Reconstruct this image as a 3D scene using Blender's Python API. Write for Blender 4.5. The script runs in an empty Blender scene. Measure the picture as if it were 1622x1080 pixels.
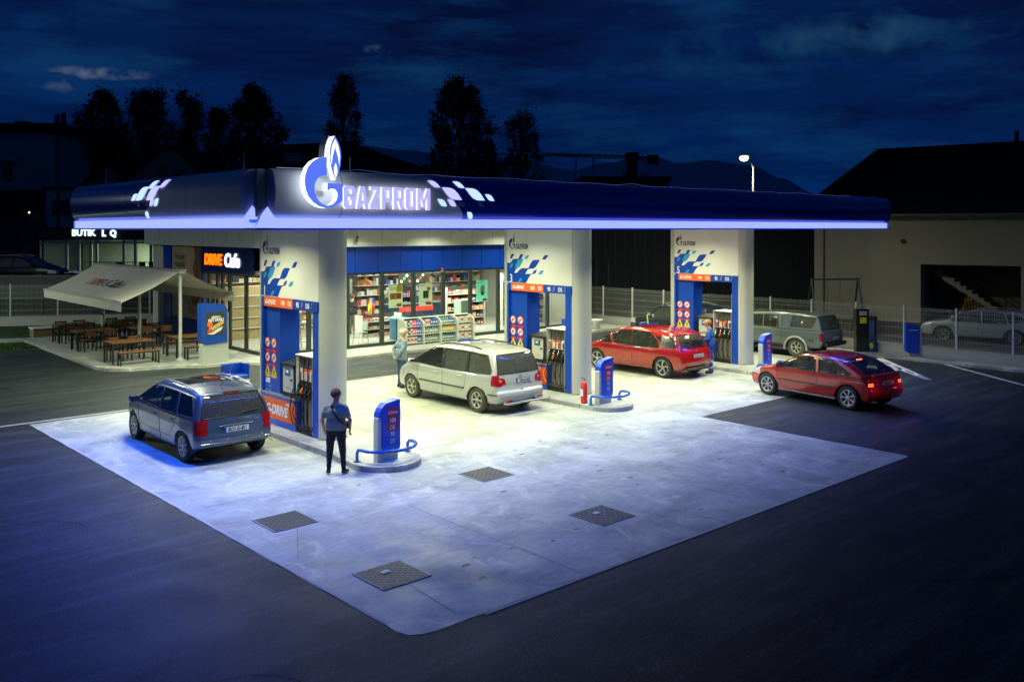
import bpy, math, random
import numpy as np
from mathutils import Vector, Matrix
random.seed(7); np.random.seed(7)
SC = bpy.context.scene
COL = SC.collection
R = math.radians
PI = math.pi
# ------------------------------------------------------------ camera, world, exposure
VIEW = R(47.75)                     # direction of view, measured from the x axis of the site
cam = bpy.data.objects.new('camera', bpy.data.cameras.new('camera')); COL.objects.link(cam)
cam.location = (0, 0, 4.75); cam.rotation_euler = (R(90), 0, VIEW - R(90))
cam.data.sensor_width = 36; cam.data.lens = 31.63; cam.data.shift_y = -0.1097
cam.data.clip_start = .1; cam.data.clip_end = 9000
SC.camera = cam
SC.view_settings.view_transform = 'Standard'; SC.view_settings.look = 'None'
SC.view_settings.exposure = 0; SC.view_settings.gamma = 1
cy = SC.cycles
cy.use_denoising = True; cy.max_bounces = 6; cy.diffuse_bounces = 3; cy.glossy_bounces = 3
cy.transmission_bounces = 4; cy.transparent_max_bounces = 12; cy.sample_clamp_indirect = 4
cy.caustics_reflective = False; cy.caustics_refractive = False
cy.use_adaptive_sampling = True; cy.adaptive_threshold = .02
w = bpy.data.worlds.new('World'); SC.world = w; w.use_nodes = True
nt = w.node_tree; N = nt.nodes; L = nt.links; N.clear()
out = N.new('ShaderNodeOutputWorld'); bg = N.new('ShaderNodeBackground'); L.new(bg.outputs[0], out.inputs[0])
sky = N.new('ShaderNodeTexSky'); sky.sky_type = 'NISHITA'; sky.sun_disc = False
sky.sun_elevation = R(-3); sky.sun_rotation = R(200)
tc = N.new('ShaderNodeTexCoord')
sep = N.new('ShaderNodeSeparateXYZ'); L.new(tc.outputs['Generated'], sep.inputs[0])
def cloud(scale, sx, lo, hi, detail=6, off=0):
    mp = N.new('ShaderNodeMapping'); mp.inputs['Scale'].default_value = (sx, sx, 5.5); mp.inputs['Location'].default_value = (off, off*.7, off*.3)
    no = N.new('ShaderNodeTexNoise'); no.inputs['Scale'].default_value = scale; no.inputs['Detail'].default_value = detail
    no.inputs['Roughness'].default_value = .58
    cr = N.new('ShaderNodeValToRGB'); cr.color_ramp.elements[0].position = lo; cr.color_ramp.elements[1].position = hi
    L.new(tc.outputs['Generated'], mp.inputs[0]); L.new(mp.outputs[0], no.inputs[0]); L.new(no.outputs[0], cr.inputs[0])
    return cr
def wmix(fac, a, b, mode='MIX'):
    m = N.new('ShaderNodeMix'); m.data_type = 'RGBA'; m.blend_type = mode
    for s, v in ((m.inputs[0], fac), (m.inputs[6], a), (m.inputs[7], b)):
        if hasattr(v, 'links'): L.new(v, s)
        elif isinstance(v, (int, float)): s.default_value = v
        else: s.default_value = (*v, 1)
    return m.outputs[2]
mr = N.new('ShaderNodeMapRange'); mr.inputs[1].default_value = 0; mr.inputs[2].default_value = .28
L.new(sep.outputs[2], mr.inputs[0])
base = wmix(mr.outputs[0], (.0006, .018, .098), (.0006, .0105, .062))
c1 = wmix(cloud(3.4, 1.0, .36, .64, 9).outputs[0], base, (.0004, .0042, .029))          # dark cloud masses
c2 = wmix(cloud(5.2, 1.0, .50, .80, 9, 3.1).outputs[0], c1, (.003, .034, .115))      # thinner, paler gaps
# a torn bright rift in the clouds low on the left, a faint one high on the right
def rift(az, el, wa, we, col, prev, ns):
    d = Vector((math.cos(R(az))*math.cos(R(el)), math.sin(R(az))*math.cos(R(el)), math.sin(R(el)))); sx = Vector((-d.y, d.x, 0)).normalized(); up = d.cross(sx)*-1
    no = N.new('ShaderNodeTexNoise'); no.inputs['Scale'].default_value = ns; no.inputs['Detail'].default_value = 7; no.inputs['Roughness'].default_value = .62; L.new(tc.outputs['Generated'], no.inputs[0])
    def dot(v):
        q = N.new('ShaderNodeVectorMath'); q.operation = 'DOT_PRODUCT'; q.inputs[1].default_value = v; L.new(tc.outputs['Generated'], q.inputs[0]); return q.outputs['Value']
    def mth(op, a, b=None):
        q = N.new('ShaderNodeMath'); q.operation = op
        for i, v in enumerate((a, b)):
            if v is None: continue
            if hasattr(v, 'links'): L.new(v, q.inputs[i])
            else: q.inputs[i].default_value = v
        return q.outputs[0]
    a = mth('DIVIDE', dot(sx), wa); b = mth('DIVIDE', mth('ADD', dot(up), mth('MULTIPLY', mth('SUBTRACT', no.outputs[0], .5), we*2.2)), we); a = mth('ADD', a, mth('MULTIPLY', mth('SUBTRACT', no.outputs[0], .5), 1.4))
    r2 = mth('ADD', mth('MULTIPLY', a, a), mth('MULTIPLY', b, b)); m = mth('MAXIMUM', mth('SUBTRACT', 1, r2), 0)
    n2 = N.new('ShaderNodeTexNoise'); n2.inputs['Scale'].default_value = ns*3; n2.inputs['Detail'].default_value = 6; L.new(tc.outputs['Generated'], n2.inputs[0])
    m = mth('MULTIPLY', m, mth('MAXIMUM', mth('MULTIPLY', mth('SUBTRACT', n2.outputs[0], .38), 5), 0)); m = mth('MINIMUM', m, 1)
    return wmix(m, prev, col)
c2 = rift(72.3, 8.9, .050, .007, (.062, .085, .15), c2, 16)
c2 = rift(74.6, 8.0, .016, .007, (.03, .055, .11), c2, 22)
c2 = rift(30.0, 10.9, .19, .030, (.003, .030, .088), c2, 8)
c2 = rift(56.3, 11.1, .018, .006, (.012, .05, .11), c2, 20)
c2 = rift(26.5, 11.3, .10, .018, (.008, .036, .09), c2, 11)
skt = wmix(.012, (0, 0, 0), sky.outputs[0])
c3 = wmix(1.0, c2, skt, 'ADD')
L.new(c3, bg.inputs[0]); bg.inputs[1].default_value = 1.15

# ------------------------------------------------------------ materials
MATS = {}
def s2l(c):
    return tuple(((v/255)/12.92 if v/255 <= .04045 else ((v/255+.055)/1.055)**2.4) for v in c)
def mat(name, col=(.5, .5, .5), rough=.5, metal=0, emit=None, es=1.0, var=.0, vscale=8, bump=0, bscale=60, spec=.5, coat=0, alpha=None):
    if name in MATS: return MATS[name]
    m = bpy.data.materials.new(name); m.use_nodes = True; t = m.node_tree; b = t.nodes['Principled BSDF']
    b.inputs['Base Color'].default_value = (*col, 1); b.inputs['Roughness'].default_value = rough; b.inputs['Metallic'].default_value = metal
    b.inputs['Specular IOR Level'].default_value = spec
    if coat: b.inputs['Coat Weight'].default_value = coat; b.inputs['Coat Roughness'].default_value = .04
    if emit is not None:
        b.inputs['Emission Color'].default_value = (*emit, 1); b.inputs['Emission Strength'].default_value = es
    tcn = t.nodes.new('ShaderNodeTexCoord')
    if var:
        no = t.nodes.new('ShaderNodeTexNoise'); no.inputs['Scale'].default_value = vscale; no.inputs['Detail'].default_value = 5
        t.links.new(tcn.outputs['Object'], no.inputs[0])
        mx = t.nodes.new('ShaderNodeMix'); mx.data_type = 'RGBA'; t.links.new(no.outputs[0], mx.inputs[0])
        mx.inputs[6].default_value = (*[max(0, v*(1-var)) for v in col], 1); mx.inputs[7].default_value = (*[min(1, v*(1+var)) for v in col], 1)
        t.links.new(mx.outputs[2], b.inputs['Base Color'])
        mr_ = t.nodes.new('ShaderNodeMapRange'); mr_.inputs[3].default_value = max(.02, rough-.1); mr_.inputs[4].default_value = min(1, rough+.1)
        t.links.new(no.outputs[0], mr_.inputs[0]); t.links.new(mr_.outputs[0], b.inputs['Roughness'])
    if bump:
        n2 = t.nodes.new('ShaderNodeTexNoise'); n2.inputs['Scale'].default_value = bscale; n2.inputs['Detail'].default_value = 4
        t.links.new(tcn.outputs['Object'], n2.inputs[0]); bp = t.nodes.new('ShaderNodeBump'); bp.inputs[0].default_value = bump; bp.inputs[1].default_value = .01
        t.links.new(n2.outputs[0], bp.inputs['Height']); t.links.new(bp.outputs[0], b.inputs['Normal'])
    MATS[name] = m
    return m
def glass(name, tint=(.6, .7, .65), gloss=.12, rough=.03, dust=0):
    if name in MATS: return MATS[name]
    m = bpy.data.materials.new(name); m.use_nodes = True; t = m.node_tree; t.nodes.clear()
    o = t.nodes.new('ShaderNodeOutputMaterial'); tr = t.nodes.new('ShaderNodeBsdfTransparent'); tr.inputs[0].default_value = (*tint, 1)
    gl = t.nodes.new('ShaderNodeBsdfGlossy'); gl.inputs[0].default_value = (1, 1, 1, 1); gl.inputs['Roughness'].default_value = rough
    fr = t.nodes.new('ShaderNodeFresnel'); fr.inputs[0].default_value = 1.45
    ad = t.nodes.new('ShaderNodeMath'); ad.operation = 'ADD'; ad.inputs[1].default_value = gloss-.04; ad.use_clamp = True
    mx = t.nodes.new('ShaderNodeMixShader')
    t.links.new(fr.outputs[0], ad.inputs[0]); t.links.new(ad.outputs[0], mx.inputs[0]); t.links.new(tr.outputs[0], mx.inputs[1]); t.links.new(gl.outputs[0], mx.inputs[2]); t.links.new(mx.outputs[0], o.inputs[0])
    if dust:
        df = t.nodes.new('ShaderNodeBsdfDiffuse'); df.inputs[0].default_value = (.42, .44, .38, 1); m2 = t.nodes.new('ShaderNodeMixShader'); m2.inputs[0].default_value = dust
        t.links.new(mx.outputs[0], m2.inputs[1]); t.links.new(df.outputs[0], m2.inputs[2]); t.links.new(m2.outputs[0], o.inputs[0])
    MATS[name] = m
    return m
def emis(name, col, es=1.0):
    return mat(name, (.02, .02, .02), .5, emit=col, es=es)

# ------------------------------------------------------------ mesh helpers
class MB:
    def __init__(s): s.v = []; s.f = []; s.m = []; s.mats = []; s.sm = []
    def mi(s, m):
        if m not in s.mats: s.mats.append(m)
        return s.mats.index(m)
    def add(s, vs, fs, m, smooth=False):
        b = len(s.v); s.v += [tuple(v) for v in vs]; k = s.mi(m)
        for f in fs: s.f.append(tuple(i+b for i in f)); s.m.append(k); s.sm.append(smooth)
        return s
    def box(s, c, d, m, rz=0, rx=0, ry=0, bev=0):
        hx, hy, hz = d[0]/2, d[1]/2, d[2]/2
        if bev and min(hx, hy, hz) > bev:
            vs = []
            for sx in (-1, 1):
                for sy in (-1, 1):
                    for sz in (-1, 1):
                        vs += [(sx*hx, sy*(hy-bev), sz*(hz-bev)), (sx*(hx-bev), sy*hy, sz*(hz-bev)), (sx*(hx-bev), sy*(hy-bev), sz*hz)]
            I = lambda sx, sy, sz, k: ((sx > 0)*4+(sy > 0)*2+(sz > 0))*3+k
            fs = []
            for k, (a, b_) in enumerate(((1, 2), (0, 2), (0, 1))):
                for sg in (-1, 1):
                    q = []
                    for (p, r) in ((-1, -1), (1, -1), (1, 1), (-1, 1)):
                        sgn = [0, 0, 0]; sgn[k] = sg; sgn[a] = p; sgn[b_] = r; q.append(I(*sgn, k))
                    fs.append(q)
            for k in range(3):          # edges along axis k
                a, b_ = [i for i in range(3) if i != k]
                for p in (-1, 1):
                    for r in (-1, 1):
                        s1 = [0]*3; s1[a] = p; s1[b_] = r; s1[k] = -1; s2 = list(s1); s2[k] = 1
                        fs.append([I(*s1, a), I(*s2, a), I(*s2, b_), I(*s1, b_)])
            for sx in (-1, 1):
                for sy in (-1, 1):
                    for sz in (-1, 1): fs.append([I(sx, sy, sz, 0), I(sx, sy, sz, 1), I(sx, sy, sz, 2)])
            # orient outward
            out_ = []
            for f in fs:
                A = [Vector(vs[i]) for i in f]; n = (A[1]-A[0]).cross(A[2]-A[0]); c_ = sum(A, Vector())/len(A)
                out_.append(f if n.dot(c_) > 0 else f[::-1])
            fs = out_
        else:
            vs = [(x, y, z) for x in (-hx, hx) for y in (-hy, hy) for z in (-hz, hz)]
            fs = [(0, 1, 3, 2), (4, 6, 7, 5), (0, 4, 5, 1), (2, 3, 7, 6), (0, 2, 6, 4), (1, 5, 7, 3)]
        M = Matrix.Translation(c) @ Matrix.Rotation(rz, 4, 'Z') @ Matrix.Rotation(ry, 4, 'Y') @ Matrix.Rotation(rx, 4, 'X')
        return s.add([M @ Vector(v) for v in vs], fs, m)
    def bb(s, x0, x1, y0, y1, z0, z1, m, bev=0):
        return s.box(((x0+x1)/2, (y0+y1)/2, (z0+z1)/2), (x1-x0, y1-y0, z1-z0), m, bev=bev)
    def prism(s, poly, a, b, m, axis='z', smooth=False, caps=True):
        # poly: list of 2D pts; axis z -> (x,y); axis x -> (y,z); axis y -> (x,z)
        def P(p, t):
            return {'z': (p[0], p[1], t), 'x': (t, p[0], p[1]), 'y': (p[0], t, p[1])}[axis]
        n = len(poly); ar = sum(poly[i][0]*poly[(i+1) % n][1]-poly[(i+1) % n][0]*poly[i][1] for i in range(n))
        if (ar < 0) != (axis == 'y'): poly = poly[::-1]
        vs = [P(p, a) for p in poly]+[P(p, b) for p in poly]
        fl = (b < a)
        side = [(i, (i+1) % n, n+(i+1) % n, n+i) for i in range(n)]
        cp = [tuple(range(n))[::-1], tuple(range(n, 2*n))]
        if fl: side = [f[::-1] for f in side]; cp = [f[::-1] for f in cp]
        s.add(vs, side, m, smooth)
        if caps: s.add(vs, cp, m)
        return s
    def quad(s, a, b, c, d, m): return s.add([a, b, c, d], [(0, 1, 2, 3)], m)
    def tube(s, pts, r, m, n=8, closed=False, caps=True):
        pts = [Vector(p) for p in pts]; k = len(pts); vs = []; up = Vector((0, 0, 1)); prev = None
        for i, p in enumerate(pts):
            if closed: t = (pts[(i+1) % k]-pts[i-1])
            else: t = pts[min(i+1, k-1)]-pts[max(i-1, 0)]
            if t.length < 1e-9: t = Vector((0, 0, 1))
            t.normalize()
            if prev is None: a = t.cross(up) if abs(t.z) < .95 else t.cross(Vector((1, 0, 0)))
            else: a = prev-t*prev.dot(t)
            if a.length < 1e-6: a = t.cross(Vector((1, 0, 0)))
            a.normalize(); prev = a; b = t.cross(a)
            rr = r[i] if isinstance(r, (list, tuple)) else r
            for j in range(n):
                an = 2*PI*j/n; vs.append(p+a*math.cos(an)*rr+b*math.sin(an)*rr)
        fs = []
        for i in range(k if closed else k-1):
            i2 = (i+1) % k
            for j in range(n): fs.append((i*n+j, i*n+(j+1) % n, i2*n+(j+1) % n, i2*n+j))
        s.add(vs, fs, m, True)
        if caps and not closed: s.add(vs, [tuple(range(n))[::-1], tuple(range((k-1)*n, k*n))], m)
        return s
    def lathe(s, prof, m, n=20, axis='z', c=(0, 0, 0), smooth=True, caps=True):
        # prof: list of (r, t) along axis
        vs = []; k = len(prof)
        for (r, t) in prof:
            for j in range(n):
                an = 2*PI*j/n; a, b = r*math.cos(an), r*math.sin(an)
                p = {'z': (a, b, t), 'x': (t, a, b), 'y': (b, t, a)}[axis]
                vs.append((p[0]+c[0], p[1]+c[1], p[2]+c[2]))
        fs = [(i*n+j, i*n+(j+1) % n, (i+1)*n+(j+1) % n, (i+1)*n+j) for i in range(k-1) for j in range(n)]
        s.add(vs, fs, m, smooth)
        if not caps: return s
        if prof[0][0] > 1e-4: s.add(vs[:n], [tuple(range(n))[::-1]], m)
        if prof[-1][0] > 1e-4: s.add(vs[-n:], [tuple(range(n))], m)
        return s
    def mesh(s, name):
        me = bpy.data.meshes.new(name); me.from_pydata(s.v, [], s.f)
        for m in s.mats: me.materials.append(m)
        me.polygons.foreach_set('material_index', s.m); me.polygons.foreach_set('use_smooth', s.sm)
        me.validate(clean_customdata=False); me.update()
        return me
    def build(s, name, parent=None, loc=(0, 0, 0), rz=0):
        return link(name, s.mesh(name), parent, loc, rz)
def link(name, me, parent=None, loc=(0, 0, 0), rz=0):
    o = bpy.data.objects.new(name, me); COL.objects.link(o); o.location = loc; o.rotation_euler = (0, 0, rz)
    if parent: o.parent = parent
    return o
def tag(o, label=None, cat=None, group=None, kind=None):
    if label: o['label'] = label
    if cat: o['category'] = cat
    if group: o['group'] = group
    if kind: o['kind'] = kind
    return o
def thing(name, label, cat, loc=(0, 0, 0), rz=0, group=None):
    o = link(name, None, None, loc, rz); o.empty_display_size = .2
    return tag(o, label, cat, group)
def struct(o): o['kind'] = 'structure'; return o
def dup(root, loc, rz=None, label=None, group=None):
    def cp(o, par):
        c = o.copy(); COL.objects.link(c)
        if par: c.parent = par
        for ch in [x for x in KIDS.get(o.name, [])]: cp(ch, c)
        return c
    KIDS = {}
    st = [root]
    while st:
        q = st.pop(); ks = list(q.children); KIDS[q.name] = ks; st += ks
    r = cp(root, None); r.location = loc
    if rz is not None: r.rotation_euler = (0, 0, rz)
    if label: r['label'] = label
    if group: r['group'] = group
    return r
def curve_mesh(name, loops, depth, m, bevel=0):
    cu = bpy.data.curves.new(name+'_c', 'CURVE'); cu.dimensions = '2D'; cu.fill_mode = 'BOTH'; cu.extrude = depth/2; cu.bevel_depth = bevel
    for lp in loops:
        sp = cu.splines.new('POLY'); sp.points.add(len(lp)-1)
        for i, p in enumerate(lp): sp.points[i].co = (p[0], p[1], 0, 1)
        sp.use_cyclic_u = True
    o = bpy.data.objects.new('tmp', cu); COL.objects.link(o)
    dg = bpy.context.evaluated_depsgraph_get(); me = bpy.data.meshes.new_from_object(o.evaluated_get(dg)); me.name = name
    bpy.data.objects.remove(o); bpy.data.curves.remove(cu)
    me.materials.clear(); me.materials.append(m)
    return me
def text_mesh(body, size, m, depth=.004, bold=0, align='LEFT', shear=0, sx=1.0, space=1.0):
    cu = bpy.data.curves.new('txt', 'FONT'); cu.body = body; cu.size = size; cu.extrude = depth/2; cu.offset = bold; cu.align_x = align; cu.shear = shear
    cu.space_character = space; cu.resolution_u = 3
    o = bpy.data.objects.new('tmp', cu); COL.objects.link(o)
    dg = bpy.context.evaluated_depsgraph_get(); me = bpy.data.meshes.new_from_object(o.evaluated_get(dg)); me.name = 'lettering'
    bpy.data.objects.remove(o); bpy.data.curves.remove(cu)
    me.materials.clear(); me.materials.append(m)
    if sx != 1: me.transform(Matrix.Diagonal((sx, 1, 1, 1)))
    return me
# orientation of flat text: facing -x (reads along -y), facing -y (reads along +x), facing up
FACE = {'-x': Matrix(((0, 0, -1, 0), (-1, 0, 0, 0), (0, 1, 0, 0), (0, 0, 0, 1))),
        '-y': Matrix(((1, 0, 0, 0), (0, 0, -1, 0), (0, 1, 0, 0), (0, 0, 0, 1)))}
def put(name, me, parent, loc, face='-x', scale=1.0):
    me2 = me.copy(); me2.transform(Matrix.Diagonal((scale, scale, 1, 1))); me2.transform(FACE[face]); return link(name, me2, parent, loc)
def stadium(x0, x1, y0, y1, n=10):
    r = (x1-x0)/2; cx = (x0+x1)/2
    return [(cx+r*math.cos(PI+PI*i/n), y0+r*math.sin(PI+PI*i/n)) for i in range(n+1)]+[(cx+r*math.cos(PI*i/n), y1+r*math.sin(PI*i/n)) for i in range(n+1)]
def far(lat, dep):                      # site coordinates of a point 'dep' metres ahead of the surveyor's station and 'lat' to the right
    return (dep*math.cos(VIEW)+lat*math.sin(VIEW), dep*math.sin(VIEW)-lat*math.cos(VIEW))
# ------------------------------------------------------------ solid from a distance field (surface nets)
def surface_net(f, lo, hi, h, newton=2):
    ax = [np.arange(lo[i], hi[i]+h, h) for i in range(3)]
    X, Y, Z = np.meshgrid(*ax, indexing='ij'); V = f(X.ravel(), Y.ravel(), Z.ravel()).reshape(X.shape)
    n = V.shape; ins = V < 0; nc = tuple(k-1 for k in n)
    acc = np.zeros(nc+(3,)); cnt = np.zeros(nc)
    for a in range(3):
        b, c = [i for i in range(3) if i != a]
        s0 = [slice(None)]*3; s1 = [slice(None)]*3; s0[a] = slice(0, -1); s1[a] = slice(1, None)
        A = V[tuple(s0)]; B = V[tuple(s1)]; cr = (A < 0) != (B < 0)
        with np.errstate(all='ignore'): t = np.where(cr, A/(A-B), 0)
        for ob in (0, 1):
            for oc in (0, 1):
                sl = [slice(None)]*3; sl[b] = slice(ob, ob+nc[b]); sl[c] = slice(oc, oc+nc[c]); sl = tuple(sl)
                C = cr[sl]; T = t[sl]; cnt += C
                acc[..., a] += np.where(C, T, 0); acc[..., b] += np.where(C, ob, 0); acc[..., c] += np.where(C, oc, 0)
    act = cnt > 0; idx = -np.ones(nc, int); idx[act] = np.arange(act.sum())
    ijk = np.argwhere(act); P = (ijk+acc[act]/cnt[act][:, None])*h+np.array(lo)
    F = []
    for a in range(3):
        b, c = (a+1) % 3, (a+2) % 3
        s0 = [slice(1, -1)]*3; s1 = [slice(1, -1)]*3; s0[a] = slice(0, -1); s1[a] = slice(1, None)
        A = ins[tuple(s0)]; B = ins[tuple(s1)]
        for (m_, rev) in ((A & ~B, False), (~A & B, True)):
            q = np.argwhere(m_)
            if not len(q): continue
            q = q.copy(); off = np.ones(3, int); off[a] = 0; q += off
            def g(ob, oc):
                r = q.copy(); r[:, b] -= ob; r[:, c] -= oc; return idx[r[:, 0], r[:, 1], r[:, 2]]
            quad = np.stack([g(1, 1), g(0, 1), g(0, 0), g(1, 0)], 1)
            F.append(quad[:, ::-1] if rev else quad)
    F = np.concatenate(F); F = F[(F >= 0).all(1)]
    for _ in range(newton):
        v, G = grad(f, P); gg = (G**2).sum(1)+1e-9; st = np.clip(v/np.sqrt(gg), -h*.5, h*.5)
        P = P-G/np.sqrt(gg)[:, None]*st[:, None]
    return P, F
def grad(f, P, e=.004):
    v = f(P[:, 0], P[:, 1], P[:, 2]); G = np.zeros_like(P)
    for i in range(3):
        Q = P.copy(); Q[:, i] += e; G[:, i] = (f(Q[:, 0], Q[:, 1], Q[:, 2])-v)/e
    return v, G
def np_mesh(name, P, F, mats, mi=None, smooth=True, nrm=None):
    me = bpy.data.meshes.new(name); me.vertices.add(len(P)); me.vertices.foreach_set('co', P.astype(np.float32).ravel())
    me.loops.add(F.size); me.loops.foreach_set('vertex_index', F.ravel().astype(np.int32))
    me.polygons.add(len(F)); me.polygons.foreach_set('loop_start', np.arange(0, F.size, F.shape[1], dtype=np.int32))
    me.polygons.foreach_set('loop_total', np.full(len(F), F.shape[1], np.int32))
    for m in mats: me.materials.append(m)
    if mi is not None: me.polygons.foreach_set('material_index', mi.astype(np.int32))
    me.polygons.foreach_set('use_smooth', np.full(len(F), smooth)); me.update(calc_edges=True)
    if nrm is None: me.validate()
    else: me.normals_split_custom_set_from_vertices([tuple(v) for v in nrm])
    return me
def compact(P, F):
    u, inv = np.unique(F, return_inverse=True); return P[u], inv.reshape(F.shape)
# ------------------------------------------------------------ base materials
WHITE = mat('white_panel', (.80, .80, .77), .38, var=.03, vscale=1.5)
PAINTW = mat('white_paint', (.7, .7, .68), .4)
GREYM = mat('grey_metal', (.52, .53, .50), .36, .15, var=.06, vscale=2)
SILV = mat('silver', (.45, .46, .47), .28, .7)
BLUE = mat('blue_panel', (.002, .055, .46), .35, coat=.2)
BLUE2 = mat('blue_deep', (.003, .035, .27), .4)
CYAN = mat('cyan_print', (.02, .33, .68), .45)
ORANGE = mat('orange_print', (.85, .13, .02), .45)
RED = mat('red_print', (.7, .03, .03), .4)
BLACK = mat('black_plastic', (.012, .012, .013), .45)
RUBBER = mat('rubber', (.018, .018, .018), .75)
CHROME = mat('chrome', (.75, .75, .75), .12, 1)
NAVY = mat('navy_print', (.008, .03, .14), .5)
YELLOW = mat('yellow_print', (.85, .6, .01), .5)
DARKFR = mat('dark_frame', (.022, .028, .028), .4)
LETTERW = mat('white_lettering', (.8, .8, .8), .5)
WOOD = mat('oiled_wood', (.2, .085, .028), .55, var=.25, vscale=14, bump=.2, bscale=90)
GRASS = mat('grass_green', (.02, .05, .008), .9, var=.5, vscale=6)
# asphalt and concrete with worn patches
def asphalt():
    m = mat('asphalt', (.032, .033, .036), .62); t = m.node_tree; b = t.nodes['Principled BSDF']; Nn = t.nodes.new; Lk = t.links.new
    g = Nn('ShaderNodeNewGeometry')
    def noise(sc, det=4, mp=None, ro=.5):
        n = Nn('ShaderNodeTexNoise'); n.inputs['Scale'].default_value = sc; n.inputs['Detail'].default_value = det; n.inputs['Roughness'].default_value = ro
        if mp:
            q = Nn('ShaderNodeMapping'); q.inputs['Scale'].default_value = mp[:3]; q.inputs['Rotation'].default_value = (0, 0, mp[3]); Lk(g.outputs['Position'], q.inputs[0]); Lk(q.outputs[0], n.inputs[0])
        else: Lk(g.outputs['Position'], n.inputs[0])
        return n
    def ramp(n, a, b_, ca, cb):
        r = Nn('ShaderNodeValToRGB'); r.color_ramp.elements[0].position = a; r.color_ramp.elements[1].position = b_
        r.color_ramp.elements[0].color = (*ca, 1); r.color_ramp.elements[1].color = (*cb, 1); Lk(n.outputs[0], r.inputs[0]); return r
    def mix(f, a, c, mode='MIX'):
        x = Nn('ShaderNodeMix'); x.data_type = 'RGBA'; x.blend_type = mode
        for s, v in ((x.inputs[0], f), (x.inputs[6], a), (x.inputs[7], c)):
            if isinstance(v, float): s.default_value = v
            elif isinstance(v, tuple): s.default_value = (*v, 1)
            else: Lk(v, s)
        return x.outputs[2]
    a = ramp(noise(.35, 6, (1, 2.6, 1, .5)), .2, .8, (.024, .029, .034), (.034, .039, .042))
    fine = ramp(noise(55, 2), .3, .75, (.25, .25, .26), (2.0, 2.0, 1.95))
    sp = ramp(noise(38, 3), .60, .70, (1, 1, 1), (4.5, 4.5, 4.2))
    tyre = ramp(noise(.9, 7, (.35, 3.2, 1, -.25), .65), .48, .70, (.82, .82, .84), (1.9, 1.9, 1.85))
    c = mix(1.0, mix(1.0, mix(1.0, a.outputs[0], fine.outputs[0], 'MULTIPLY'), sp.outputs[0], 'MULTIPLY'), tyre.outputs[0], 'MULTIPLY')
    b.inputs['Specular IOR Level'].default_value = .16
    Lk(c, b.inputs['Base Color'])
    rr = ramp(noise(1.1, 5), .3, .7, (.5, .5, .5), (.62, .62, .62)); Lk(rr.outputs[0], b.inputs['Roughness'])
    bp = Nn('ShaderNodeBump'); bp.inputs[0].default_value = .5; bp.inputs[1].default_value = .006; Lk(noise(90, 3).outputs[0], bp.inputs['Height']); Lk(bp.outputs[0], b.inputs['Normal'])
    return m
def concrete(name='forecourt_concrete', lo=(.33, .355, .31), hi=(.55, .575, .49)):
    m = mat(name, hi, .6); t = m.node_tree; b = t.nodes['Principled BSDF']; Nn = t.nodes.new; Lk = t.links.new
    g = Nn('ShaderNodeNewGeometry')
    def noise(sc, det=5, mp=None, ro=.55, dist=0):
        n = Nn('ShaderNodeTexNoise'); n.inputs['Scale'].default_value = sc; n.inputs['Detail'].default_value = det; n.inputs['Roughness'].default_value = ro; n.inputs['Distortion'].default_value = dist
        q = Nn('ShaderNodeMapping'); mp = mp or (1, 1, 1, 0); q.inputs['Scale'].default_value = mp[:3]; q.inputs['Rotation'].default_value = (0, 0, mp[3]); Lk(g.outputs['Position'], q.inputs[0]); Lk(q.outputs[0], n.inputs[0])
        return n
    def ramp(n, a, b_, ca, cb):
        r = Nn('ShaderNodeValToRGB'); r.color_ramp.elements[0].position = a; r.color_ramp.elements[1].position = b_
        r.color_ramp.elements[0].color = (*ca, 1); r.color_ramp.elements[1].color = (*cb, 1); Lk(n.outputs[0], r.inputs[0]); return r
    def mix(f, a, c, mode='MIX'):
        x = Nn('ShaderNodeMix'); x.data_type = 'RGBA'; x.blend_type = mode
        for s, v in ((x.inputs[0], f), (x.inputs[6], a), (x.inputs[7], c)):
            if isinstance(v, float): s.default_value = v
            elif isinstance(v, tuple): s.default_value = (*v, 1)
            else: Lk(v, s)
        return x.outputs[2]
    a = ramp(noise(.55, 8, (1, 1.5, 1, .4), .62, .9), .36, .64, lo, hi)
    cl = ramp(noise(.85, 5, (1.8, 1, 1, -.3), .6, 1.5), .55, .70, (0, 0, 0), (1, 1, 1))
    c = mix(cl.outputs[0], a.outputs[0], (.66, .68, .56))
    sw = ramp(noise(1.6, 7, (1, 5, 1, 1.1), .65, 2.0), .42, .62, (.84, .84, .86), (1.06, 1.06, 1.05))
    c = mix(1.0, c, sw.outputs[0], 'MULTIPLY')
    st = ramp(noise(.6, 4, (1, .5, 1, 0), .6, .5), .54, .70, (1, 1, 1), (.62, .65, .66))
    c = mix(1.0, c, st.outputs[0], 'MULTIPLY')
    sk = ramp(noise(2.2, 3), .66, .70, (1, 1, 1), (.80, .80, .80)); c = mix(1.0, c, sk.outputs[0], 'MULTIPLY')
    ty = ramp(noise(1.0, 6, (2.6, .16, 1, 0), .7, .3), .56, .70, (1, 1, 1), (.74, .745, .75)); c = mix(1.0, c, ty.outputs[0], 'MULTIPLY')
    fi = ramp(noise(45, 2), .3, .7, (.9, .9, .9), (1.08, 1.08, 1.08)); c = mix(1.0, c, fi.outputs[0], 'MULTIPLY')
    Lk(c, b.inputs['Base Color'])
    rr = ramp(noise(1.3, 5), .3, .7, (.38, .38, .38), (.68, .68, .68)); Lk(rr.outputs[0], b.inputs['Roughness'])
    bp = Nn('ShaderNodeBump'); bp.inputs[0].default_value = .25; bp.inputs[1].default_value = .004; Lk(noise(30, 4).outputs[0], bp.inputs['Height']); Lk(bp.outputs[0], b.inputs['Normal'])
    return m
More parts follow.
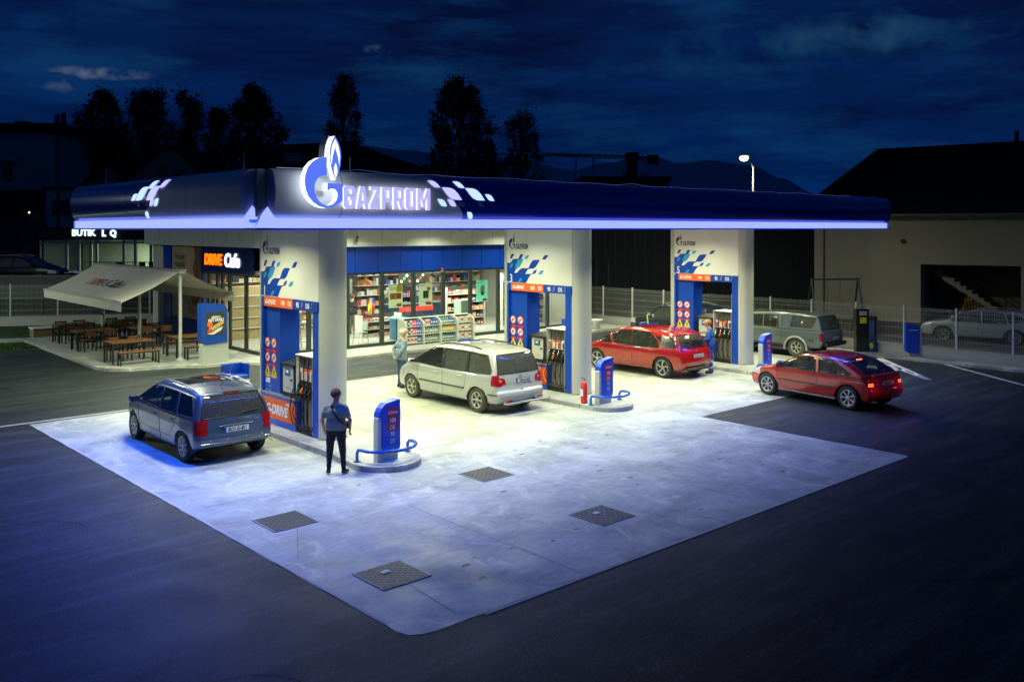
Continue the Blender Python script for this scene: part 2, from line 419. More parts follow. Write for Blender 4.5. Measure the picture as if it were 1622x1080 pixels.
ASPH = asphalt(); CONC = concrete(); KERB = concrete('kerb_stone', (.30, .30, .28), (.48, .48, .45)); PAVE = concrete('paving', (.36, .37, .34), (.46, .47, .43))
LINE = mat('road_paint', (.68, .68, .66), .6, var=.12, vscale=5)
SOIL = mat('dark_ground', (.03, .032, .03), .9, var=.4, vscale=.6)

# ------------------------------------------------------------ ground
G = 3000
struct(MB().quad((-G, -G, 0), (G, -G, 0), (G, G, 0), (-G, G, 0), ASPH).build('ground'))
def slab(name, poly, z, m, edge=None, lift=.0):
    b = MB(); b.prism(poly, lift, z, m); return struct(b.build(name))
pad = [(6.0, 24.0), (6.12, 8.78), (6.18, 8.60), (6.32, 8.49), (6.5, 8.46), (18.75, 8.36), (18.8, 13.6), (30.2, 13.6), (30.2, 24.0)]
def rough_edge(poly, st=.22, a=.012):
    out_ = []; rr = random.Random(5)
    for i in range(len(poly)):
        p, q = Vector(poly[i]), Vector(poly[(i+1) % len(poly)]); n = max(1, int((q-p).length/st))
        for k in range(n): t_ = k/n; c_ = p.lerp(q, t_); out_.append((c_.x+rr.uniform(-a, a), c_.y+rr.uniform(-a, a)))
    return out_
slab('concrete_pad', rough_edge(pad), .006, CONC, lift=-.05)
jn = MB(); JM = mat('joint', (.15, .15, .14), .8)
def sl(m_, a, b, wd, m, z=.0105):
    a = Vector((*a, 0)); b = Vector((*b, 0)); d = (b-a).normalized(); n = Vector((-d.y, d.x, 0))*wd/2; up = Vector((0, 0, z))
    m_.quad(a-n+up, b-n+up, b+n+up, a+n+up, m)
for a, b in (((6.05, 14.85), (30.2, 14.85)), ((9.05, 8.5), (9.05, 12.6)), ((9.05, 12.6), (10.9, 13.2)), ((7.05, 9.8), (6.95, 8.7)), ((7.1, 12.9), (6.4, 11.6)), ((11.45, 9.66), (12.6, 8.45)),
             ((14.3, 14.85), (14.3, 24)), ((22.3, 13.7), (22.3, 24)), ((6.1, 19.3), (9.5, 19.3)), ((11.2, 19.3), (17.2, 19.3)), ((19.2, 19.3), (25.2, 19.3))):
    sl(jn, a, b, .009, JM)
sl(jn, (6.02, 23.9), (6.15, 9.0), .05, mat('edge', (.5, .5, .46), .7), .0100)
sl(jn, (7.2, 8.42), (18.7, 8.34), .05, MATS['edge'], .0100)
for _ in range(46):
    x, y = random.uniform(6.6, 18), random.uniform(9, 14.5); r = random.uniform(.015, .06); a0 = random.random()*3
    jn.add([(x+r*math.cos(a0+k)*random.uniform(1, 2.2), y+r*math.sin(a0+k)*.8, .012) for k in (0, 1.2, 2.5, 3.8, 5.1)], [(0, 1, 2, 3, 4)], mat('spot', (.1, .1, .1), .5))
struct(jn.build('concrete_joints'))
dr = MB(); sl(dr, (-6, 24.25), (30.2, 23.97), .16, mat('drain', (.36, .36, .34), .6, var=.2, vscale=12), .0145)
struct(dr.build('drain_channel_line'))
ln = MB()
sl(ln, (12.5, 18.1), (12.55, 20.9), .12, LINE, .0145); sl(ln, (14.55, 20.4), (14.55, 22.3), .12, LINE, .0145)
# hatched taper and bay line on the right
sl(ln, (32.45, 13.2), (29.25, 9.0), .13, LINE, .006)
for a, b, c, d in (((31.75, 15.35), (32.15, 15.2), (28.75, 12.05), (28.7, 12.15)), ((31.3, 15.1), (31.55, 15.0), (28.8, 12.1), (28.68, 12.2))):
    ln.add([(*a, .006), (*d, .006), (*c, .006), (*b, .006)], [(0, 1, 2, 3)], LINE)
for k in range(4):
    t = .04+k*.23; p = Vector((31.35-t*2.6, 15.05-t*2.9, .007)); q = Vector((31.9-t*3.05, 15.25-t*3.1, .007)); e = Vector((-.2, -.2, 0))
    ln.add([p, p+e, q+e, q], [(0, 1, 2, 3)], LINE)
sl(ln, (31.3, 15.2), (32.2, 15.3), .16, LINE, .008)
struct(ln.build('road_markings'))
ck = MB(); SEAL = mat('crack_sealant', (.007, .007, .008), .8, spec=.1); PAT = mat('asphalt_patch', (.011, .012, .013), .85, spec=.1, var=.3, vscale=30)
for (x, y, a, n) in ((2.5, 9, .4, 9), (4.6, 15, 1.2, 8), (12, 5.4, .1, 12), (20, 6.5, .7, 10), (24, 9.5, -.4, 9), (5.4, 4.2, .9, 7), (27.5, 7, .2, 9), (3.2, 21, 1.0, 8)):
    p = Vector((x, y, 0))
    for k in range(n):
        a += random.uniform(-.5, .5); q = p+Vector((math.cos(a), math.sin(a), 0))*random.uniform(.25, .5); sl(ck, p[:2], q[:2], random.uniform(.008, .016), SEAL, .0045); p = q
struct(ck.build('asphalt_cracks'))

# raised pavements, kerbs, terrace
def kerbed(name, poly, z, top, kerb=KERB, kw=.12):
    b = MB(); b.prism(poly, -.02, z-.004, kerb)
    n = len(poly); A = sum(poly[i][0]*poly[(i+1) % n][1]-poly[(i+1) % n][0]*poly[i][1] for i in range(n))
    P = poly if A > 0 else poly[::-1]; inn = []
    for i in range(n):
        p0, p1, p2 = Vector(P[i-1]), Vector(P[i]), Vector(P[(i+1) % n]); d1 = (p1-p0).normalized(); d2 = (p2-p1).normalized()
        n1 = Vector((-d1.y, d1.x)); n2 = Vector((-d2.y, d2.x)); k = (n1+n2); k = k/max(k.length_squared/2, .6)
        inn.append(tuple(p1+k*kw))
    b.prism(inn, z-.03, z, top)
    # joints between kerb stones
    for i in range(n):
        p, q = Vector(P[i]), Vector(P[(i+1) % n]); Lg = (q-p).length; d = (q-p)/max(Lg, 1e-6); nn = Vector((-d.y, d.x))
        for k in range(1, int(Lg/.8)+1):
            c = p+d*k*.8
            if k*.8 < Lg-.1: b.add([(c.x-nn.x*.002-d.x*.006, c.y-nn.y*.002-d.y*.006, 0), (c.x-nn.x*.002+d.x*.006, c.y-nn.y*.002+d.y*.006, 0), (c.x-nn.x*.002+d.x*.006, c.y-nn.y*.002+d.y*.006, z-.006), (c.x-nn.x*.002-d.x*.006, c.y-nn.y*.002-d.y*.006, z-.006)], [(0, 1, 2, 3)], JM)
    return struct(b.build(name))
terr = [(10.2, 41.6), (9.98, 31.9), (10.15, 31.1), (10.7, 30.65), (12.2, 30.35), (12.75, 29.75), (13.9, 29.7), (14.6, 28.9), (15.6, 28.3), (17.4, 28.1), (32.6, 27.8), (32.6, 30.05), (15.4, 30.05), (15.4, 41.6)]
kerbed('terrace_pavement', terr, .10, PAVE)
fpath = [(32.35, -6), (33.15, -6), (33.15, 30), (32.35, 30)]
kerbed('fence_footpath', fpath, .08, KERB)
LAWN = mat('lawn', (.022, .06, .008), .95, var=.5, vscale=25, bump=.6, bscale=200)
slab('side_lawn', [(10.1, 38.6), (10.15, 41.4), (4, 44.9), (-6, 50), (-14, 48), (-6, 42.5)], .012, LAWN)
slab('rear_lawn', [(10.25, 43.2), (15.5, 41.8), (16.2, 46), (2, 54), (-10, 60), (-14, 56), (0, 47.5)], .013, LAWN)
slab('garden_path', [(10.2, 41.6), (15.5, 41.4), (15.5, 41.8), (10.25, 43.15), (0, 47.4), (-14, 55.8), (-14, 54), (-.5, 45.6)], .02, PAVE)
slab('yard_ground', [(33.6, -40), (34.5, -40), (34.5, -2), (60, 6), (120, 20), (120, 120), (33.6, 120)], .008, SOIL)
slab('yard_lawn', [(33.7, 14.6), (36.8, 13.6), (37.2, 17), (36.2, 40), (33.7, 40)], .014, LAWN)
slab('yard_drive', [(33.65, -5), (42, -5), (42, 12), (38, 14), (33.65, 14.4)], .016, mat('worn_asphalt', (.05, .052, .055), .7, var=.2, vscale=2))
# turf blades in clumps along the lawns
def blades(name, polys, n, h, label=None):
    b = MB(); g1 = mat('blade', (.03, .085, .012), .8)
    for _ in range(n):
        x0, x1, y0, y1 = random.choice(polys); x, y = random.uniform(x0, x1), random.uniform(y0, y1); a = random.random()*PI; hh = h*random.uniform(.5, 1.4); dx, dy = .012*math.cos(a), .012*math.sin(a); lx, ly = random.uniform(-.04, .04), random.uniform(-.04, .04)
        b.add([(x-dx, y-dy, .01), (x+dx, y+dy, .01), (x+lx, y+ly, hh)], [(0, 1, 2)], g1)
    o = b.build(name); o['kind'] = 'stuff'; tag(o, label, 'grass'); return o
blades('grass', [(33.7, 36, 14.8, 30), (33.7, 35.2, 14.8, 40)], 9000, .12, 'long green grass growing behind the white mesh fence')
blades('lawn_grass', [(8.4, 10.1, 39.0, 41.3), (10.6, 15, 43.3, 45.2), (4, 9.5, 45.6, 46.6)], 7000, .09, 'short grass of the lawn beside the terrace')

# manhole covers
CVR = mat('cast_cover', (.05, .055, .06), .5, .3, var=.2, vscale=8)
def cover():
    t = thing('manhole_cover', 'dark cast cover', 'manhole cover', (0, 0, 0))
    b = MB(); b.bb(-.39, .39, -.38, .38, -.02, .012, mat('cover_frame', (.3, .3, .29), .5, .2, var=.2)); b.build('frame', t)
    b = MB(); b.bb(-.365, .365, -.355, .355, 0, .016, CVR)
    for i in range(12):
        for j in range(12):
            x, y = -.33+i*.06, -.32+j*.058; a = PI/4 if (i+j) % 2 else -PI/4
            b.box((x, y, .018), (.04, .012, .006), CVR, rz=a)
    b.build('lid', t)
    return t
cv = cover()
CG = 'square covers set in the concrete pad'
for i, (x, y, lb) in enumerate([(7.09, 13.27, 'pale worn square metal cover set furthest left in the concrete pad'), (7.07, 10.23, 'square dark metal cover nearest the front corner of the concrete pad'),
                      (11.31, 13.19, 'smallest looking square grey metal cover in front of the first pump island'), (11.12, 10.02, 'square dark metal cover with pale tag, right of centre of the concrete pad')]):
    o = cv if i == 0 else dup(cv, (x, y, .008)); o.location = (x, y, .008); o['label'] = lb; o['group'] = CG
    if i in (1, 3): MB().bb(-.1, .03, .06, .16, .02, .0275, mat('tag_plate', (.6, .58, .48), .5)).build('tag_plate', o)
b = MB(); b.bb(-.45, .45, -.38, .38, -.02, .004, mat('pale_cover', (.5, .5, .46), .5))
for i in range(9):
    for j in range(8): b.bb(-.42+i*.095, -.36+i*.095, -.35+j*.09, -.30+j*.09, .003, .007, MATS['pale_cover'])
tag(b.build('access_cover', loc=(12.0, 16.0, .01)), 'pale ribbed access cover in the concrete beside the first island', 'access cover')

# pump islands
def island(x0, x1, cx, cyy, r, y1):
    n = 12; arc = [(cx-r*math.cos(PI*k/n), cyy-r*math.sin(PI*k/n)) for k in range(n+1)]
    e = (x0+x1)/2; rr = (x1-x0)/2
    poly = [(x0, y1-rr), (x0, cyy+1.2)]+arc+[(x1, cyy+1.6)]+[(e+rr*math.cos(PI*k/8), y1-rr+rr*math.sin(PI*k/8)) for k in range(9)]
    kerbed('pump_island', poly, .12, CONC, kw=.16)
island(9.72, 11.2, 10.34, 15.2, .73, 23.6)
island(17.28, 19.15, 17.96, 15.98, .66, 23.6)
island(25.35, 27.3, 26.0, 16.1, .68, 23.6)
# ------------------------------------------------------------ canopy
CX0, CX1, CY0, CY1 = 6.95, 29.75, 13.97, 23.55
can = thing('station_canopy', 'wide flat canopy with grey and blue curved fascia and glowing lilac edge', 'canopy')
SOFF = mat('soffit_panel', (.6, .61, .6), .5)
b = MB(); b.bb(CX0+.3, CX1-.3, CY0+.3, CY1-.3, 4.77, 5.0, SOFF)
for k in range(1, 11): b.bb(CX0+.3+k*2.05-.008, CX0+.3+k*2.05+.008, CY0+.31, CY1-.31, 4.766, 4.775, JM)
b.build('soffit', can)
MB().bb(CX0+.45, CX1-.45, CY0+.45, CY1-.45, 5.0, 5.66, mat('roof_dark', (.05, .05, .055), .7)).build('roof', can)
LILAC = (.40, .50, 1.9)
NEON = emis('neon_strip', LILAC, 1.0); NEONB = emis('neon_end', (.0, .10, 1.3), 1.0)
FG = mat('fascia_grey', (.66, .68, .70), .5, .0); FB = mat('fascia_blue', (.003, .03, .42), .2, .1, coat=.7)
PROF = [(.02, 4.935), (.08, 5.0), (.125, 5.1), (.15, 5.22), (.16, 5.35), (.15, 5.48), (.125, 5.58), (.085, 5.67), (.03, 5.74), (-.06, 5.77)]
def bulge(z):
    return float(np.interp(z, [p[1] for p in PROF], [p[0] for p in PROF]))
def bnd(z, z0, pts): return float(np.interp(z, [p[1] for p in pts], [p[0] for p in pts]))
def fascia_strip(name, P, s0, s1, m, endcap=True):
    # P(s, d, z) -> point; s0, s1 functions of z
    b = MB(); vs = []; fs = []
    for d, z in PROF: vs += [P(s0(z), d, z), P(s1(z), d, z)]
    k = len(PROF)
    for i in range(k-1): fs.append((2*i, 2*i+1, 2*i+3, 2*i+2))
    b.add(vs, fs, m, True)
    bk = [P(s0(z), -.1, z) for d, z in PROF]+[P(s1(z), -.1, z) for d, z in PROF]
    for e in (0, 1):
        for i in range(k-1): b.add([vs[2*i+e], vs[2*i+2+e], bk[e*k+i+1], bk[e*k+i]], [(0, 1, 2, 3)], m)
    return b.build(name, can)
Pf = lambda s, d, z: (s, CY0-d+.0, z)
Pl = lambda s, d, z: (CX0-d, s, z)
Pr = lambda s, d, z: (CX1+d, s, z)
Pb = lambda s, d, z: (s, CY1+d, z)
fb = [(11.33, 4.9), (11.28, 5.05), (11.1, 5.22), (10.95, 5.36), (10.62, 5.6), (10.5, 5.8)]
lb = [(18.62, 4.9), (18.66, 5.15), (18.3, 5.25), (17.9, 5.42), (17.75, 5.8)]
c = lambda v: (lambda z: v)
o = fascia_strip('fascia', Pf, c(7.2), lambda z: bnd(z, 0, fb), FG); o['label'] = 'silver grey curved front fascia section behind the illuminated sign'
o = fascia_strip('fascia', Pf, lambda z: bnd(z, 0, fb), c(CX1-.02), FB); o['label'] = 'long deep blue glossy front fascia'
o = fascia_strip('fascia', Pl, c(14.28), lambda z: bnd(z, 0, lb), FG); o['label'] = 'silver grey left fascia section beside the corner'
o = fascia_strip('fascia', Pl, lambda z: bnd(z, 0, lb), c(CY1-.02), FB); o['label'] = 'deep blue left fascia section'
fascia_strip('fascia', Pr, c(CY0+.05), c(CY1-.05), FB); fascia_strip('fascia', Pb, c(CX0+.1), c(CX1-.1), FB)
b = MB()
for s_ in list(np.arange(8.5, 29.5, 3.02)):
    b.add([Pf(s_-.005, d+.002, z) for d, z in PROF]+[Pf(s_+.005, d+.002, z) for d, z in PROF], [(i, len(PROF)+i, len(PROF)+i+1, i+1) for i in range(len(PROF)-1)], BLACK)
b.build('panel_seams', can)
b = MB()
for s_ in (16.6, 19.7, 22.8): b.add([Pl(s_-.005, d+.002, z) for d, z in PROF]+[Pl(s_+.005, d+.002, z) for d, z in PROF], [(i, len(PROF)+i, len(PROF)+i+1, i+1) for i in range(len(PROF)-1)], BLACK)
b.build('panel_seams', can)
# recessed corner with white fin
b = MB(); b.bb(CX0+.12, CX0+.5, CY0+.12, CY0+.5, 4.8, 5.74, mat('corner_wall', (.12, .17, .17), .5)); b.bb(CX0+.0, CX0+.13, CY0+.0, CY0+.13, 4.93, 5.75, mat('corner_fin', (.4, .4, .33), .5))
b.build('corner_post', can)
# glowing strip
b = MB()
b.bb(7.22, CX1-.18, CY0-.10, CY0+.2, 4.757, 4.93, NEON); b.build('light_strip', can)
b = MB(); b.bb(CX0-.10, CX0+.2, 14.28, CY1-.18, 4.757, 4.93, NEON); b.build('light_strip', can)
MB().bb(CX1-.18, CX1-.06, CY0-.09, CY0+.2, 4.76, 4.928, NEONB).build('strip_end', can); MB().bb(CX0-.09, CX0+.2, CY1-.18, CY1-.06, 4.76, 4.928, NEONB).build('strip_end', can)
b = MB(); b.add([(6.86, 13.88, 4.76), (7.22, 13.87, 4.76), (7.22, 13.87, 4.93), (7.12, 13.95, 5.12), (7.0, 13.93, 4.98)], [(0, 1, 2, 3, 4)], NEON)
b.add([(6.86, 13.88, 4.76), (6.98, 13.98, 5.0), (6.93, 14.12, 5.14), (6.85, 14.28, 4.93), (6.85, 14.28, 4.76)], [(0, 1, 2, 3, 4)], NEON)
b.bb(6.9, 7.2, 13.93, 14.25, 4.757, 4.9, NEONB); b.build('corner_light', can)
b = MB(); b.bb(CX0-.06, CX1-.05, CY0-.07, CY0+.24, 4.725, 4.755, BLUE2); b.bb(CX0-.07, CX0+.24, CY0+.25, CY1-.05, 4.725, 4.755, BLUE2); b.build('edge_trim', can)
b = MB(); b.bb(CX1-.2, CX1+.0, CY0+.25, CY1-.1, 4.73, 4.93, BLUE2); b.bb(CX0+.2, CX1-.2, CY1-.24, CY1, 4.73, 4.93, BLUE2); b.build('edge_trim', can)
# back-lit leaf shapes on the fascia
LW = emis('leaf_white', (.62, .86, 1.25)); LV = emis('leaf_lilac', (.62, .62, 1.35)); LD = mat('leaf_unlit', (.13, .2, .24), .4)
def leaf(P, s0, z0, s1, z1, m, thin=False):
    wv, h = s1-s0, z0-z1
    k = [(0, 0), (.26, .0), (.42, .03), (.60, .15), (.80, .5), (1, 1), (.74, 1), (.58, .97), (.40, .85), (.20, .5)]
    pts = [(s0+wv*u, z0-h*v) for u, v in k]
    b = MB(); fr = [P(s, bulge(z)+.022, z) for s, z in pts]; bk = [P(s, bulge(z)-.01, z) for s, z in pts]; n = len(pts)
    b.add(fr, [tuple(range(n))], m); b.add(fr+bk, [(i, (i+1) % n, n+(i+1) % n, n+i) for i in range(n)], m)
    return b.build('lit_panel', can)
for i, (s0, z0, s1, z1) in enumerate([(10.42, 5.671, 10.677, 5.546), (10.723, 5.548, 11.199, 5.311), (11.034, 5.677, 11.289, 5.551), (11.31, 5.551, 11.789, 5.313), (11.814, 5.44, 12.044, 5.31), (10.607, 5.314, 10.833, 5.181), (10.851, 5.314, 11.065, 5.185), (11.379, 5.077, 11.566, 4.942)]):
    leaf(Pf, s0, z0, s1, z1, LV if i in (0, 1, 6) else LW)
for i, (s0, z0, s1, z1) in enumerate([(18.469, 5.711, 18.1, 5.559), (19.066, 5.6, 18.497, 5.329), (17.872, 5.708, 17.506, 5.56), (18.491, 5.596, 17.902, 5.318), (19.334, 5.471, 19.036, 5.329), (18.333, 5.342, 18.116, 5.203), (18.116, 5.345, 17.872, 5.198), (18.747, 5.094, 18.539, 4.957)]):
    leaf(Pl, s1, z0, s0, z1, LV if i in (2, 3, 5) else LW)
for s0, z0, s1, z1 in ((11.1, 5.3, 11.3, 5.19), (11.6, 5.3, 11.79, 5.19)): leaf(Pf, s0, z0, s1, z1, LD)
for s0, z0, s1, z1 in ((18.85, 5.31, 19.02, 5.2), (18.4, 5.32, 18.55, 5.2)): leaf(Pl, s0, z0, s1, z1, LD)
# lightning cable and rods along the top
b = MB(); pts = [(CX0+.4+i*.55, CY0+.12+.03*math.sin(i*1.7), 5.79+.012*math.sin(i*2.3)+(.03 if i % 7 == 3 else 0)) for i in range(41)]
b.tube(pts, .007, CHROME, 5); b.build('roof_cable', can)
for x, y, h in ((8.95, 14.3, .26), (7.35, 15.3, .3), (7.2, 22.2, .36), (20.4, 14.3, .12), (27.5, 15.2, .28)):
    b = MB(); b.tube([(0, 0, 0), (0, 0, h), (.01, 0, h+.02)], .009, SILV, 6); b.lathe([(.05, -.03), (.05, 0), (.012, .02)], SILV, 8); b.build('lightning_rod', can, (x, y, 5.79))
# recessed canopy lamps with their light
LAMPG = emis('lamp_glass', (1, .98, .8), 6)
def area(name, loc, sx, sy, power, col, rot=(0, 0, 0), spread=None, parent=None):
    l = bpy.data.lights.new(name, 'AREA'); l.shape = 'RECTANGLE'; l.size = sx; l.size_y = sy; l.energy = power; l.color = col
    if spread: l.spread = R(spread)
    o = bpy.data.objects.new(name, l); COL.objects.link(o); o.location = loc; o.rotation_euler = rot
    if parent: o.parent = parent
    return o
lamp = MB(); lamp.bb(-.3, .3, -.3, .3, -.028, .0, PAINTW); lamp.bb(-.25, .25, -.25, .25, -.034, -.027, LAMPG); lme = lamp.mesh('canopy_lamp')
for x in (8.6, 12.3, 14.3, 16.4, 20.2, 22.3, 24.4, 28.2):
    for y in (16.1, 18.8, 22.0):
        link('canopy_lamp', lme, can, (x, y, 4.765)); area('lamp_light', (x, y, 4.71), .5, .5, 82, (.97, 1, .58), spread=126 if y < 17 else 154)
MB().bb(9.0, 31.6, CY1-.2, 29.5, 4.79, 4.95, SOFF).build('added_link_soffit', can)  # unseen link roof, added to carry lamps over the lane and shop front
for x in (10.6, 14.3, 18.3, 22.3, 26.2, 30.0):
    for y in (25.6, 28.3):
        link('canopy_lamp', lme, can, (x, y, 4.79)); area('lamp_light', (x, y, 4.73), .5, .5, 260 if x < 11 else 84, (.95, 1, .68), spread=150)  # added lamps brighten the shop front; the leftmost pair, stronger, lifts the terrace
# blue LED line under the edge strip
area('edge_light', (18.4, CY0-.16, 4.8), 22.2, .06, 600, (.0, .10, 1), rot=(R(-6), 0, 0), spread=130)
area('edge_light', (CX0-.16, 18.8, 4.8), 8.9, .06, 600, (.0, .09, 1), rot=(R(-22), 0, R(-90)), spread=150)

# ------------------------------------------------------------ illuminated sign
LOGO_G = [(412, 345), (330, 360), (262, 400), (210, 462), (183, 540), (176, 610), (186, 690), (215, 760), (265, 820), (330, 862), (400, 878), (470, 868), (530, 840), (586, 800), (586, 620), (420, 618), (420, 695), (440, 680), (475, 672), (510, 685), (530, 715), (532, 755), (515, 800), (480, 835), (430, 850), (380, 845), (335, 815), (300, 770), (281, 710), (279, 655), (291, 610), (315, 570), (352, 548), (412, 540)]
LOGO_F = [(500, 122), (540, 185), (563, 260), (570, 340), (562, 430), (542, 510), (510, 582), (480, 520), (458, 440), (444, 350), (447, 260), (468, 180)]
LOGO_W = [(503, 152), (540, 228), (557, 320), (549, 432), (535, 340), (503, 240), (477, 330), (464, 428), (452, 350), (460, 262), (478, 200)]
LOGO_D = [(508, 400), (526, 450), (529, 500), (510, 570), (491, 510), (489, 455)]
def lg(pts, ku=.00179, kv=.00165, u0=176, v0=878): return [((u-u0)*ku, (v0-v)*kv) for u, v in pts]
sign = thing('illuminated_sign', 'large glowing blue G flame emblem and white GAZPROM lettering on canopy corner', 'sign', (7.61, 13.63, 5.10))
SB = emis('logo_blue', (.10, .19, .95)); SWH = emis('logo_white', (.95, 1.05, 1.2), 1.3); SIDE = emis('logo_side', (.85, .97, 1.15), 2.0); SL = emis('letter_lilac', (.50, .46, 1.15)); SIDEL = emis('letter_side', (.9, 1, 1.2), 1.25)
def xz(me, y, parent, name, x=0, z=0):
    me.transform(FACE['-y']); return link(name, me, parent, (x, y, z))
xz(curve_mesh('emblem_body', [lg(LOGO_G)], .14, SIDE), .02, sign, 'emblem_body')
xz(curve_mesh('emblem_face', [lg(LOGO_G)], .01, SB), -.056, sign, 'emblem_face')
xz(curve_mesh('flame_body', [lg(LOGO_F)], .16, SIDE), .03, sign, 'flame_body')
xz(curve_mesh('flame_face', [lg(LOGO_F), lg(LOGO_W), lg(LOGO_D)], .01, SB), -.056, sign, 'flame_face')
for q in (LOGO_W, LOGO_D): xz(curve_mesh('flame_core', [lg(q)], .006, SWH), -.057, sign, 'flame_core')
MB().bb(.45, .6, .06, .5, .55, .7, GREYM).build('bracket', sign); MB().bb(.30, .45, .1, .5, .2, .3, GREYM).build('bracket', sign); b = MB(); b.prism([(.46, .75), (.5, 1.1), (.57, 1.28), (.64, 1.1), (.66, .8)], .12, .32, mat('sign_back', (.5, .5, .5), .5), axis='y'); b.build('bracket', sign)
def LT(ch):
    c = .11; w_ = .62; s = .19; t = .15
    O = [(c, 0), (w_-c, 0), (w_, c), (w_, 1-c), (w_-c, 1), (c, 1), (0, 1-c), (0, c)]; I = [(s+.03, t), (w_-s-.03, t), (w_-s, t+.04), (w_-s, 1-t-.04), (w_-s-.03, 1-t), (s+.03, 1-t), (s, 1-t-.04), (s, t+.04)]
    if ch == 'O': return [O, I], w_
    if ch == 'G': return [[(c, 0), (w_-c, 0), (w_, c), (w_, .5), (.34, .5), (.34, .38), (w_-s, .38), (w_-s, t+.04), (w_-s-.03, t), (s+.03, t), (s, t+.04), (s, 1-t-.04), (s+.03, 1-t), (w_-s-.03, 1-t), (w_-s, 1-t-.04), (w_-s, .66), (w_, .66), (w_, 1-c), (w_-c, 1), (c, 1), (0, 1-c), (0, c)]], w_
    if ch == 'A': return [[(0, 0), (.19, 0), (.23, .22), (.43, .22), (.47, 0), (.66, 0), (.45, 1), (.21, 1)], [(.255, .36), (.33, .80), (.405, .36)]], .66
    if ch == 'Z': return [[(0, 0), (.58, 0), (.58, t), (.22, t), (.58, 1-t-.02), (.58, 1), (.02, 1), (.02, 1-t), (.36, 1-t), (0, t+.02)]], .58
    if ch == 'P': return [[(0, 0), (s, 0), (s, .36), (.5, .36), (.6, .46), (.6, 1-c), (.5, 1), (0, 1)], [(s, .5), (s, 1-t), (.39, 1-t), (.42, .81), (.42, .53), (.39, .5)]], .6
    if ch == 'R': return [[(0, 0), (s, 0), (s, .38), (.28, .38), (.42, 0), (.62, 0), (.46, .40), (.6, .5), (.6, 1-c), (.5, 1), (0, 1)], [(s, .52), (s, 1-t), (.39, 1-t), (.42, .81), (.42, .55), (.39, .52)]], .62
    if ch == 'M': return [[(0, 0), (s, 0), (s, .62), (.36, .15), (.44, .15), (.61, .62), (.61, 0), (.8, 0), (.8, 1), (.6, 1), (.4, .45), (.2, 1), (0, 1)]], .8
def block_text(txt, h, wtot, gap=.10):
    x = 0; res = []
    for ch in txt: lp, wd = LT(ch); res.append((lp, x)); x += wd+gap
    k = wtot/(x-gap)
    return [([[((px+x0)*k, py*h) for px, py in q] for q in lp], ) for lp, x0 in res]
for (lp,) in block_text('GAZPROM', .405, 1.90):
    x0 = min(p[0] for q in lp for p in q); sh = [[(px-x0, pz) for px, pz in q] for q in lp]
    l1 = xz(curve_mesh('letter', sh, .05, SIDEL), .12, sign, 'letter', .85+x0, 0)
    xz(curve_mesh('letter_face', sh, .006, SL), -.03, l1, 'letter_face')

# ------------------------------------------------------------ pump portals
def uv(u, v):
    y = 20.2-(u-103)*2.7/854; k = (.002293+(.002173-.002293)*(u-103)/854); return (y-17.5, 4.75-(v-16.6)*k)
PAT = [(BLUE, [(103, 468), (150, 466), (170, 445), (185, 418), (262, 412), (285, 362), (302, 352), (330, 352), (312, 395), (302, 415), (330, 424), (318, 450), (285, 510), (262, 530), (240, 538), (222, 560), (205, 598), (240, 598), (265, 570), (285, 548), (320, 535), (400, 535), (425, 480), (450, 440), (480, 425), (553, 425), (525, 475), (500, 515), (470, 538), (410, 542), (385, 560), (355, 610), (450, 608), (468, 575), (485, 558), (515, 555), (500, 590), (485, 605), (430, 620), (400, 665), (367, 728), (103, 714)]),
       (CYAN, [(255, 432), (275, 422), (330, 424), (310, 465), (285, 508), (255, 530), (210, 534), (235, 470)]), (CYAN, [(165, 478), (195, 472), (180, 510), (165, 530), (143, 533), (155, 495)]),
       (NAVY, [(165, 355), (180, 348), (204, 350), (190, 380), (172, 408), (145, 412), (155, 380)]), (CYAN, [(375, 368), (412, 362), (395, 400), (375, 416), (348, 416), (360, 385)]),
       (BLUE, [(605, 378), (625, 362), (665, 362), (645, 395), (625, 418), (582, 420)]), (CYAN, [(550, 580), (570, 562), (608, 562), (590, 595), (570, 615), (527, 615)]), (CYAN, [(280, 672), (318, 664), (305, 695), (285, 718), (255, 718)])]
def yz(me, x, parent, name, y, z, sc=1.0):       # flat mesh on the -x face; local x reads along -y
    me2 = me.copy(); me2.transform(Matrix.Diagonal((sc, sc, 1, 1))); me2.transform(FACE['-x']); return link(name, me2, parent, (x, y, z))
NUMS = {}
def pictogram(kind, cyy, cz, parent, r=.14):
    b = MB()
    if kind == 'ban':
        n = 20
        b.lathe([(r, 0), (r, .006)], RED, n, 'x'); b.lathe([(r*.8, .006), (r*.8, .008)], LETTERW, n, 'x')
        b.box((-.0, 0, 0), (.0, 0, 0), RED)
        b.box((.0095, 0, 0), (.003, r*1.6, r*.2), RED, rx=R(-45))
        q = random.choice([0, 1]); b.box((.009, -.01, .0), (.003, r*.5, r*.25), BLACK, rx=R(30*q)); b.box((.009, .03, -.02), (.003, r*.2, r*.7), BLACK)
        b.bb(0, .005, -r, r, -r*1.75, -r*1.3, RED)
    else:
        b.prism([(-r*1.02, -r*.75), (r*1.02, -r*.75), (0, r*1.0)], 0, .006, YELLOW, axis='x'); b.bb(0, .006, -r*1.02, r*1.02, -r*1.25, -r*.85, YELLOW)
        b.prism([(-r*.3, -r*.5), (r*.3, -r*.5), (0, r*.4)], .006, .009, BLACK, axis='x')
    b.v = [(-x, y, z) for x, y, z in b.v]; b.f = [f[::-1] for f in b.f]
    o = b.build('safety_sign', parent, (0, cyy, cz)); return o
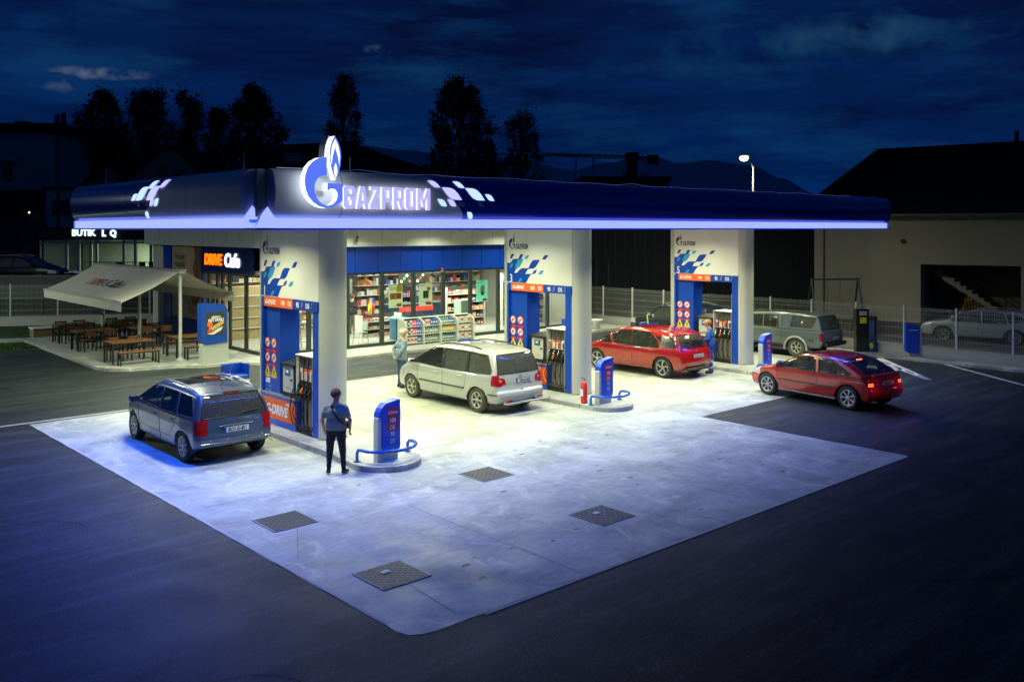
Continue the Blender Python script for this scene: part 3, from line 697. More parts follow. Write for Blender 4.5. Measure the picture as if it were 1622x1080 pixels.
def portal(x, num, lab):
    t = thing('pump_portal', lab, 'pump portal', (x, 17.5, .12), 0, 'white and blue pump portals under the canopy')
    D = .66; H = 4.64
    for yy, s in ((0, -1), (2.7, 1)):
        b = MB(); n = 14; a0 = PI if s < 0 else 0
        b.prism([(D/2+D/2*math.cos(a0+PI*k/n), yy+s*D/2*abs(math.sin(PI*k/n))) for k in range(n+1)], 0, H, GREYM, smooth=True)
        o = b.build('round_column', t)
        b = MB(); b.prism([(D/2+(D/2+.02)*math.cos(a0+PI*k/n), yy+s*(D/2+.02)*abs(math.sin(PI*k/n))) for k in range(n+1)], 0, .03, mat('base_ring', (.35, .28, .1), .5), smooth=True); b.build('base_ring', t)
    b = MB(); b.bb(0, D, 0, 2.7, 3.0, H, WHITE); b.build('upper_panel', t)
    b = MB(); b.bb(0, D, 0, .25, 0, 2.95, BLUE); b.build('side_panel', t)
    b = MB(); b.bb(0, D, 2.62, 2.7, 0, 2.95, BLUE); b.bb(.07, D-.07, 1.9, 2.62, 0, 2.95, BLUE); b.build('side_panel', t)
    b = MB(); b.bb(-.03, D+.03, 0, 2.62, 2.785, 3.015, BLUE); hd = b.build('header', t)
    MB().bb(-.036, -.031, 1.1, 2.48, 2.782, 3.018, ORANGE).build('orange_strip', hd)
    zb = 2.845
    for txt, y, bold, sz, sh, sx in (('G-DRIVE', 2.42, .006, .14, .2, .95), ('100', 1.66, .004, .155, 0, .85), ('D5', 1.32, .004, .155, 0, .85), ('95', .93, .006, .155, 0, .85), ('D5', .50, .006, .155, 0, .85)):
        yz(text_mesh(txt, sz, LETTERW, .004, bold, sx=sx, shear=sh), -.039, hd, 'lettering', y, zb)
    for y, m in ((.67, RED), (.24, NAVY)):
        b = MB(); b.add([(-.038, y+.04, zb), (-.038, y-.01, zb+.02), (-.038, y-.03, zb+.14), (-.038, y+.01, zb+.10)], [(0, 1, 2, 3)], LETTERW)
        b.add([(-.0385, y+.03, zb+.01), (-.0385, y-.005, zb+.025), (-.0385, y-.023, zb+.12), (-.0385, y+.012, zb+.09)], [(0, 1, 2, 3)], m); b.build('leaf_mark', hd)
    off = .12
    b = MB()
    for i, (m, poly) in enumerate(PAT):
        pts = [uv(*p) for p in poly]
        xx = -.003-.002*(i > 0)
        me = curve_mesh('w', [[(-p[0], p[1]-off) for p in pts]], .002, m); me.transform(FACE['-x'])
        link('wave_print', me, t, (xx, 0, 0))
    if num: yz(text_mesh(num, .34, LETTERW, .004, .004, sx=.8), -.008, t, 'number', 2.58, 3.03)
    # small printed emblem and name
    for q in (LOGO_G, LOGO_F):
        yz(curve_mesh('emblem', [lg(q, .00183*.36, .00165*.36)], .003, NAVY), -.003, t, 'emblem', 2.62, 4.02)
    yz(curve_mesh('emblem', [lg(LOGO_W, .00183*.36, .00165*.36, )], .003, WHITE), -.005, t, 'emblem', 2.62, 4.02)
    for (lp,) in block_text('GAZPROM', .155, .52): yz(curve_mesh('letter', lp, .003, NAVY), -.003, t, 'name_lettering', 2.30, 4.02)
    for dy, dz in ((2.5, 1.90), (2.18, 1.90), (2.5, 1.55), (2.18, 1.55)):
        o = pictogram('ban', dy, dz, t, .125); o.location.x = .068
    for dy, dz in ((2.5, 1.24), (2.18, 1.24)):
        o = pictogram('warn', dy, dz, t, .13); o.location.x = .068
    b = MB(); b.bb(.062, .069, 2.38, 2.6, .93, 1.05, LETTERW); b.build('notice', t)
    b = MB()
    for i in range(3):
        b.bb(.062, .068, 2.52, 2.6, .66+i*.09-.0, .71+i*.09, mat('pale_blue', (.15, .45, .8), .5)); b.bb(.062, .068, 2.3, 2.47, .675+i*.09, .69+i*.09, MATS['pale_blue'])
    b.build('notice', t)
    # plinth with the orange band
    b = MB(); b.bb(-.02, D+.02, .94, 2.63, .0, .70, BLUE, .01); b.bb(-.03, D+.03, .93, 2.64, .70, .735, mat('steel_top', (.33, .36, .36), .35, .5)); pl = b.build('plinth', t)
    MB().bb(-.028, -.021, .95, 2.62, .15, .63, ORANGE).build('orange_strip', pl)
    MB().bb(0, D, .3, 2.6, -.005, .02, BLACK).build('base', t)
    yz(text_mesh('G-DRIVE', .30, LETTERW, .006, .014, sx=.92, shear=.2), -.031, pl, 'lettering', 2.4, .27)
    yz(text_mesh('FUEL', .07, LETTERW, .006, .003, sx=1, shear=.2), -.031, pl, 'lettering', 1.42, .53)
    return t
def pump(x, lab):
    t = thing('fuel_pump', lab, 'fuel pump', (x, 17.78, .14), 0, 'fuel dispensers with four hoses on the near side')
    W_, D, H = .72, .66, 1.76
    b = MB(); b.bb(.14, D-.14, .02, W_-.02, .02, H-.03, mat('pump_core', (.13, .14, .13), .4, .4)); b.bb(-.01, D+.01, -.02, W_+.02, H-.03, H, WHITE, .01); b.bb(0, D, W_-.03, W_+.02, 0, H-.03, WHITE, .006); b.bb(0, D, -.02, .02, 0, H-.03, SILV, .006); b.bb(0, D, 0, W_, 0, .06, BLACK)
    b.build('cabinet', t)
    PANB = mat('pump_bay', (.3, .3, .27), .3, .5)
    for k in range(4):
        y = .09+k*.18
        b = MB(); b.bb(.11, .142, y-.075, y+.075, .08, .8, PANB); b.bb(.07, .145, y-.08, y+.08, .80, 1.17, BLACK, .01); b.bb(.12, .145, y-.075, y+.075, 1.45, 1.72, mat('pump_top', (.42, .17, .1) if k % 2 else (.12, .13, .13), .4))
        b.build('bay', t)
        b = MB(); b.bb(.06, .10, y-.075, y+.075, 1.17, 1.37, LETTERW, .005); b.bb(.055, .061, y-.06, y+.04, 1.19, 1.36, (ORANGE, BLUE, ORANGE, BLUE)[k]); b.bb(.06, .1, y-.075, y+.075, 1.375, 1.43, ORANGE if k in (1, 2) else LETTERW)
        b.prism([(y-.05, 1.2), (y+.03, 1.22), (y+.045, 1.33), (y-.02, 1.36)], .052, .056, (NAVY, RED, LETTERW, ORANGE)[k], axis='x'); b.build('grade_label', t)
        b = MB(); b.tube([(.04, y, 1.12), (.0, y, 1.02), (-.03, y, .93)], .016, CHROME, 6)
        b.box((.0, y, .96), (.07, .05, .16), (BLACK, BLACK, ORANGE, mat('green_grip', (.0, .28, .12), .4))[k], ry=R(28), bev=.015); b.box((-.01, y, .84), (.06, .045, .07), BLACK, bev=.01); b.build('nozzle', t)
        b = MB(); b.tube([(.1, y+.055, 1.74), (-.02, y+.055, 1.72), (-.03, y+.05, 1.4), (-.03, y+.05, .9), (-.03, y+.05, .3), (-.02, y+.04, .04)], .012, BLACK, 6)
        sg = .16+.06*k
        b.tube([(-.01, y, .82), (-.05, y+.01, .7), (-.06-.02*k, y+.05, .45), (-.05, y-.0, .22), (-.05, y-sg*.4, .13), (-.04, y-sg, .11), (-.02, y-sg*1.05+.03, .2)], .013, BLACK, 6); b.build('hose', t)
    b = MB(); b.tube([(-.05, .78, .95), (-.07, .84, .7), (-.07, .88, .45), (-.05, .8, .2), (-.03, .6, .12), (-.03, .4, .1)], .013, BLACK, 6); b.build('hose', t)
    return t
def terminal(x, lab):
    t = thing('payment_terminal', lab, 'terminal', (x, 18.88, .87), 0, 'self service terminals beside the pumps')
    b = MB(); b.bb(.02, .6, -.33, .33, 0, .78, BLACK, .02)
    b.add([(-.04, -.34, .72), (-.04, .34, .72), (.62, .34, .80), (.62, -.34, .80), (-.04, -.34, .76), (-.04, .34, .76), (.62, .34, .84), (.62, -.34, .84)], [(3, 2, 1, 0), (4, 5, 6, 7), (0, 1, 5, 4), (2, 3, 7, 6), (1, 2, 6, 5), (3, 0, 4, 7)], BLACK)
    b.build('housing', t)
    b = MB(); b.bb(-.0, .021, -.23, .23, .10, .72, mat('terminal_face', (.5, .51, .5), .4)); b.build('face', t)
    b = MB(); b.bb(-.006, .001, -.12, .12, .48, .64, emis('screen', (.02, .06, .1))); b.bb(-.008, -.005, -.03, .07, .55, .61, emis('screen_lit', (.5, .7, .8))); b.build('screen', t)
    yz(text_mesh('GAZPROM', .035, ORANGE, .002, .001), -.004, t, 'lettering', .09, .2)
    MB().bb(-.02, .001, -.2, -.13, .38, .42, BLACK).build('card_slot', t)
    return t
POS = [(10.15, '1', 'first'), (18.15, '3', 'third'), (26.3, '5', 'fifth')]
portal(10.15, '1', 'white and blue pump portal nearest the camera, beside the man in the grey shirt')
portal(18.15, '3', 'white and blue pump portal marked 3 behind the silver minivan')
portal(26.3, '5', 'white and blue pump portal marked 5 beside the attendant in blue')
pump(10.15, 'fuel pump with four hanging hoses in the nearest portal by the man in grey shirt')
pump(18.15, 'fuel pump with four hanging hoses in the middle portal behind the silver minivan')
pump(26.3, 'fuel pump with four hoses in the far portal behind the attendant in blue')
terminal(10.15, 'black framed payment terminal on the orange G-DRIVE plinth beside the grey car')
terminal(18.15, 'black framed payment terminal on the plinth behind the silver minivan')
terminal(26.3, 'black framed payment terminal partly hidden by the attendant in blue')

# ------------------------------------------------------------ price signs, hoops
PSB = mat('sign_blue', (.002, .075, .55), .3, coat=.3)
def price_sign(x, y, lab):
    t = thing('fuel_grade_sign', lab, 'sign', (x, y, .12), 0, 'low blue fuel grade signs on the island heads')
    b = MB(); b.bb(-.27, -.18, -.02, .15, 0, .88, mat('pale_steel', (.5, .52, .52), .4, .2), .01); b.bb(-.18, .22, .0, .13, 0, .15, MATS['pale_steel']); b.build('base', t)
    pr = [(-.25, .88), (-.24, .98), (-.19, 1.06), (-.1, 1.15), (.25, 1.20), (.26, 1.0), (.26, .28), (.24, .2), (.2, .17), (-.18, .15), (-.18, .88)]
    b = MB(); b.prism(pr, -.03, .16, PSB, axis='y'); b.build('body', t)
    for z0, z1, txt, m in ((.88, 1.045, 'G-Drive', ORANGE), (.74, .865, '100', ORANGE), (.60, .725, 'D5', ORANGE), (.48, .58, '95', None), (.33, .45, 'D5', None)):
        if m: MB().bb(-.06, .2, -.036, -.031, z0, z1, mat('sign_red', (.62, .02, .045), .4)).build('price_field', t)
        sz = .085 if txt == 'G-Drive' else .125
        put('lettering', text_mesh(txt, sz, LETTERW, .003, .002, sx=.8, shear=.15 if txt == 'G-Drive' else 0, align='CENTER'), t, (.07, -.038, (z0+z1)/2-sz*.36), '-y')
    return t
price_sign(10.27, 14.97, 'blue fuel grade sign with red price fields nearest the camera'); price_sign(17.87, 15.98, 'blue fuel grade sign beside the red fire extinguisher'); price_sign(25.9, 16.15, 'blue fuel grade sign just behind the red hatchback front')
def hoop(cx, cyy, r, lab):
    t = thing('guard_rail', lab, 'guard rail', (cx, cyy, .12), 0, 'bent blue tubular guard rails round the island heads')
    pts = [(-r, .08, 0), (-r, .08, .17), (-r, .04, .235), (-r*.98, -.06, .25)]+[(-r*math.cos(a), -r*math.sin(a)*.82-.06, .25) for a in [PI*k/14 for k in range(1, 14)]]+[(r*.98, -.06, .25), (r, .04, .235), (r, .10, .17), (r, .10, 0)]
    b = MB(); b.tube(pts, .034, mat('rail_blue', (.003, .1, .5), .25, coat=.5), 10); b.build('tube', t)
    for s, yy in ((-1, .08), (1, .10)): MB().lathe([(.075, 0), (.075, .012)], MATS['rail_blue'], 14, c=(s*r, yy, 0)).build('foot_plate', t)
hoop(10.36, 15.22, .62, 'bent blue guard rail in front of the nearest fuel grade sign'); hoop(17.98, 16.0, .58, 'bent blue guard rail beside the red fire extinguisher'); hoop(26.0, 16.1, .6, 'bent blue guard rail by the headlight of the red hatchback')
def extinguisher(x, y, z, lab, s=1):
    t = thing('fire_extinguisher', lab, 'fire extinguisher', (x, y, z)); t.scale = (s, s, s)
    MB().lathe([(.0, 0), (.085, .01), (.09, .05), (.09, .48), (.07, .55), (.03, .58), (.0, .585)], RED, 16).build('cylinder', t)
    MB().bb(-.093, -.085, -.05, .05, .2, .38, LETTERW).build('instruction_label', t)
    b = MB(); b.lathe([(.025, .57), (.025, .62)], CHROME, 8); b.box((-.03, 0, .66), (.12, .03, .02), BLACK, ry=R(12)); b.tube([(.02, 0, .62), (.08, .03, .6), (.11, .05, .4), (.1, .05, .15)], .012, BLACK, 6); b.build('valve', t)
extinguisher(17.48, 16.4, .12, 'red fire extinguisher with white label standing by the second blue grade sign')
# ------------------------------------------------------------ windscreen-water stations
def water(x, y, lab, s=1, brush=False):
    t = thing('water_station', lab, 'water station', (x, y, .12))
    b = MB(); b.bb(-.3, .3, -.25, .25, 0, .62, WHITE, .03); b.build('body', t)
    pr = [(-.33, .55), (.33, .55), (.33, .85), (.28, .97), (.05, 1.0), (-.33, 1.0)]
    b = MB(); b.prism([(-.28, .62), (.28, .62), (.28, .9), (-.28, 1.0)], -.28, -.26, BLUE, axis='x'); b.prism([(-.28, .6), (.28, .6), (.28, .97), (-.28, 1.0)], .26, .28, BLUE, axis='x'); b.bb(-.28, .28, .2, .26, .55, 1.0, BLUE, .02); b.bb(-.3, .3, -.26, .26, .6, .72, BLUE, .02); b.build('basin', t)
    MB().bb(-.307, -.295, -.14, .08, .3, .5, BLUE).build('access_door', t)
    if brush: MB().tube([(0, 0, .7), (-.05, .03, 1.3)], .025, mat('lime', (.5, .75, .05), .5), 6).build('brush', t)
water(10.75, 22.9, 'blue and white water station behind the grey estate car'); water(27.3, 22.2, 'blue water station with lime brush behind the red five-door car', brush=True)
water(18.7, 22.7, 'blue water station hidden behind the middle portal by the silver minivan')
# ------------------------------------------------------------ shop
SX0, SX1, SY0, SY1 = 15.35, 31.7, 30.0, 40.9
shop = thing('shop_building', 'low station shop with white band, blue panels and lit floor-to-ceiling windows', 'shop')
BAND = mat('band_white', (.5, .52, .49), .4, .1, var=.04, vscale=.7)
b = MB(); b.bb(SX0-.45, SX1+.2, SY0-.45, SY0+.1, 4.05, 5.05, BAND); b.bb(SX0-.45, SX0+.1, SY0+.1, SY1, 4.05, 5.05, BAND)
for k in range(15): b.bb(SX0+k*1.15-.006, SX0+k*1.15+.006, SY0-.453, SY0-.44, 4.07, 5.03, JM)
for k in range(10): b.bb(SX0-.453, SX0-.44, SY0+.3+k*1.1-.006, SY0+.3+k*1.1+.006, 4.07, 5.03, JM)
b.build('parapet_band', shop)
MB().bb(SX0, SX1, SY0+.1, SY1-.2, 4.6, 4.95, mat('roof_dark', (.05, .05, .05))).build('roof', shop)
SEAM = [15.4, 16.55, 17.7, 18.97, 20.02, 21.09, 22.16, 23.28, 24.34, 25.40, 26.47, 27.5, 28.55, 29.6, 30.65, 31.7]
PB = mat('facade_blue', (.003, .045, .40), .3, coat=.15)
for i in range(15):
    o = MB().bb(SEAM[i]+.012, SEAM[i+1]-.012, SY0-.06, SY0, 3.02, 4.04, PB).build('facade_panel', shop)
b = MB(); b.bb(SX0, SX1, SY0-.03, SY0+.08, 3.0, 4.05, DARKFR); b.build('panel_backing', shop)
MUL = [15.4, 17.0, 18.66, 20.26, 21.81, 23.34, 24.83, 26.43, 27.4, 28.35, 29.5, 31.0]
FR = mat('window_frame', (.03, .045, .042), .4)
GL = glass('shop_glass', (.80, .86, .82), .06)
def window(parent, p0, p1, z0, z1, ax, fixed, fr=.085, dp=.07, name='window'):
    b = MB()
    if ax == 'x':
        b.bb(p0, p0+fr, fixed-.02, fixed+dp, z0, z1, FR); b.bb(p1-fr, p1, fixed-.02, fixed+dp, z0, z1, FR); b.bb(p0+fr, p1-fr, fixed-.02, fixed+dp, z0, z0+.12, FR); b.bb(p0+fr, p1-fr, fixed-.02, fixed+dp, z1-.06, z1, FR)
    else:
        b.bb(fixed-.02, fixed+dp, p0, p0+fr, z0, z1, FR); b.bb(fixed-.02, fixed+dp, p1-fr, p1, z0, z1, FR); b.bb(fixed-.02, fixed+dp, p0+fr, p1-fr, z0, z0+.12, FR); b.bb(fixed-.02, fixed+dp, p0+fr, p1-fr, z1-.06, z1, FR)
    o = b.build(name, parent); g = MB()
    if ax == 'x': g.quad((p0+fr, fixed+.03, z0+.12), (p1-fr, fixed+.03, z0+.12), (p1-fr, fixed+.03, z1-.06), (p0+fr, fixed+.03, z1-.06), GL)
    else: g.quad((fixed+.03, p1-fr, z0+.12), (fixed+.03, p0+fr, z0+.12), (fixed+.03, p0+fr, z1-.06), (fixed+.03, p1-fr, z1-.06), GL)
    g.build('pane', o); return o
for i in range(len(MUL)-1): window(shop, MUL[i]+.004, MUL[i+1]-.004, .10, 3.0, 'x', SY0)
MB().bb(31.0, SX1, SY0-.02, SY0+.1, .1, 3.0, FR).build('wall', shop)
LM = [30.05, 31.8, 33.2, 33.85, 34.3, 35.1, 35.65]
for i in range(len(LM)-1): window(shop, LM[i]+.004, LM[i+1]-.004, .10, 3.0, 'y', SX0, name='door' if i in (2, 4) else 'window')
IW = mat('inner_wall', (.5, .5, .45), .6); FLR = mat('shop_floor', (.42, .41, .37), .3, var=.05, vscale=3)
b = MB(); b.bb(SX0, SX0+.2, 35.66, 38.92, 0, 4.05, PB); b.bb(SX0-.02, SX0+.2, 38.92, 39.7, 0, 4.05, PB); b.build('wall', shop)
b = MB(); b.bb(SX0-.06, SX0+.2, 39.72, SY1, 0, 4.05, BAND)
for k in range(5): b.bb(SX0-.075, SX0-.06, 39.8+k*.22, 39.86+k*.22, 0, 4.05, BAND)
b.build('wall', shop)
MB().bb(SX0+.2, SX1, SY1-.2, SY1, 0, 4.6, IW).build('wall', shop)
MB().bb(SX1-.1, SX1, SY0+.1, SY1-.2, 0, 4.6, IW).build('wall', shop)
MB().bb(SX0+.05, SX1-.1, SY0+.08, SY1-.2, .05, .11, FLR).build('floor', shop)
MB().bb(SX0+.05, SX1-.1, SY0+.08, SY1-.2, 3.05, 3.15, mat('inner_ceiling', (.6, .6, .57), .7)).build('ceiling', shop)
MB().bb(SX0+.3, SX1-.3, 37.6, 37.7, .11, 3.05, mat('back_wall', (.20, .165, .12), .6, var=.35, vscale=2.5)).build('inner_partition', shop)
TL = emis('tube_light', (1, 1, .85), 3.2)
tl = MB().bb(-.75, .75, -.05, .05, -.05, 0, TL).mesh('strip_lamp')
for x in (17.2, 19.4, 21.6, 23.9, 26.2, 28.4, 30.4):
    for y in (31.2, 33.6):
        link('strip_lamp', tl, shop, (x, y, 3.04))
    area('shop_light', (x, 32.4, 2.96), 1.6, 1.5, 150, (.97, 1, .80))
area('shop_light', (18, 35.6, 2.96), 2, 1.5, 90, (1, .95, .78)); area('shop_light', (25, 35.6, 2.96), 5, 1.5, 120, (1, .96, .8))
# cafe sign band
cs = thing('cafe_sign', 'dark blue sign band with glowing orange DRIVE and white Cafe lettering', 'sign', (SX0, 33.3, 3.02))
MB().bb(-.09, -.01, -2.25, 2.33, 0, 1.02, mat('sign_navy', (.004, .02, .10), .25, coat=.3)).build('board', cs)
MB().bb(-.1, -.09, -.95, -.93, 0, 1.02, BLACK).build('joint', cs)
yz(text_mesh('DRIVE', .60, emis('glow_orange', (1.6, .26, .0), 1.2), .03, .02, shear=.1, sx=.98), -.115, cs, 'lettering', 1.95, .30)
yz(text_mesh('Cafe', .72, emis('glow_white', (1, 1.1, 1.25), 1.5), .03, .022, shear=.1, sx=.98), -.115, cs, 'lettering', .12, .26)
ps = thing('poster', 'tall beige coffee poster with Vrhunski italijanski kvalitet lettering on the blue end wall', 'poster', (SX0, 37.2, 1.0))
PBG = mat('poster_beige', (.36, .27, .18), .5, var=.1, vscale=1); PBR = mat('poster_brown', (.13, .06, .025), .5, var=.2, vscale=2)
MB().bb(-.05, -.01, -1.45, 1.5, 0, 3.02, PBG).build('board', ps)
b = MB(); b.prism([(-1.45, .9), (-1.45, 3.02), (-.7, 3.02), (-.9, 2.6), (-.6, 2.1), (-.95, 1.6), (-.7, .9)], -.052, -.0505, PBR, axis='x'); b.build('print', ps)
b = MB(); b.prism([(-1.45, 0), (1.5, 0), (1.5, 1.2), (.9, 1.2), (-.6, .15), (-1.45, .1)], -.054, -.0505, mat('poster_pale', (.42, .38, .33), .5), axis='x'); b.build('print', ps)
b = MB(); b.prism([(-.9+.42*math.cos(k*PI/8), 1.1+.55*math.sin(k*PI/8)) for k in range(16)], -.057, -.0545, PBR, axis='x'); b.prism([(-.9+.25*math.cos(k*PI/8), 1.1+.33*math.sin(k*PI/8)) for k in range(16)], -.06, -.0575, mat('cup', (.25, .1, .04), .5), axis='x'); b.build('print', ps)
INK = mat('ink', (.02, .02, .02), .6)
for i, tx in enumerate(('Vrhunski', 'italijanski', 'kvalitet')): yz(text_mesh(tx, .36, INK, .002, .006, sx=.8), -.053, ps, 'lettering', 1.2, 2.45-.32*i)
MB().bb(-.053, -.051, -.5, 1.1, 1.55, 1.57, INK).build('print', ps)
# hanging posters in the window
def paper(m):
    t_ = m.node_tree; b_ = t_.nodes['Principled BSDF']; tr = t_.nodes.new('ShaderNodeBsdfTranslucent'); tr.inputs[0].default_value = tuple(min(1, c_*1.3) for c_ in b_.inputs[0].default_value[:3])+(1,)
    mx = t_.nodes.new('ShaderNodeMixShader'); mx.inputs[0].default_value = .5; o_ = t_.nodes['Material Output']; t_.links.new(b_.outputs[0], mx.inputs[1]); t_.links.new(tr.outputs[0], mx.inputs[2]); t_.links.new(mx.outputs[0], o_.inputs[0]); return m
HPG = 'sale posters hanging inside the shop window'
def hposter(x0, x1, z0, z1, bg, items, lab):
    t = thing('window_poster', lab, 'poster', ((x0+x1)/2, 30.16, z0), 0, HPG); w_ = x1-x0; h = z1-z0
    MB().bb(-w_/2, w_/2, 0, .012, 0, h, bg).build('sheet', t)
    b = MB(); b.tube([(-w_*.3, .006, h), (-w_*.3, .006, 3.05-z0)], .003, CHROME, 4); b.tube([(w_*.3, .006, h), (w_*.3, .006, 3.05-z0)], .003, CHROME, 4); b.build('cord', t)
    for k, (a, b_, c_, d, m) in enumerate(items): MB().bb(-w_/2+a*w_, -w_/2+b_*w_, -.003-.001*k, -.001-.001*k, c_*h, d*h, m).build('print', t)
PG = mat('poster_green', (.74, .84, .62), .5); PY = mat('poster_yellow', (.75, .75, .05), .5); PT = mat('poster_teal', (.40, .78, .68), .5); PDG = mat('poster_dgreen', (.02, .3, .2), .5); PX = mat('poster_brick', (.6, .14, .05), .5)
for m_ in (PG, PY, PT, PDG, PX): paper(m_)
hposter(20.69, 21.37, 1.54, 2.46, PG, [(.55, .97, .68, .97, PY), (.10, .88, .38, .64, PX), (.2, .6, .42, .58, YELLOW), (.25, .35, .46, .54, BLACK), (.55, .92, .06, .18, PX), (.06, .5, .8, .82, PDG), (.06, .45, .86, .88, PDG)], 'pale green poster with brown and yellow bar print behind the glass')
hposter(22.20, 22.88, 1.53, 2.46, PG, [(.3, .72, .34, .68, PDG), (.5, .7, .38, .56, PX), (.6, .85, .7, .83, ORANGE), (.5, .92, .06, .18, PX), (.06, .4, .9, .92, PDG)], 'pale green poster with dark green cup print in the window')
hposter(25.29, 25.95, 1.54, 2.48, PT, [(.35, .72, .35, .75, mat('milky', (.5, .62, .5), .5)), (.42, .62, .3, .45, PX), (.55, .92, .04, .14, PX), (.06, .5, .88, .9, PDG)], 'turquoise poster with pale bottle print at right of the window')

# goods ---------------------------------------------------------
GC = {k: mat('goods_'+k, c_, .45) for k, c_ in dict(red=(.6, .04, .03), orange=(.75, .25, .03), yellow=(.7, .5, .05), green=(.06, .3, .06), white=(.65, .65, .6), blue=(.03, .1, .5), brown=(.25, .11, .04), black=(.02, .02, .025), pink=(.7, .07, .25), cream=(.6, .5, .33), teal=(.1, .4, .35), grey=(.28, .33, .3)).items()}
PKME = {}
def packet(col, w_, h, d):
    k = (col, w_, h, d)
    if k not in PKME:
        b = MB(); b.bb(-w_/2, w_/2, -d/2, d/2, 0, h, GC[col], .008); b.bb(-w_*.35, w_*.35, -d/2-.002, -d/2-.0005, h*.3, h*.7, GC['white'] if col != 'white' else GC['red']); PKME[k] = b.mesh('packet')
    return PKME[k]
def bottle(col, cap, h=.26, r=.04):
    k = ('b', col, cap, h, r)
    if k not in PKME:
        b = MB(); b.lathe([(0, 0), (r, .004), (r, h*.62), (r*.4, h*.82), (r*.35, h*.86)], GC[col], 10); b.lathe([(r*.42, h*.84), (r*.42, h), (0, h)], GC[cap], 8)
        b.lathe([(r*1.01, h*.2), (r*1.01, h*.5)], GC['white'] if col != 'white' else GC['blue'], 10); PKME[k] = b.mesh('bottle')
    return PKME[k]
SHW = mat('shelf_white', (.6, .6, .57), .45); SHD = mat('shelf_dark', (.03, .03, .03), .5)
def shelf(x0, x1, y, h, n, d, lab, m=SHW, back=SHD):
    t = thing('display_shelf', lab, 'shelf', (x0, y, .11)); w_ = x1-x0
    MB().bb(0, w_, d, d+.03, 0, h, back).build('back_panel', t)
    zs = [h*k/n+.04 for k in range(n)]
    for z in zs: MB().bb(0, w_, 0, d, z-.03, z, m).build('shelf_board', t)
    for xx in (0, w_): MB().bb(xx-.02, xx+.02, 0, d+.03, 0, h, m).build('side_panel', t)
    return zs
def fill(x0, x1, y, zs, cols, group, where, wmin=.13, wmax=.19, hh=.22, names=('bottom', 'second', 'third', 'fourth', 'fifth', 'top'), d=.12):
    for k, z in enumerate(zs):
        x = x0+.08
        while x < x1-.1:
            col = random.choice(cols); w_ = random.choice((wmin, (wmin+wmax)/2, wmax)); h = random.choice((hh*.7, hh*.85, hh))
            o = link('packet', packet(col, w_, h, d), None, (x+w_/2, y+.1, z+.112))
            tag(o, 'small %s packet on the %s shelf of the %s' % (col, names[min(k, len(names)-1)], where), 'packet', group); x += w_+.012
MIX = ['red', 'orange', 'cream', 'grey', 'white', 'blue', 'brown', 'black', 'cream', 'white', 'black', 'grey', 'brown']
zs = shelf(25.9, 28.2, 33.0, 1.9, 5, .4, 'tall grocery shelf left of the middle pump portal'); fill(25.9, 28.2, 33.0, zs, ['orange', 'brown', 'cream', 'red', 'white', 'black'], 'packets on the grocery shelf', 'grocery shelf', .15, .22)
zs = shelf(28.5, 31.2, 32.0, 2.5, 6, .4, 'tall shelf of car goods seen through the middle pump portal'); fill(28.5, 31.2, 32.0, zs, ['green', 'yellow', 'white', 'white', 'black', 'red', 'grey'], 'packets on the car goods shelf', 'car goods shelf', .16, .24, .3)
zs = shelf(20.3, 22.2, 36.9, 2.3, 6, .4, 'back wall shelf of pale goods behind the customer', mat('shelf_wood', (.45, .3, .14), .5), GC['cream']); fill(20.3, 22.2, 36.9, zs, ['cream', 'yellow', 'brown', 'white', 'orange'], 'packets on the back wall shelf', 'back wall shelf', .2, .28, .27)
zs = shelf(23.9, 25.4, 34.6, 1.9, 4, .4, 'shelf of pink and white goods under the dark menu board'); fill(23.9, 25.4, 34.6, zs, ['white', 'pink', 'white', 'blue', 'cream', 'red'], 'packets on the menu board shelf', 'shelf under the menu board', .14, .2)
zs = shelf(20.9, 22.9, 32.4, .95, 3, .55, 'low white bakery display behind the empty chair', SHW, SHD); fill(20.9, 22.9, 32.4, zs, ['cream', 'orange', 'brown', 'white', 'red'], 'packets on the bakery display', 'bakery display', .2, .26, .16)
bs = MB(); 
for k in range(5):
    z = .55+k*.48; bs.bb(23.6, 31.3, 37.05, 37.5, z-.03, z, SHW); x = 23.65
    while x < 31.2:
        w_ = random.uniform(.10, .24); bs.bb(x, x+w_, 37.1, 37.4, z, z+random.uniform(.15, .34), GC[random.choice(MIX)]); x += w_+.015
for k in range(4):
    z = .9+k*.5; bs.bb(16.0, 19.9, 37.1, 37.5, z-.03, z, SHW); x = 16.05
    while x < 19.8:
        w_ = random.uniform(.12, .3); bs.bb(x, x+w_, 37.15, 37.4, z, z+random.uniform(.12, .3), GC[random.choice(['brown', 'cream', 'orange', 'red', 'white', 'black'])]); x += w_+.03
o = bs.build('packets'); o['kind'] = 'stuff'; tag(o, 'rows of mixed goods on the shelves along the back wall of the shop')
MB2 = thing('menu_board', 'dark menu board with coffee photographs above the pink and white goods', 'menu board', (24.2, 33.4, 2.2))
MB().bb(-.75, .75, 0, .05, 0, .62, BLACK).build('board', MB2)
for i in range(9): MB().lathe([(.0, -.006), (.07, -.004)], [GC['cream'], GC['green'], GC['white'], GC['brown']][i % 4], 10, 'y', (-.6+.15*i, -.0, .16+.13*(i % 3))).build('print', MB2)
MB().tube([(-.5, .02, .62), (-.5, .02, .75)], .01, BLACK, 5).build('hanger', MB2); MB().tube([(.5, .02, .62), (.5, .02, .75)], .01, BLACK, 5).build('hanger', MB2)
ct = thing('shop_counter', 'navy counter with red stripe where the clerk stands', 'counter', (22.9, 33.3, .11))
MB().bb(0, 3.2, 0, .7, 0, 1.2, mat('counter_navy', (.01, .03, .07), .35)).build('front', ct); MB().bb(-.03, 3.23, -.05, .75, 1.2, 1.25, mat('counter_top', (.1, .16, .15), .3)).build('worktop', ct)
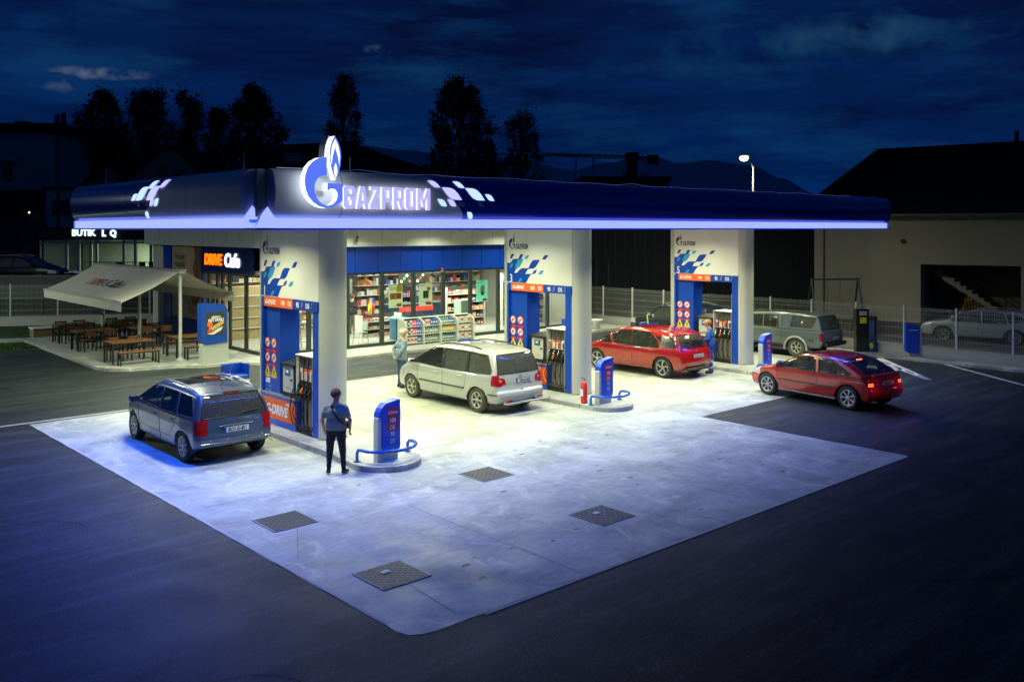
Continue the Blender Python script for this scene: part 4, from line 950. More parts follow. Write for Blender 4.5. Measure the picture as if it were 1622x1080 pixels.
MB().bb(.5, 2.4, -.012, -.002, .88, 1.12, GC['red']).build('red_stripe', ct)
cm = thing('coffee_machine', 'black and silver coffee machine on the counter beside the clerk', 'coffee machine', (24.7, 33.7, 1.36))
MB().bb(-.25, .25, -.2, .25, .0, .55, mat('machine', (.06, .06, .06), .3, .4), .02).build('body', cm); MB().bb(-.18, .18, -.215, -.2, .3, .48, emis('machine_screen', (.25, .5, .6))).build('screen', cm); MB().bb(-.15, .15, -.28, -.2, .02, .05, CHROME).build('drip_tray', cm)
rg = thing('cash_register', 'pale cash register on the navy counter', 'till', (23.4, 33.5, 1.36)); MB().bb(-.18, .18, -.15, .15, 0, .1, GC['white'], .01).build('base', rg); MB().box((0, .03, .25), (.34, .03, .24), GC['black'], rx=R(-15)).build('display', rg); MB().bb(-.02, .02, .02, .06, .08, .2, GC['black']).build('stem', rg)
cab = thing('white_cabinet', 'tall pale green white cabinet behind the turquoise poster', 'cabinet', (25.45, 31.3, .11)); MB().bb(-.3, .3, -.25, .25, 0, 1.45, mat('cab', (.5, .62, .52), .5), .01).build('body', cab); MB().bb(-.27, .27, -.262, -.252, .05, 1.4, mat('cab2', (.55, .66, .56), .4)).build('door', cab)
dw = thing('inner_door', 'grey door with white frame in the back wall of the shop', 'door', (23.0, 37.55, .11)); MB().bb(-.5, .5, -.03, .04, 0, 2.1, mat('grey_door', (.25, .27, .27), .5)).build('leaf', dw)
for a, b_, c_, d in ((-.6, -.5, 0, 2.2), (.5, .6, 0, 2.2), (-.5, .5, 2.1, 2.2)): MB().bb(a, b_, -.05, .04, c_, d, PAINTW).build('frame', dw)
# back wall display pictures and cafe fittings
for x0_, x1_, z0_, z1_, cols, lb in ((18.2, 19.9, 1.3, 2.6, ('brown', 'orange', 'cream'), 'brown pastry picture on the back wall of the cafe'), (24.2, 26.4, 2.0, 2.9, ('black', 'brown', 'cream'), 'dark picture with brown print high on the back wall'), (26.8, 29.0, 1.6, 2.8, ('white', 'grey', 'blue'), 'pale picture on the back wall behind the grocery shelf')):
    t = thing('wall_picture', lb, 'picture', (x0_, 37.55, z0_)); MB().bb(0, x1_-x0_, 0, .04, 0, z1_-z0_, GC[cols[0]]).build('board', t)
    for k in range(7): MB().lathe([(0, -.01), (random.uniform(.06, .15), -.005)], GC[cols[1+k % 2]], 12, 'y', (.25+(x1_-x0_-.5)*k/6, 0, (z1_-z0_)*(.35+.3*(k % 2)))).build('print', t)
t = thing('drinks_cooler', 'tall glass fronted drinks cooler against the back wall', 'cooler', (22.7, 36.7, .11)); MB().bb(-.4, .4, 0, .7, 0, 2.1, GC['grey'], .02).build('body', t)
for k in range(4): MB().bb(-.34, .34, -.02, -.002, .2+k*.45, .5+k*.45, emis('cooler_lit', (.35, .4, .38))).build('shelf_light', t)
t = thing('column', 'pale grey square column inside the cafe behind the customer', 'column', (20.25, 33.9, .11)); MB().bb(-.12, .12, -.12, .12, 0, 2.94, GREYM).build('shaft', t)
t = thing('hanging_lamp', 'orange glowing lamp hanging over the bakery display', 'lamp', (22.6, 34.8, 2.25)); MB().lathe([(.28, 0), (.22, .12), (.04, .2), (.01, .8)], mat('lamp_copper', (.5, .2, .05), .35, .5), 16).build('shade', t); MB().lathe([(0, .0), (.12, .02), (0, .08)], emis('bulb_warm', (2, .9, .3), 2), 10).build('bulb', t)
t = thing('syrup_bottle', 'yellow and red sauce bottle on top of the bakery display', 'bottle', (21.4, 32.6, 1.06)); MB().lathe([(0, 0), (.09, 0), (.09, .4), (.03, .5), (0, .6)], GC['yellow'], 10).build('bottle_body', t); MB().lathe([(.0, 0), (.06, 0), (.06, .42), (.0, .5)], GC['red'], 10, c=(.17, 0, 0)).build('second_bottle', t)
# tall table, chair, stool
def small_table(x, y, lab):
    t = thing('high_table', lab, 'table', (x, y, .11)); MB().bb(-.45, .45, -.4, .4, 1.0, 1.04, PAINTW, .01).build('table_top', t)
    for sx in (-1, 1):
        for sy in (-1, 1): MB().tube([(sx*.4, sy*.35, 0), (sx*.26, sy*.22, 1.0)], .024, mat('pale_wood', (.5, .4, .16), .5), 6).build('leg', t)
    MB().tube([(-.35, -.31, .3), (.35, -.31, .3)], .015, MATS['pale_wood'], 6).build('stretcher', t); MB().tube([(-.35, .31, .3), (.35, .31, .3)], .015, MATS['pale_wood'], 6).build('stretcher', t)
small_table(17.15, 31.2, 'white high table on splayed pale wooden legs seen through the nearest portal')
tag(MB().bb(-.2, .2, -.1, .1, 0, .38, mat('pale_box', (.5, .62, .5), .5), .01).build('box', None, (17.15, 31.2, 1.155)), 'pale green white box standing on the high table', 'box')
ch = thing('chair', 'pale green white chair inside the window near the corner', 'chair', (19.9, 31.0, .11))
CH = mat('chair_pale', (.42, .52, .42), .5); MB().bb(-.22, .22, -.22, .22, .43, .47, CH, .015).build('seat', ch)
b = MB(); b.box((.2, 0, .7), (.03, .42, .36), CH, ry=R(8), bev=.01); b.build('backrest', ch)
for sx in (-1, 1):
    for sy in (-1, 1): MB().tube([(sx*.23, sy*.23, 0), (sx*.18, sy*.18, .44)], .013, CH, 6).build('leg', ch)
sh2 = thing('tall_shelf', 'wooden cafe shelf with pastries deep behind the high table', 'shelf', (17.0, 35.5, .11))
MB().bb(-1.2, 1.2, 0, .5, 0, 2.2, mat('cafe_wood', (.35, .26, .12), .5, var=.2, vscale=4)).build('cabinet', sh2)
for k in range(4): MB().bb(-1.15, 1.15, -.12, 0, .45+k*.45, .48+k*.45, SHW).build('shelf_board', sh2)
ic = thing('tray_shelf', 'blue and grey drinks cooler low behind the second window', 'cooler', (21.9, 31.2, .11)); MB().bb(-.3, .3, -.25, .25, 0, .85, mat('cooler_blue', (.05, .18, .28), .4), .02).build('body', ic); MB().bb(-.32, .32, -.27, .27, .85, .9, mat('cooler_top', (.1, .35, .6), .4), .01).build('lid', ic)

# ------------------------------------------------------------ outdoor product rack
rk = thing('product_rack', 'white rack of car fluids with arched dividers outside the shop window', 'rack', (20.88, 29.2, .11))
RW = mat('rack_white', (.5, .56, .5), .4); BW = .87
arch = [(0, 0), (0, .74)]+[(.5-.5*math.cos(PI/2*k/8), .74+.30*math.sin(PI/2*k/8)) for k in range(1, 9)]+[(.58, 1.04), (.58, 0)]
for k in range(5):
    b = MB(); b.prism(arch, k*BW-.035, k*BW+.035, RW, axis='x'); b.build('divider', rk)
MB().bb(.04, 4*BW-.04, .5, .58, 0, 1.03, mat('rack_back', (.05, .07, .09), .6)).build('back_panel', rk)
MB().bb(.04, 4*BW-.04, .38, .58, 1.005, 1.04, RW).build('top', rk)
for k in range(4):
    for z in (.05, .37, .69): MB().bb(k*BW+.036, (k+1)*BW-.036, .04+.06*(z > .6), .5, z, z+.03, RW).build('shelf_board', rk)
RG = 'car fluids on the outdoor rack'
def stock(bay, row, items, label):
    n = len(items); wv = BW-.12
    for i, (kind, col, cap) in enumerate(items):
        x = 20.88+bay*BW+.06+wv*(i+.5)/n; y = 29.2+(.16 if row < 2 else .22); z = .11+(.08, .40, .72)[row]
        me = bottle(col, cap, .26, min(.055, wv/n*.45)) if kind == 'b' else packet(col, round(min(.3, wv/n*.9), 2), .23, .12)
        o = link('bottle' if kind == 'b' else 'canister', me, None, (x, y, z)); tag(o, label % col, 'bottle' if kind == 'b' else 'canister', RG)
P_ = lambda c_, n=1: [('p', c_, None)]*n
B_ = lambda c_, cap, n=1: [('b', c_, cap)]*n
for r, rn in ((2, 'top'), (1, 'middle')): stock(0, r, P_('white')+P_('black')+P_('white')+P_('pink', 2)+P_('blue', 2), '%s canister on the '+rn+' shelf of the leftmost rack bay')
stock(0, 0, P_('white', 3)+P_('blue', 1), '%s canister on the bottom shelf of the leftmost rack bay')
stock(1, 2, P_('red')+P_('white', 2)+P_('blue', 3), '%s canister on the top shelf of the second rack bay')
stock(1, 1, B_('grey', 'white', 7), '%s bottle on the middle shelf of the second rack bay'); stock(1, 0, B_('grey', 'white', 7), '%s bottle on the bottom shelf of the second rack bay')
stock(2, 2, B_('teal', 'white', 5)+B_('blue', 'white', 3), '%s bottle on the top shelf of the third rack bay'); stock(2, 1, B_('yellow', 'orange', 8), '%s bottle on the middle shelf of the third rack bay'); stock(2, 0, B_('teal', 'blue', 5)+B_('blue', 'white', 3), '%s bottle on the bottom shelf of the third rack bay')
for r, rn in ((2, 'top'), (1, 'middle'), (0, 'bottom')): stock(3, r, [('p', 'cream', None), ('p', 'white', None)]*2, '%s pack on the '+rn+' shelf of the rightmost rack bay')
# small things on the facade and the walkway
def cctv(x, y, z, lab, col, rz=0):
    t = thing('security_camera', lab, 'security camera', (x, y, z), rz); m = mat('cam_'+lab[:4], col, .4)
    MB().tube([(0, .12, .06), (0, 0, .05), (0, 0, .0)], .018, m, 6).build('bracket', t); b = MB(); b.box((0, -.1, -.03), (.1, .3, .1), m, rx=R(18), bev=.015); b.build('housing', t); MB().lathe([(.035, -.26), (.0, -.265)], BLACK, 10, 'y', (0, 0, -.07)).build('lens', t)
cctv(18.75, 29.43, 4.38, 'dark security camera on the white band above the corner window', (.05, .05, .05), R(-40)); cctv(23.55, 29.1, 4.62, 'white security camera under the canopy edge above the rack', (.4, .45, .55), R(40))
MB3 = thing('alarm_light', 'small red alarm light at the foot of the blue panels', 'alarm light', (23.2, 29.9, 3.0)); MB().lathe([(0, .12), (.05, .1), (.06, 0), (0, 0)], mat('alarm_red', (.4, .01, .03), .3), 10).build('dome', MB3); MB().bb(-.05, .05, -.03, .06, -.06, 0, GREYM).build('base', MB3)
t = thing('plastic_box', 'blue plastic box on the walkway seen through the middle portal', 'box', (30.1, 29.3, .10)); MB().bb(-.22, .22, -.18, .18, 0, .42, GC['blue'], .02).build('box_body', t); MB().bb(-.24, .24, -.2, .2, .42, .46, GC['blue'], .01).build('lid', t)
t = thing('gas_cylinder', 'red gas cylinder on the walkway beside the blue plastic box', 'gas cylinder', (30.7, 29.3, .10)); MB().lathe([(0, 0), (.15, .02), (.15, .42), (.06, .52), (0, .53)], RED, 14).build('cylinder', t); MB().lathe([(.08, .5), (.09, .6), (.085, .6), (.07, .5)], RED, 12).build('collar', t)
# advertising stand
t = thing('advert_stand', 'blue and grey advert stand with hot dog poster at the terrace kerb', 'advert stand', (13.30, 30.05, .10), R(14))
MB().bb(-.50, .52, -.10, .12, 0, .75, mat('stand_grey', (.36, .4, .36), .4), .01).build('base', t); MB().bb(.50, .58, -.1, .12, .0, 1.72, MATS['stand_grey'], .01).build('side_post', t)
pr = [(-.56, .86), (-.5, .72), (-.4, .68), (.50, .68), (.50, 1.75), (.44, 1.92), (.30, 2.02), (-.56, 2.1)]
MB().prism(pr, -.14, .12, mat('stand_blue', (.002, .05, .33), .35, coat=.2), axis='y').build('body', t)
MB().bb(-.40, .38, -.148, -.142, .98, 1.76, mat('advert_dark', (.03, .035, .03), .5)).build('poster', t)
put('lettering', text_mesh('UZIVAJ U', .10, LETTERW, .002, .004, sx=.9, align='CENTER'), t, (0, -.151, 1.56), '-y'); put('lettering', text_mesh('HOT DOGU', .13, LETTERW, .002, .006, sx=.9, align='CENTER'), t, (0, -.151, 1.45), '-y')
b = MB(); b.lathe([(.0, -.155), (.11, -.151)], ORANGE, 16, 'y', (-.25, 0, 1.36)); b.build('badge', t)
b = MB(); b.prism([(-.36, 1.12), (-.3, 1.06), (.2, 1.28), (.33, 1.36), (.34, 1.44), (.25, 1.45), (-.28, 1.22)], -.152, -.149, mat('bun', (.55, .35, .12), .5), axis='y'); b.prism([(-.36, 1.1), (-.27, 1.05), (-.1, 1.12), (-.2, 1.2), (-.32, 1.2)], -.155, -.1525, mat('sausage', (.45, .07, .03), .5), axis='y'); b.prism([(-.38, 1.03), (-.1, 1.0), (.2, 1.12), (.3, 1.25), (.1, 1.2), (-.15, 1.08)], -.158, -.1555, GC['white'], axis='y'); b.build('hot_dog_print', t)
# ------------------------------------------------------------ vehicles
def sd_poly(px, py, poly):
    d = np.full(px.shape, 1e9); s = np.ones(px.shape); n = len(poly)
    for i in range(n):
        ax, ay = poly[i]; bx, by = poly[i-1]
        ex, ey = bx-ax, by-ay; wx, wy = px-ax, py-ay
        t = np.clip((wx*ex+wy*ey)/(ex*ex+ey*ey+1e-12), 0, 1); dx, dy = wx-ex*t, wy-ey*t
        d = np.minimum(d, dx*dx+dy*dy)
        c1 = py >= ay; c2 = py < by; c3 = ex*wy > ey*wx
        s = np.where((c1 & c2 & c3) | (~c1 & ~c2 & ~c3), -s, s)
    return s*np.sqrt(d)
def near_poly(px, py, poly):
    best = np.full(px.shape, 1e9); qx = px.copy(); qy = py.copy(); n = len(poly)
    for i in range(n):
        ax, ay = poly[i]; bx, by = poly[i-1]; ex, ey = bx-ax, by-ay
        t = np.clip(((px-ax)*ex+(py-ay)*ey)/(ex*ex+ey*ey+1e-12), 0, 1); x, y = ax+ex*t, ay+ey*t; d = (px-x)**2+(py-y)**2
        m = d < best; best = np.where(m, d, best); qx = np.where(m, x, qx); qy = np.where(m, y, qy)
    return np.sqrt(best), qx, qy
def smooth_poly(poly, k=2):
    for _ in range(k):
        q = []
        for i in range(len(poly)):
            a, b = poly[i], poly[(i+1) % len(poly)]; q += [(a[0]*.75+b[0]*.25, a[1]*.75+b[1]*.25), (a[0]*.25+b[0]*.75, a[1]*.25+b[1]*.75)]
        poly = q
    return poly
class Shape:
    def __init__(s, prof, W, sec, plan, wb, wr, k=.09, crown=.035, bow=.10, well=.06, wz=None):
        s.W = W/2; s.sec = sec; s.plan = plan; s.wb = wb; s.wr = wr; s.k = k; s.crown = crown; s.bow = bow; s.wa = wr+well
        ys = [p[0] for p in prof]; zs = [p[1] for p in prof]; s.y0, s.y1, s.z1 = min(ys), max(ys), max(zs)
        s.gy = np.arange(s.y0-.5, s.y1+.5, .02); s.gz = np.arange(-.3, s.z1+.5, .02)
        Y, Z = np.meshgrid(s.gy, s.gz, indexing='ij'); s.T = sd_poly(Y.ravel(), Z.ravel(), smooth_poly(prof, 1)).reshape(Y.shape)
    def side(s, y, z):
        u = np.clip((y-s.gy[0])/.02, 0, len(s.gy)-1.001); v = np.clip((z-s.gz[0])/.02, 0, len(s.gz)-1.001); i = u.astype(int); j = v.astype(int); a = u-i; b = v-j; T = s.T
        return T[i, j]*(1-a)*(1-b)+T[i+1, j]*a*(1-b)+T[i, j+1]*(1-a)*b+T[i+1, j+1]*a*b
    def __call__(s, x, y, z):
        ax = np.abs(x); e = np.clip((np.abs(y)-(s.y1-1.1))/1.1, 0, 1)
        yy = y+np.sign(y)*s.bow*(ax/s.W)**2*e*e
        zz = z+s.crown*(ax/s.W)**2*np.clip((z-.7)/.3, 0, 1)
        f1 = s.side(yy, zz)
        hw = s.W*np.interp(y, [p[0] for p in s.plan], [p[1] for p in s.plan])*np.interp(z, [p[0] for p in s.sec], [p[1] for p in s.sec])
        f2 = (ax-hw)*.93
        h = np.clip(.5-.5*(f1-f2)/s.k, 0, 1); f = f1*(1-h)+f2*h; f = np.where(h > 0, f2*h+f1*(1-h)+s.k*h*(1-h), f)
        for ya in (-s.wb/2, s.wb/2):
            c = np.sqrt((y-ya)**2+(z-s.wr)**2)-s.wa; c = np.maximum(c, (s.W-.27)-ax); f = np.maximum(f, -c)
        return f
    def px(s, y, z, sg):
        t = np.linspace(s.W+.1, .1, 90); v = s(t*sg, np.full(90, y), np.full(90, z)); i = np.argmax(v < 0)
        if i == 0: return sg*s.W
        return sg*(t[i-1]+(t[i]-t[i-1])*v[i-1]/(v[i-1]-v[i]))
    def py(s, x, z, sg):
        t = np.linspace((s.y1+.1) if sg > 0 else -(s.y0-.1), 0, 260); v = s(np.full(260, x), t*sg, np.full(260, z)); i = np.argmax(v < 0)
        return sg*(t[i-1]+(t[i]-t[i-1])*v[i-1]/(v[i-1]-v[i])) if i else sg*t[0]
    def pz(s, x, y):
        t = np.linspace(s.z1+.1, .3, 120); v = s(np.full(120, x), np.full(120, y), t); i = np.argmax(v < 0)
        return t[i-1]+(t[i]-t[i-1])*v[i-1]/(v[i-1]-v[i]) if i else .5
def along(poly, step=.07, closed=True):
    out_ = []; n = len(poly)
    for i in range(n if closed else n-1):
        a, b = poly[i], poly[(i+1) % n]; L_ = math.hypot(b[0]-a[0], b[1]-a[1]); k = max(1, int(L_/step))
        out_ += [(a[0]+(b[0]-a[0])*j/k, a[1]+(b[1]-a[1])*j/k) for j in range(k)]
    if not closed: out_.append(poly[-1])
    return out_
def wheel(parent, x, y, r, wdt, sg, rim, nsp, name='wheel', rr=.66, twist=0, tyrem=None):
    t = link(name, None, parent, (x, y, r/.94)); t.scale = (1, 1, 1/.94); h = wdt/2
    TY = tyrem or RUBBER
    # outer side = sg direction along x
    pr = [(r*rr, -h*.8), (r*.8, -h), (r*.94, -h*.92), (r*.995, -h*.7), (r, 0), (r*.995, h*.7), (r*.94, h*.92), (r*.8, h), (r*rr, h*.8)]
    MB().lathe([(a, b*sg) for a, b in (pr if sg > 0 else pr)][::(1 if sg > 0 else -1)], TY, 28, 'x', caps=False).build('tyre', t)
    b = MB(); R0 = r*rr
    b.lathe([(R0*1.0, sg*h*.84), (R0*1.03, sg*h*.88), (R0*.93, sg*h*.86), (R0*.90, sg*h*.4)], rim, 28, 'x', caps=False)
    b.lathe([(0, sg*h*.78), (R0*.2, sg*h*.80), (R0*.24, sg*h*.6)], rim, 14, 'x')
    for k in range(nsp):
        a = 2*PI*k/nsp
        def P(rad, off, xx):
            an = a+off+twist*rad/R0; return (xx*sg, rad*math.cos(an), rad*math.sin(an))
        wi, wo = 1.15/nsp, (1.5/nsp if twist == 0 else 1.0/nsp)
        vs = [P(R0*.16, -wi*1.2, h*.80), P(R0*.16, wi*1.2, h*.80), P(R0*.55, wi*.8, h*.80), P(R0*.55, -wi*.8, h*.80), P(R0*.94, wo*.62, h*.84), P(R0*.94, -wo*.62, h*.84)]
        vb = [(v[0]-sg*.03, v[1], v[2]) for v in vs]
        fs = [(0, 1, 2, 3), (3, 2, 4, 5), (0, 3, 9, 6), (3, 5, 11, 9), (1, 7, 8, 2), (2, 8, 10, 4)]
        b.add(vs+vb, fs, rim)
    b.build('rim', t)
    MB().lathe([(0, sg*h*.25), (R0*.9, sg*h*.3)], BLACK, 20, 'x').build('brake_disc', t)
    return t
SEATM = mat('seat_cloth', (.03, .032, .04), .8); CARG = glass('car_glass', (.55, .64, .60), .08, dust=.04); CARGD = glass('car_glass_dark', (.20, .23, .20), .08, dust=.13)
TAIL = mat('tail_lens', (.30, .006, .008), .15, coat=1, var=.5, vscale=18); TAILW = mat('tail_clear', (.42, .22, .2), .1, coat=1); HEAD = mat('head_lens', (.6, .62, .6), .08, coat=1)
PLW = mat('plate_white', (.62, .62, .56), .45); PLB = mat('plate_blue', (.01, .06, .4), .5)
def paint(name, col, metal=.35, rough=.3): return mat(name, col, rough, metal, coat=1)
def car(name, label, cat, S, loc, rz, pm, regs, h=.036, rim=SILV, nsp=5, twist=0, rr=.66, plate=None, pz=(.0, .7), gm=None, rails=None, lines=(), handles=(), mirror=None, extra=None, tw=.2, mirm=None, group=None, tyrem=None, seats=True, bmat=None):
    t = thing(name, label, cat, loc, rz, group); t.scale = (1, 1, .94)
    P, F = surface_net(S, (-S.W-.08, S.y0-.12, .05), (S.W+.08, S.y1+.12, S.z1+.1), h)
    v, G_ = grad(S, P); Nn = G_/(np.linalg.norm(G_, axis=1)[:, None]+1e-9)
    for kind, poly, key, *_ in regs:
        if kind == 'side': sel = np.abs(Nn[:, 0]) > .5; a, b = P[:, 1], P[:, 2]
        elif kind in ('rear', 'front'): sel = (Nn[:, 1]*(1 if kind == 'front' else -1) > .25); a, b = P[:, 0], P[:, 2]
        else: sel = Nn[:, 2] > .6; a, b = P[:, 0], P[:, 1]
        d, qa, qb = near_poly(a, b, poly); m = sel & (d < h*.52)
        if kind == 'side': P[m, 1] = qa[m]; P[m, 2] = qb[m]; ax = 0
        elif kind == 'top': P[m, 0] = qa[m]; P[m, 1] = qb[m]; ax = 2
        else: P[m, 0] = qa[m]; P[m, 2] = qb[m]; ax = 1
        for _ in range(2):
            Q = P[m]
            if not len(Q): break
            f0, g0 = grad(S, Q); gg = g0[:, ax]; gg = np.where(np.abs(gg) < .2, .2*np.sign(gg+1e-9), gg); Q[:, ax] -= np.clip(f0/gg, -.03, .03); P[m] = Q
    Gs = np.stack([S(*(P+np.eye(3)[i]*.03).T)-S(*(P-np.eye(3)[i]*.03).T) for i in range(3)], 1); Ns = Gs/(np.linalg.norm(Gs, axis=1)[:, None]+1e-9)
    cpn = lambda P_, F_: (lambda u_inv: (P_[u_inv[0]], u_inv[1].reshape(F_.shape), Ns[u_inv[0]]))(np.unique(F_, return_inverse=True))
    C = P[F].mean(1); Fn = Nn[F].mean(1); lab = np.full(len(F), -1)
    for i, (kind, poly, key, *_) in enumerate(regs):
        if kind == 'side': sel = np.abs(Fn[:, 0]) > .45; a, b = C[:, 1], C[:, 2]
        elif kind in ('rear', 'front'): sel = (Fn[:, 1]*(1 if kind == 'front' else -1) > .2); a, b = C[:, 0], C[:, 2]
        else: sel = Fn[:, 2] > .5; a, b = C[:, 0], C[:, 1]
        lab[(sd_poly(a, b, poly) < 0) & sel] = i
    # body: one mesh, black where the lower trim regions lie
    trimreg = [i for i, r_ in enumerate(regs) if r_[2] == 'trim']
    bodyF = (lab < 0) | np.isin(lab, trimreg); inner = (np.abs(C[:, 0]) < S.W-.04) & (C[:, 2] < S.wr*2+.1) & (np.minimum(np.abs(C[:, 1]-S.wb/2), np.abs(C[:, 1]+S.wb/2)) < S.wa+.02) & (np.hypot(np.minimum(np.abs(C[:, 1]-S.wb/2), np.abs(C[:, 1]+S.wb/2)), C[:, 2]-S.wr) < S.wa+.035)
    under = (Fn[:, 2] < -.75) & (C[:, 2] < .4)
    mi = np.where(inner | under, 1, np.where(np.isin(lab, trimreg), 2, 0))[bodyF]
    Pb, Fb, Nb = cpn(P, F[bodyF]); link('body', np_mesh('body', Pb, Fb, [pm, BLACK, bmat or mat('trim_grey', (.03, .032, .035), .55)], mi, nrm=Nb), t)
    merged = {}
    for i, (kind, poly, key, *ex) in enumerate(regs):
        if key == 'trim': continue
        sds = ((-1, C[:, 0] < 0), (1, C[:, 0] >= 0)) if (kind == 'side' or key in ('tail', 'clear', 'head')) else ((0, C[:, 0] < 99),)
        for sg, m in sds:
            sel = (lab == i) & m
            if not sel.any(): continue
            if key.startswith('glass'):
                Pg, Fg, Ng = cpn(P-Nn*.007, F[sel]); g = ex[0] if ex else (gm or CARG)
                o = link({'rear': 'rear_window', 'front': 'windscreen', 'top': 'roof_glass'}.get(kind, 'side_window'), np_mesh('g', Pg, Fg, [g], nrm=Ng), t)
                pts = along(poly)
                if kind == 'side': path = [(S.px(a, b, sg)+sg*.003, a, b) for a, b in pts]
                elif kind == 'top': path = [(a, b, S.pz(a, b)+.003) for a, b in pts]
                else: s_ = 1 if kind == 'front' else -1; path = [(a, S.py(a, b, s_)+s_*.003, b) for a, b in pts]
                MB().tube(path, .011, BLACK, 5, closed=True).build('window_seal', o)
            else: merged.setdefault((key, sg), []).append(sel)
    LM_ = {'tail': TAIL, 'clear': TAILW, 'head': HEAD, 'black': mat('gloss_black', (.01, .01, .012), .15, coat=.5), 'lit': emis('tail_lit', (1.6, .16, .05), 1.3), 'amber': mat('amber', (.7, .2, .02), .2, coat=.5)}
    for (key, sg), sels in merged.items():
        sel = np.any(sels, axis=0); Pg, Fg, Ng = cpn(P+Nn*.004, F[sel]); link({'tail': 'tail_light', 'clear': 'reversing_light', 'head': 'headlight', 'lit': 'brake_light', 'black': 'black_panel', 'amber': 'indicator'}[key], np_mesh('l', Pg, Fg, [LM_[key]], nrm=Ng), t)
    for ya in (-S.wb/2, S.wb/2):
        for sg in (-1, 1): wheel(t, sg*(S.W-.03-tw/2), ya, S.wr, tw, sg, rim, nsp, rr=rr, twist=twist, tyrem=tyrem)
    # panel gaps on both sides, arches
    b = MB()
    for ln_ in lines:
        for sg in (-1, 1): b.tube([(S.px(y, z, sg)+sg*.0005, y, z) for y, z in along(ln_, .08, False)], .0055, BLACK, 4)
    if lines: b.build('panel_gap', t)
    for (y, z) in handles:
        for sg in (-1, 1): MB().box((S.px(y, z, sg)+sg*.014, y, z), (.025, .17, .035), pm if name != 'red_hatchback' else BLACK, bev=.008).build('door_handle', t)
    if mirror:
        for sg in (-1, 1):
            x = S.px(mirror[0], mirror[1]-.05, sg); q = link('wing_mirror', MB().box((0, 0, 0), (.2, .11, .14), mirm or pm, bev=.03).mesh('m'), t, (x+sg*.11, mirror[0], mirror[1]+.05))
            MB().box((0, -.058, 0), (.16, .006, .11), CHROME).build('mirror_glass', q)
    if rails:
        y0, y1, xr, rm = rails
        for sg in (-1, 1):
            pts = [(sg*xr, y0+(y1-y0)*k/10, S.pz(sg*xr, y0+(y1-y0)*k/10)+.05*math.sin(PI*min(1, max(0, k/10*3 if k < 4 else (10-k)/10*3))/2 if (k < 4 or k > 6) else PI/2)) for k in range(11)]
            MB().tube(pts, .018, rm, 6).build('roof_rail', t)
    if plate:
        x, z = pz; y = S.py(x, z, -1); o = MB().box((x, y-.012, z), (.52, .012, .115), PLW).build('number_plate', t)
        MB().bb(x-.262, x+.262, y-.017, y-.004, z-.065, z+.065, BLACK).build('plate_frame', o); MB().bb(x-.26, x-.22, y-.0195, y-.0178, z-.055, z+.055, PLB).build('country_band', o)
        put('lettering', text_mesh(plate, .115, BLACK, .002, .003, align='CENTER', sx=.78), o, (x+.02, y-.0195, z-.042), '-y')
    if seats:
        zf = S.wr+.16; I = MB(); I.bb(-S.W+.2, S.W-.2, S.y0+.45, min(S.y1-.9, 1.4), zf-.06, zf, BLACK); I.build('cabin_floor', t)
        for x in (-.37, .37):
            for y in (.15, max(-.78, S.y0+1.42)):
                b = MB(); b.box((x, y, zf+.2), (.48, .5, .16), SEATM, bev=.04); b.box((x, y-.3, zf+.5), (.46, .14, .62), SEATM, rx=R(12), bev=.05); b.box((x, y-(.40 if y > 0 else .36), zf+(.88 if y > 0 else .74)), (.26, .1, .18), SEATM, bev=.04); b.build('seat', t)
        b = MB(); b.box((0, .98, zf+.38), (2*S.W-.42, .42, .2), BLACK, bev=.05); b.tube([(-.37+.18*math.cos(k*PI/8), .72+.04*math.sin(k*PI/8), zf+.5+.17*math.sin(k*PI/8)) for k in range(16)], .015, BLACK, 5, closed=True); b.build('dashboard', t)
    if extra: extra(t, S)
    return t
def mirx(poly): return [(-a, b) for a, b in poly][::-1]
SEC = [(0, .86), (.3, .955), (.55, .99), (.80, 1.0), (.95, .985), (1.1, .93), (1.3, .86), (1.5, .79), (1.8, .72)]
PLAN = lambda y0, y1: [(y0, .87), (y0+.35, .94), (y0+.9, .99), (-.2, 1.0), (y1-1.1, .99), (y1-.5, .93), (y1, .76)]
# ---- grey estate
def ex_pug(t, S):
    MB().tube([(0, -1.35, S.pz(0, -1.35)), (0, -1.42, S.pz(0, -1.35)+.16)], .006, BLACK, 5).build('aerial', t)
    b = MB(); b.tube([(-.02, S.py(0, 1.02, -1)-.02, 1.0), (.3, S.py(.3, 1.06, -1)-.015, 1.05), (.5, S.py(.5, 1.08, -1)-.015, 1.07)], .009, BLACK, 5); b.build('wiper', t)
    b = MB(); b.tube([(x, S.py(x, .82, -1)-.012, .815-.02*abs(x)) for x in np.linspace(-.36, .36, 9)], .014, CHROME, 6); b.build('boot_grip', t)
    MB().box((0, S.py(0, .9, -1)-.008, .90), (.05, .012, .075), CHROME).build('badge', t)
    MB().box((0, S.py(0, 1.475, -1)-.0, 1.475), (.34, .05, .03), TAIL).build('high_brake_light', t)
    put('lettering', text_mesh('307', .06, CHROME, .003, .001), t, (.42, S.py(.5, .87, -1)-.014, .86), '-y')
    b = MB(); b.tube([(x, S.py(x, .47, -1)-.006, .47) for x in np.linspace(-.72, .72, 15)], .008, CHROME, 5); b.build('bumper_strip', t)
    for x in (-.55, -.2, .2, .55): MB().lathe([(0, -.004), (.012, -.002)], SILV, 8, 'y', (x, S.py(x, .53, -1), .53)).build('parking_sensor', t)
PUGP = paint('paint_bluegrey', (.055, .085, .115), .15, .24)
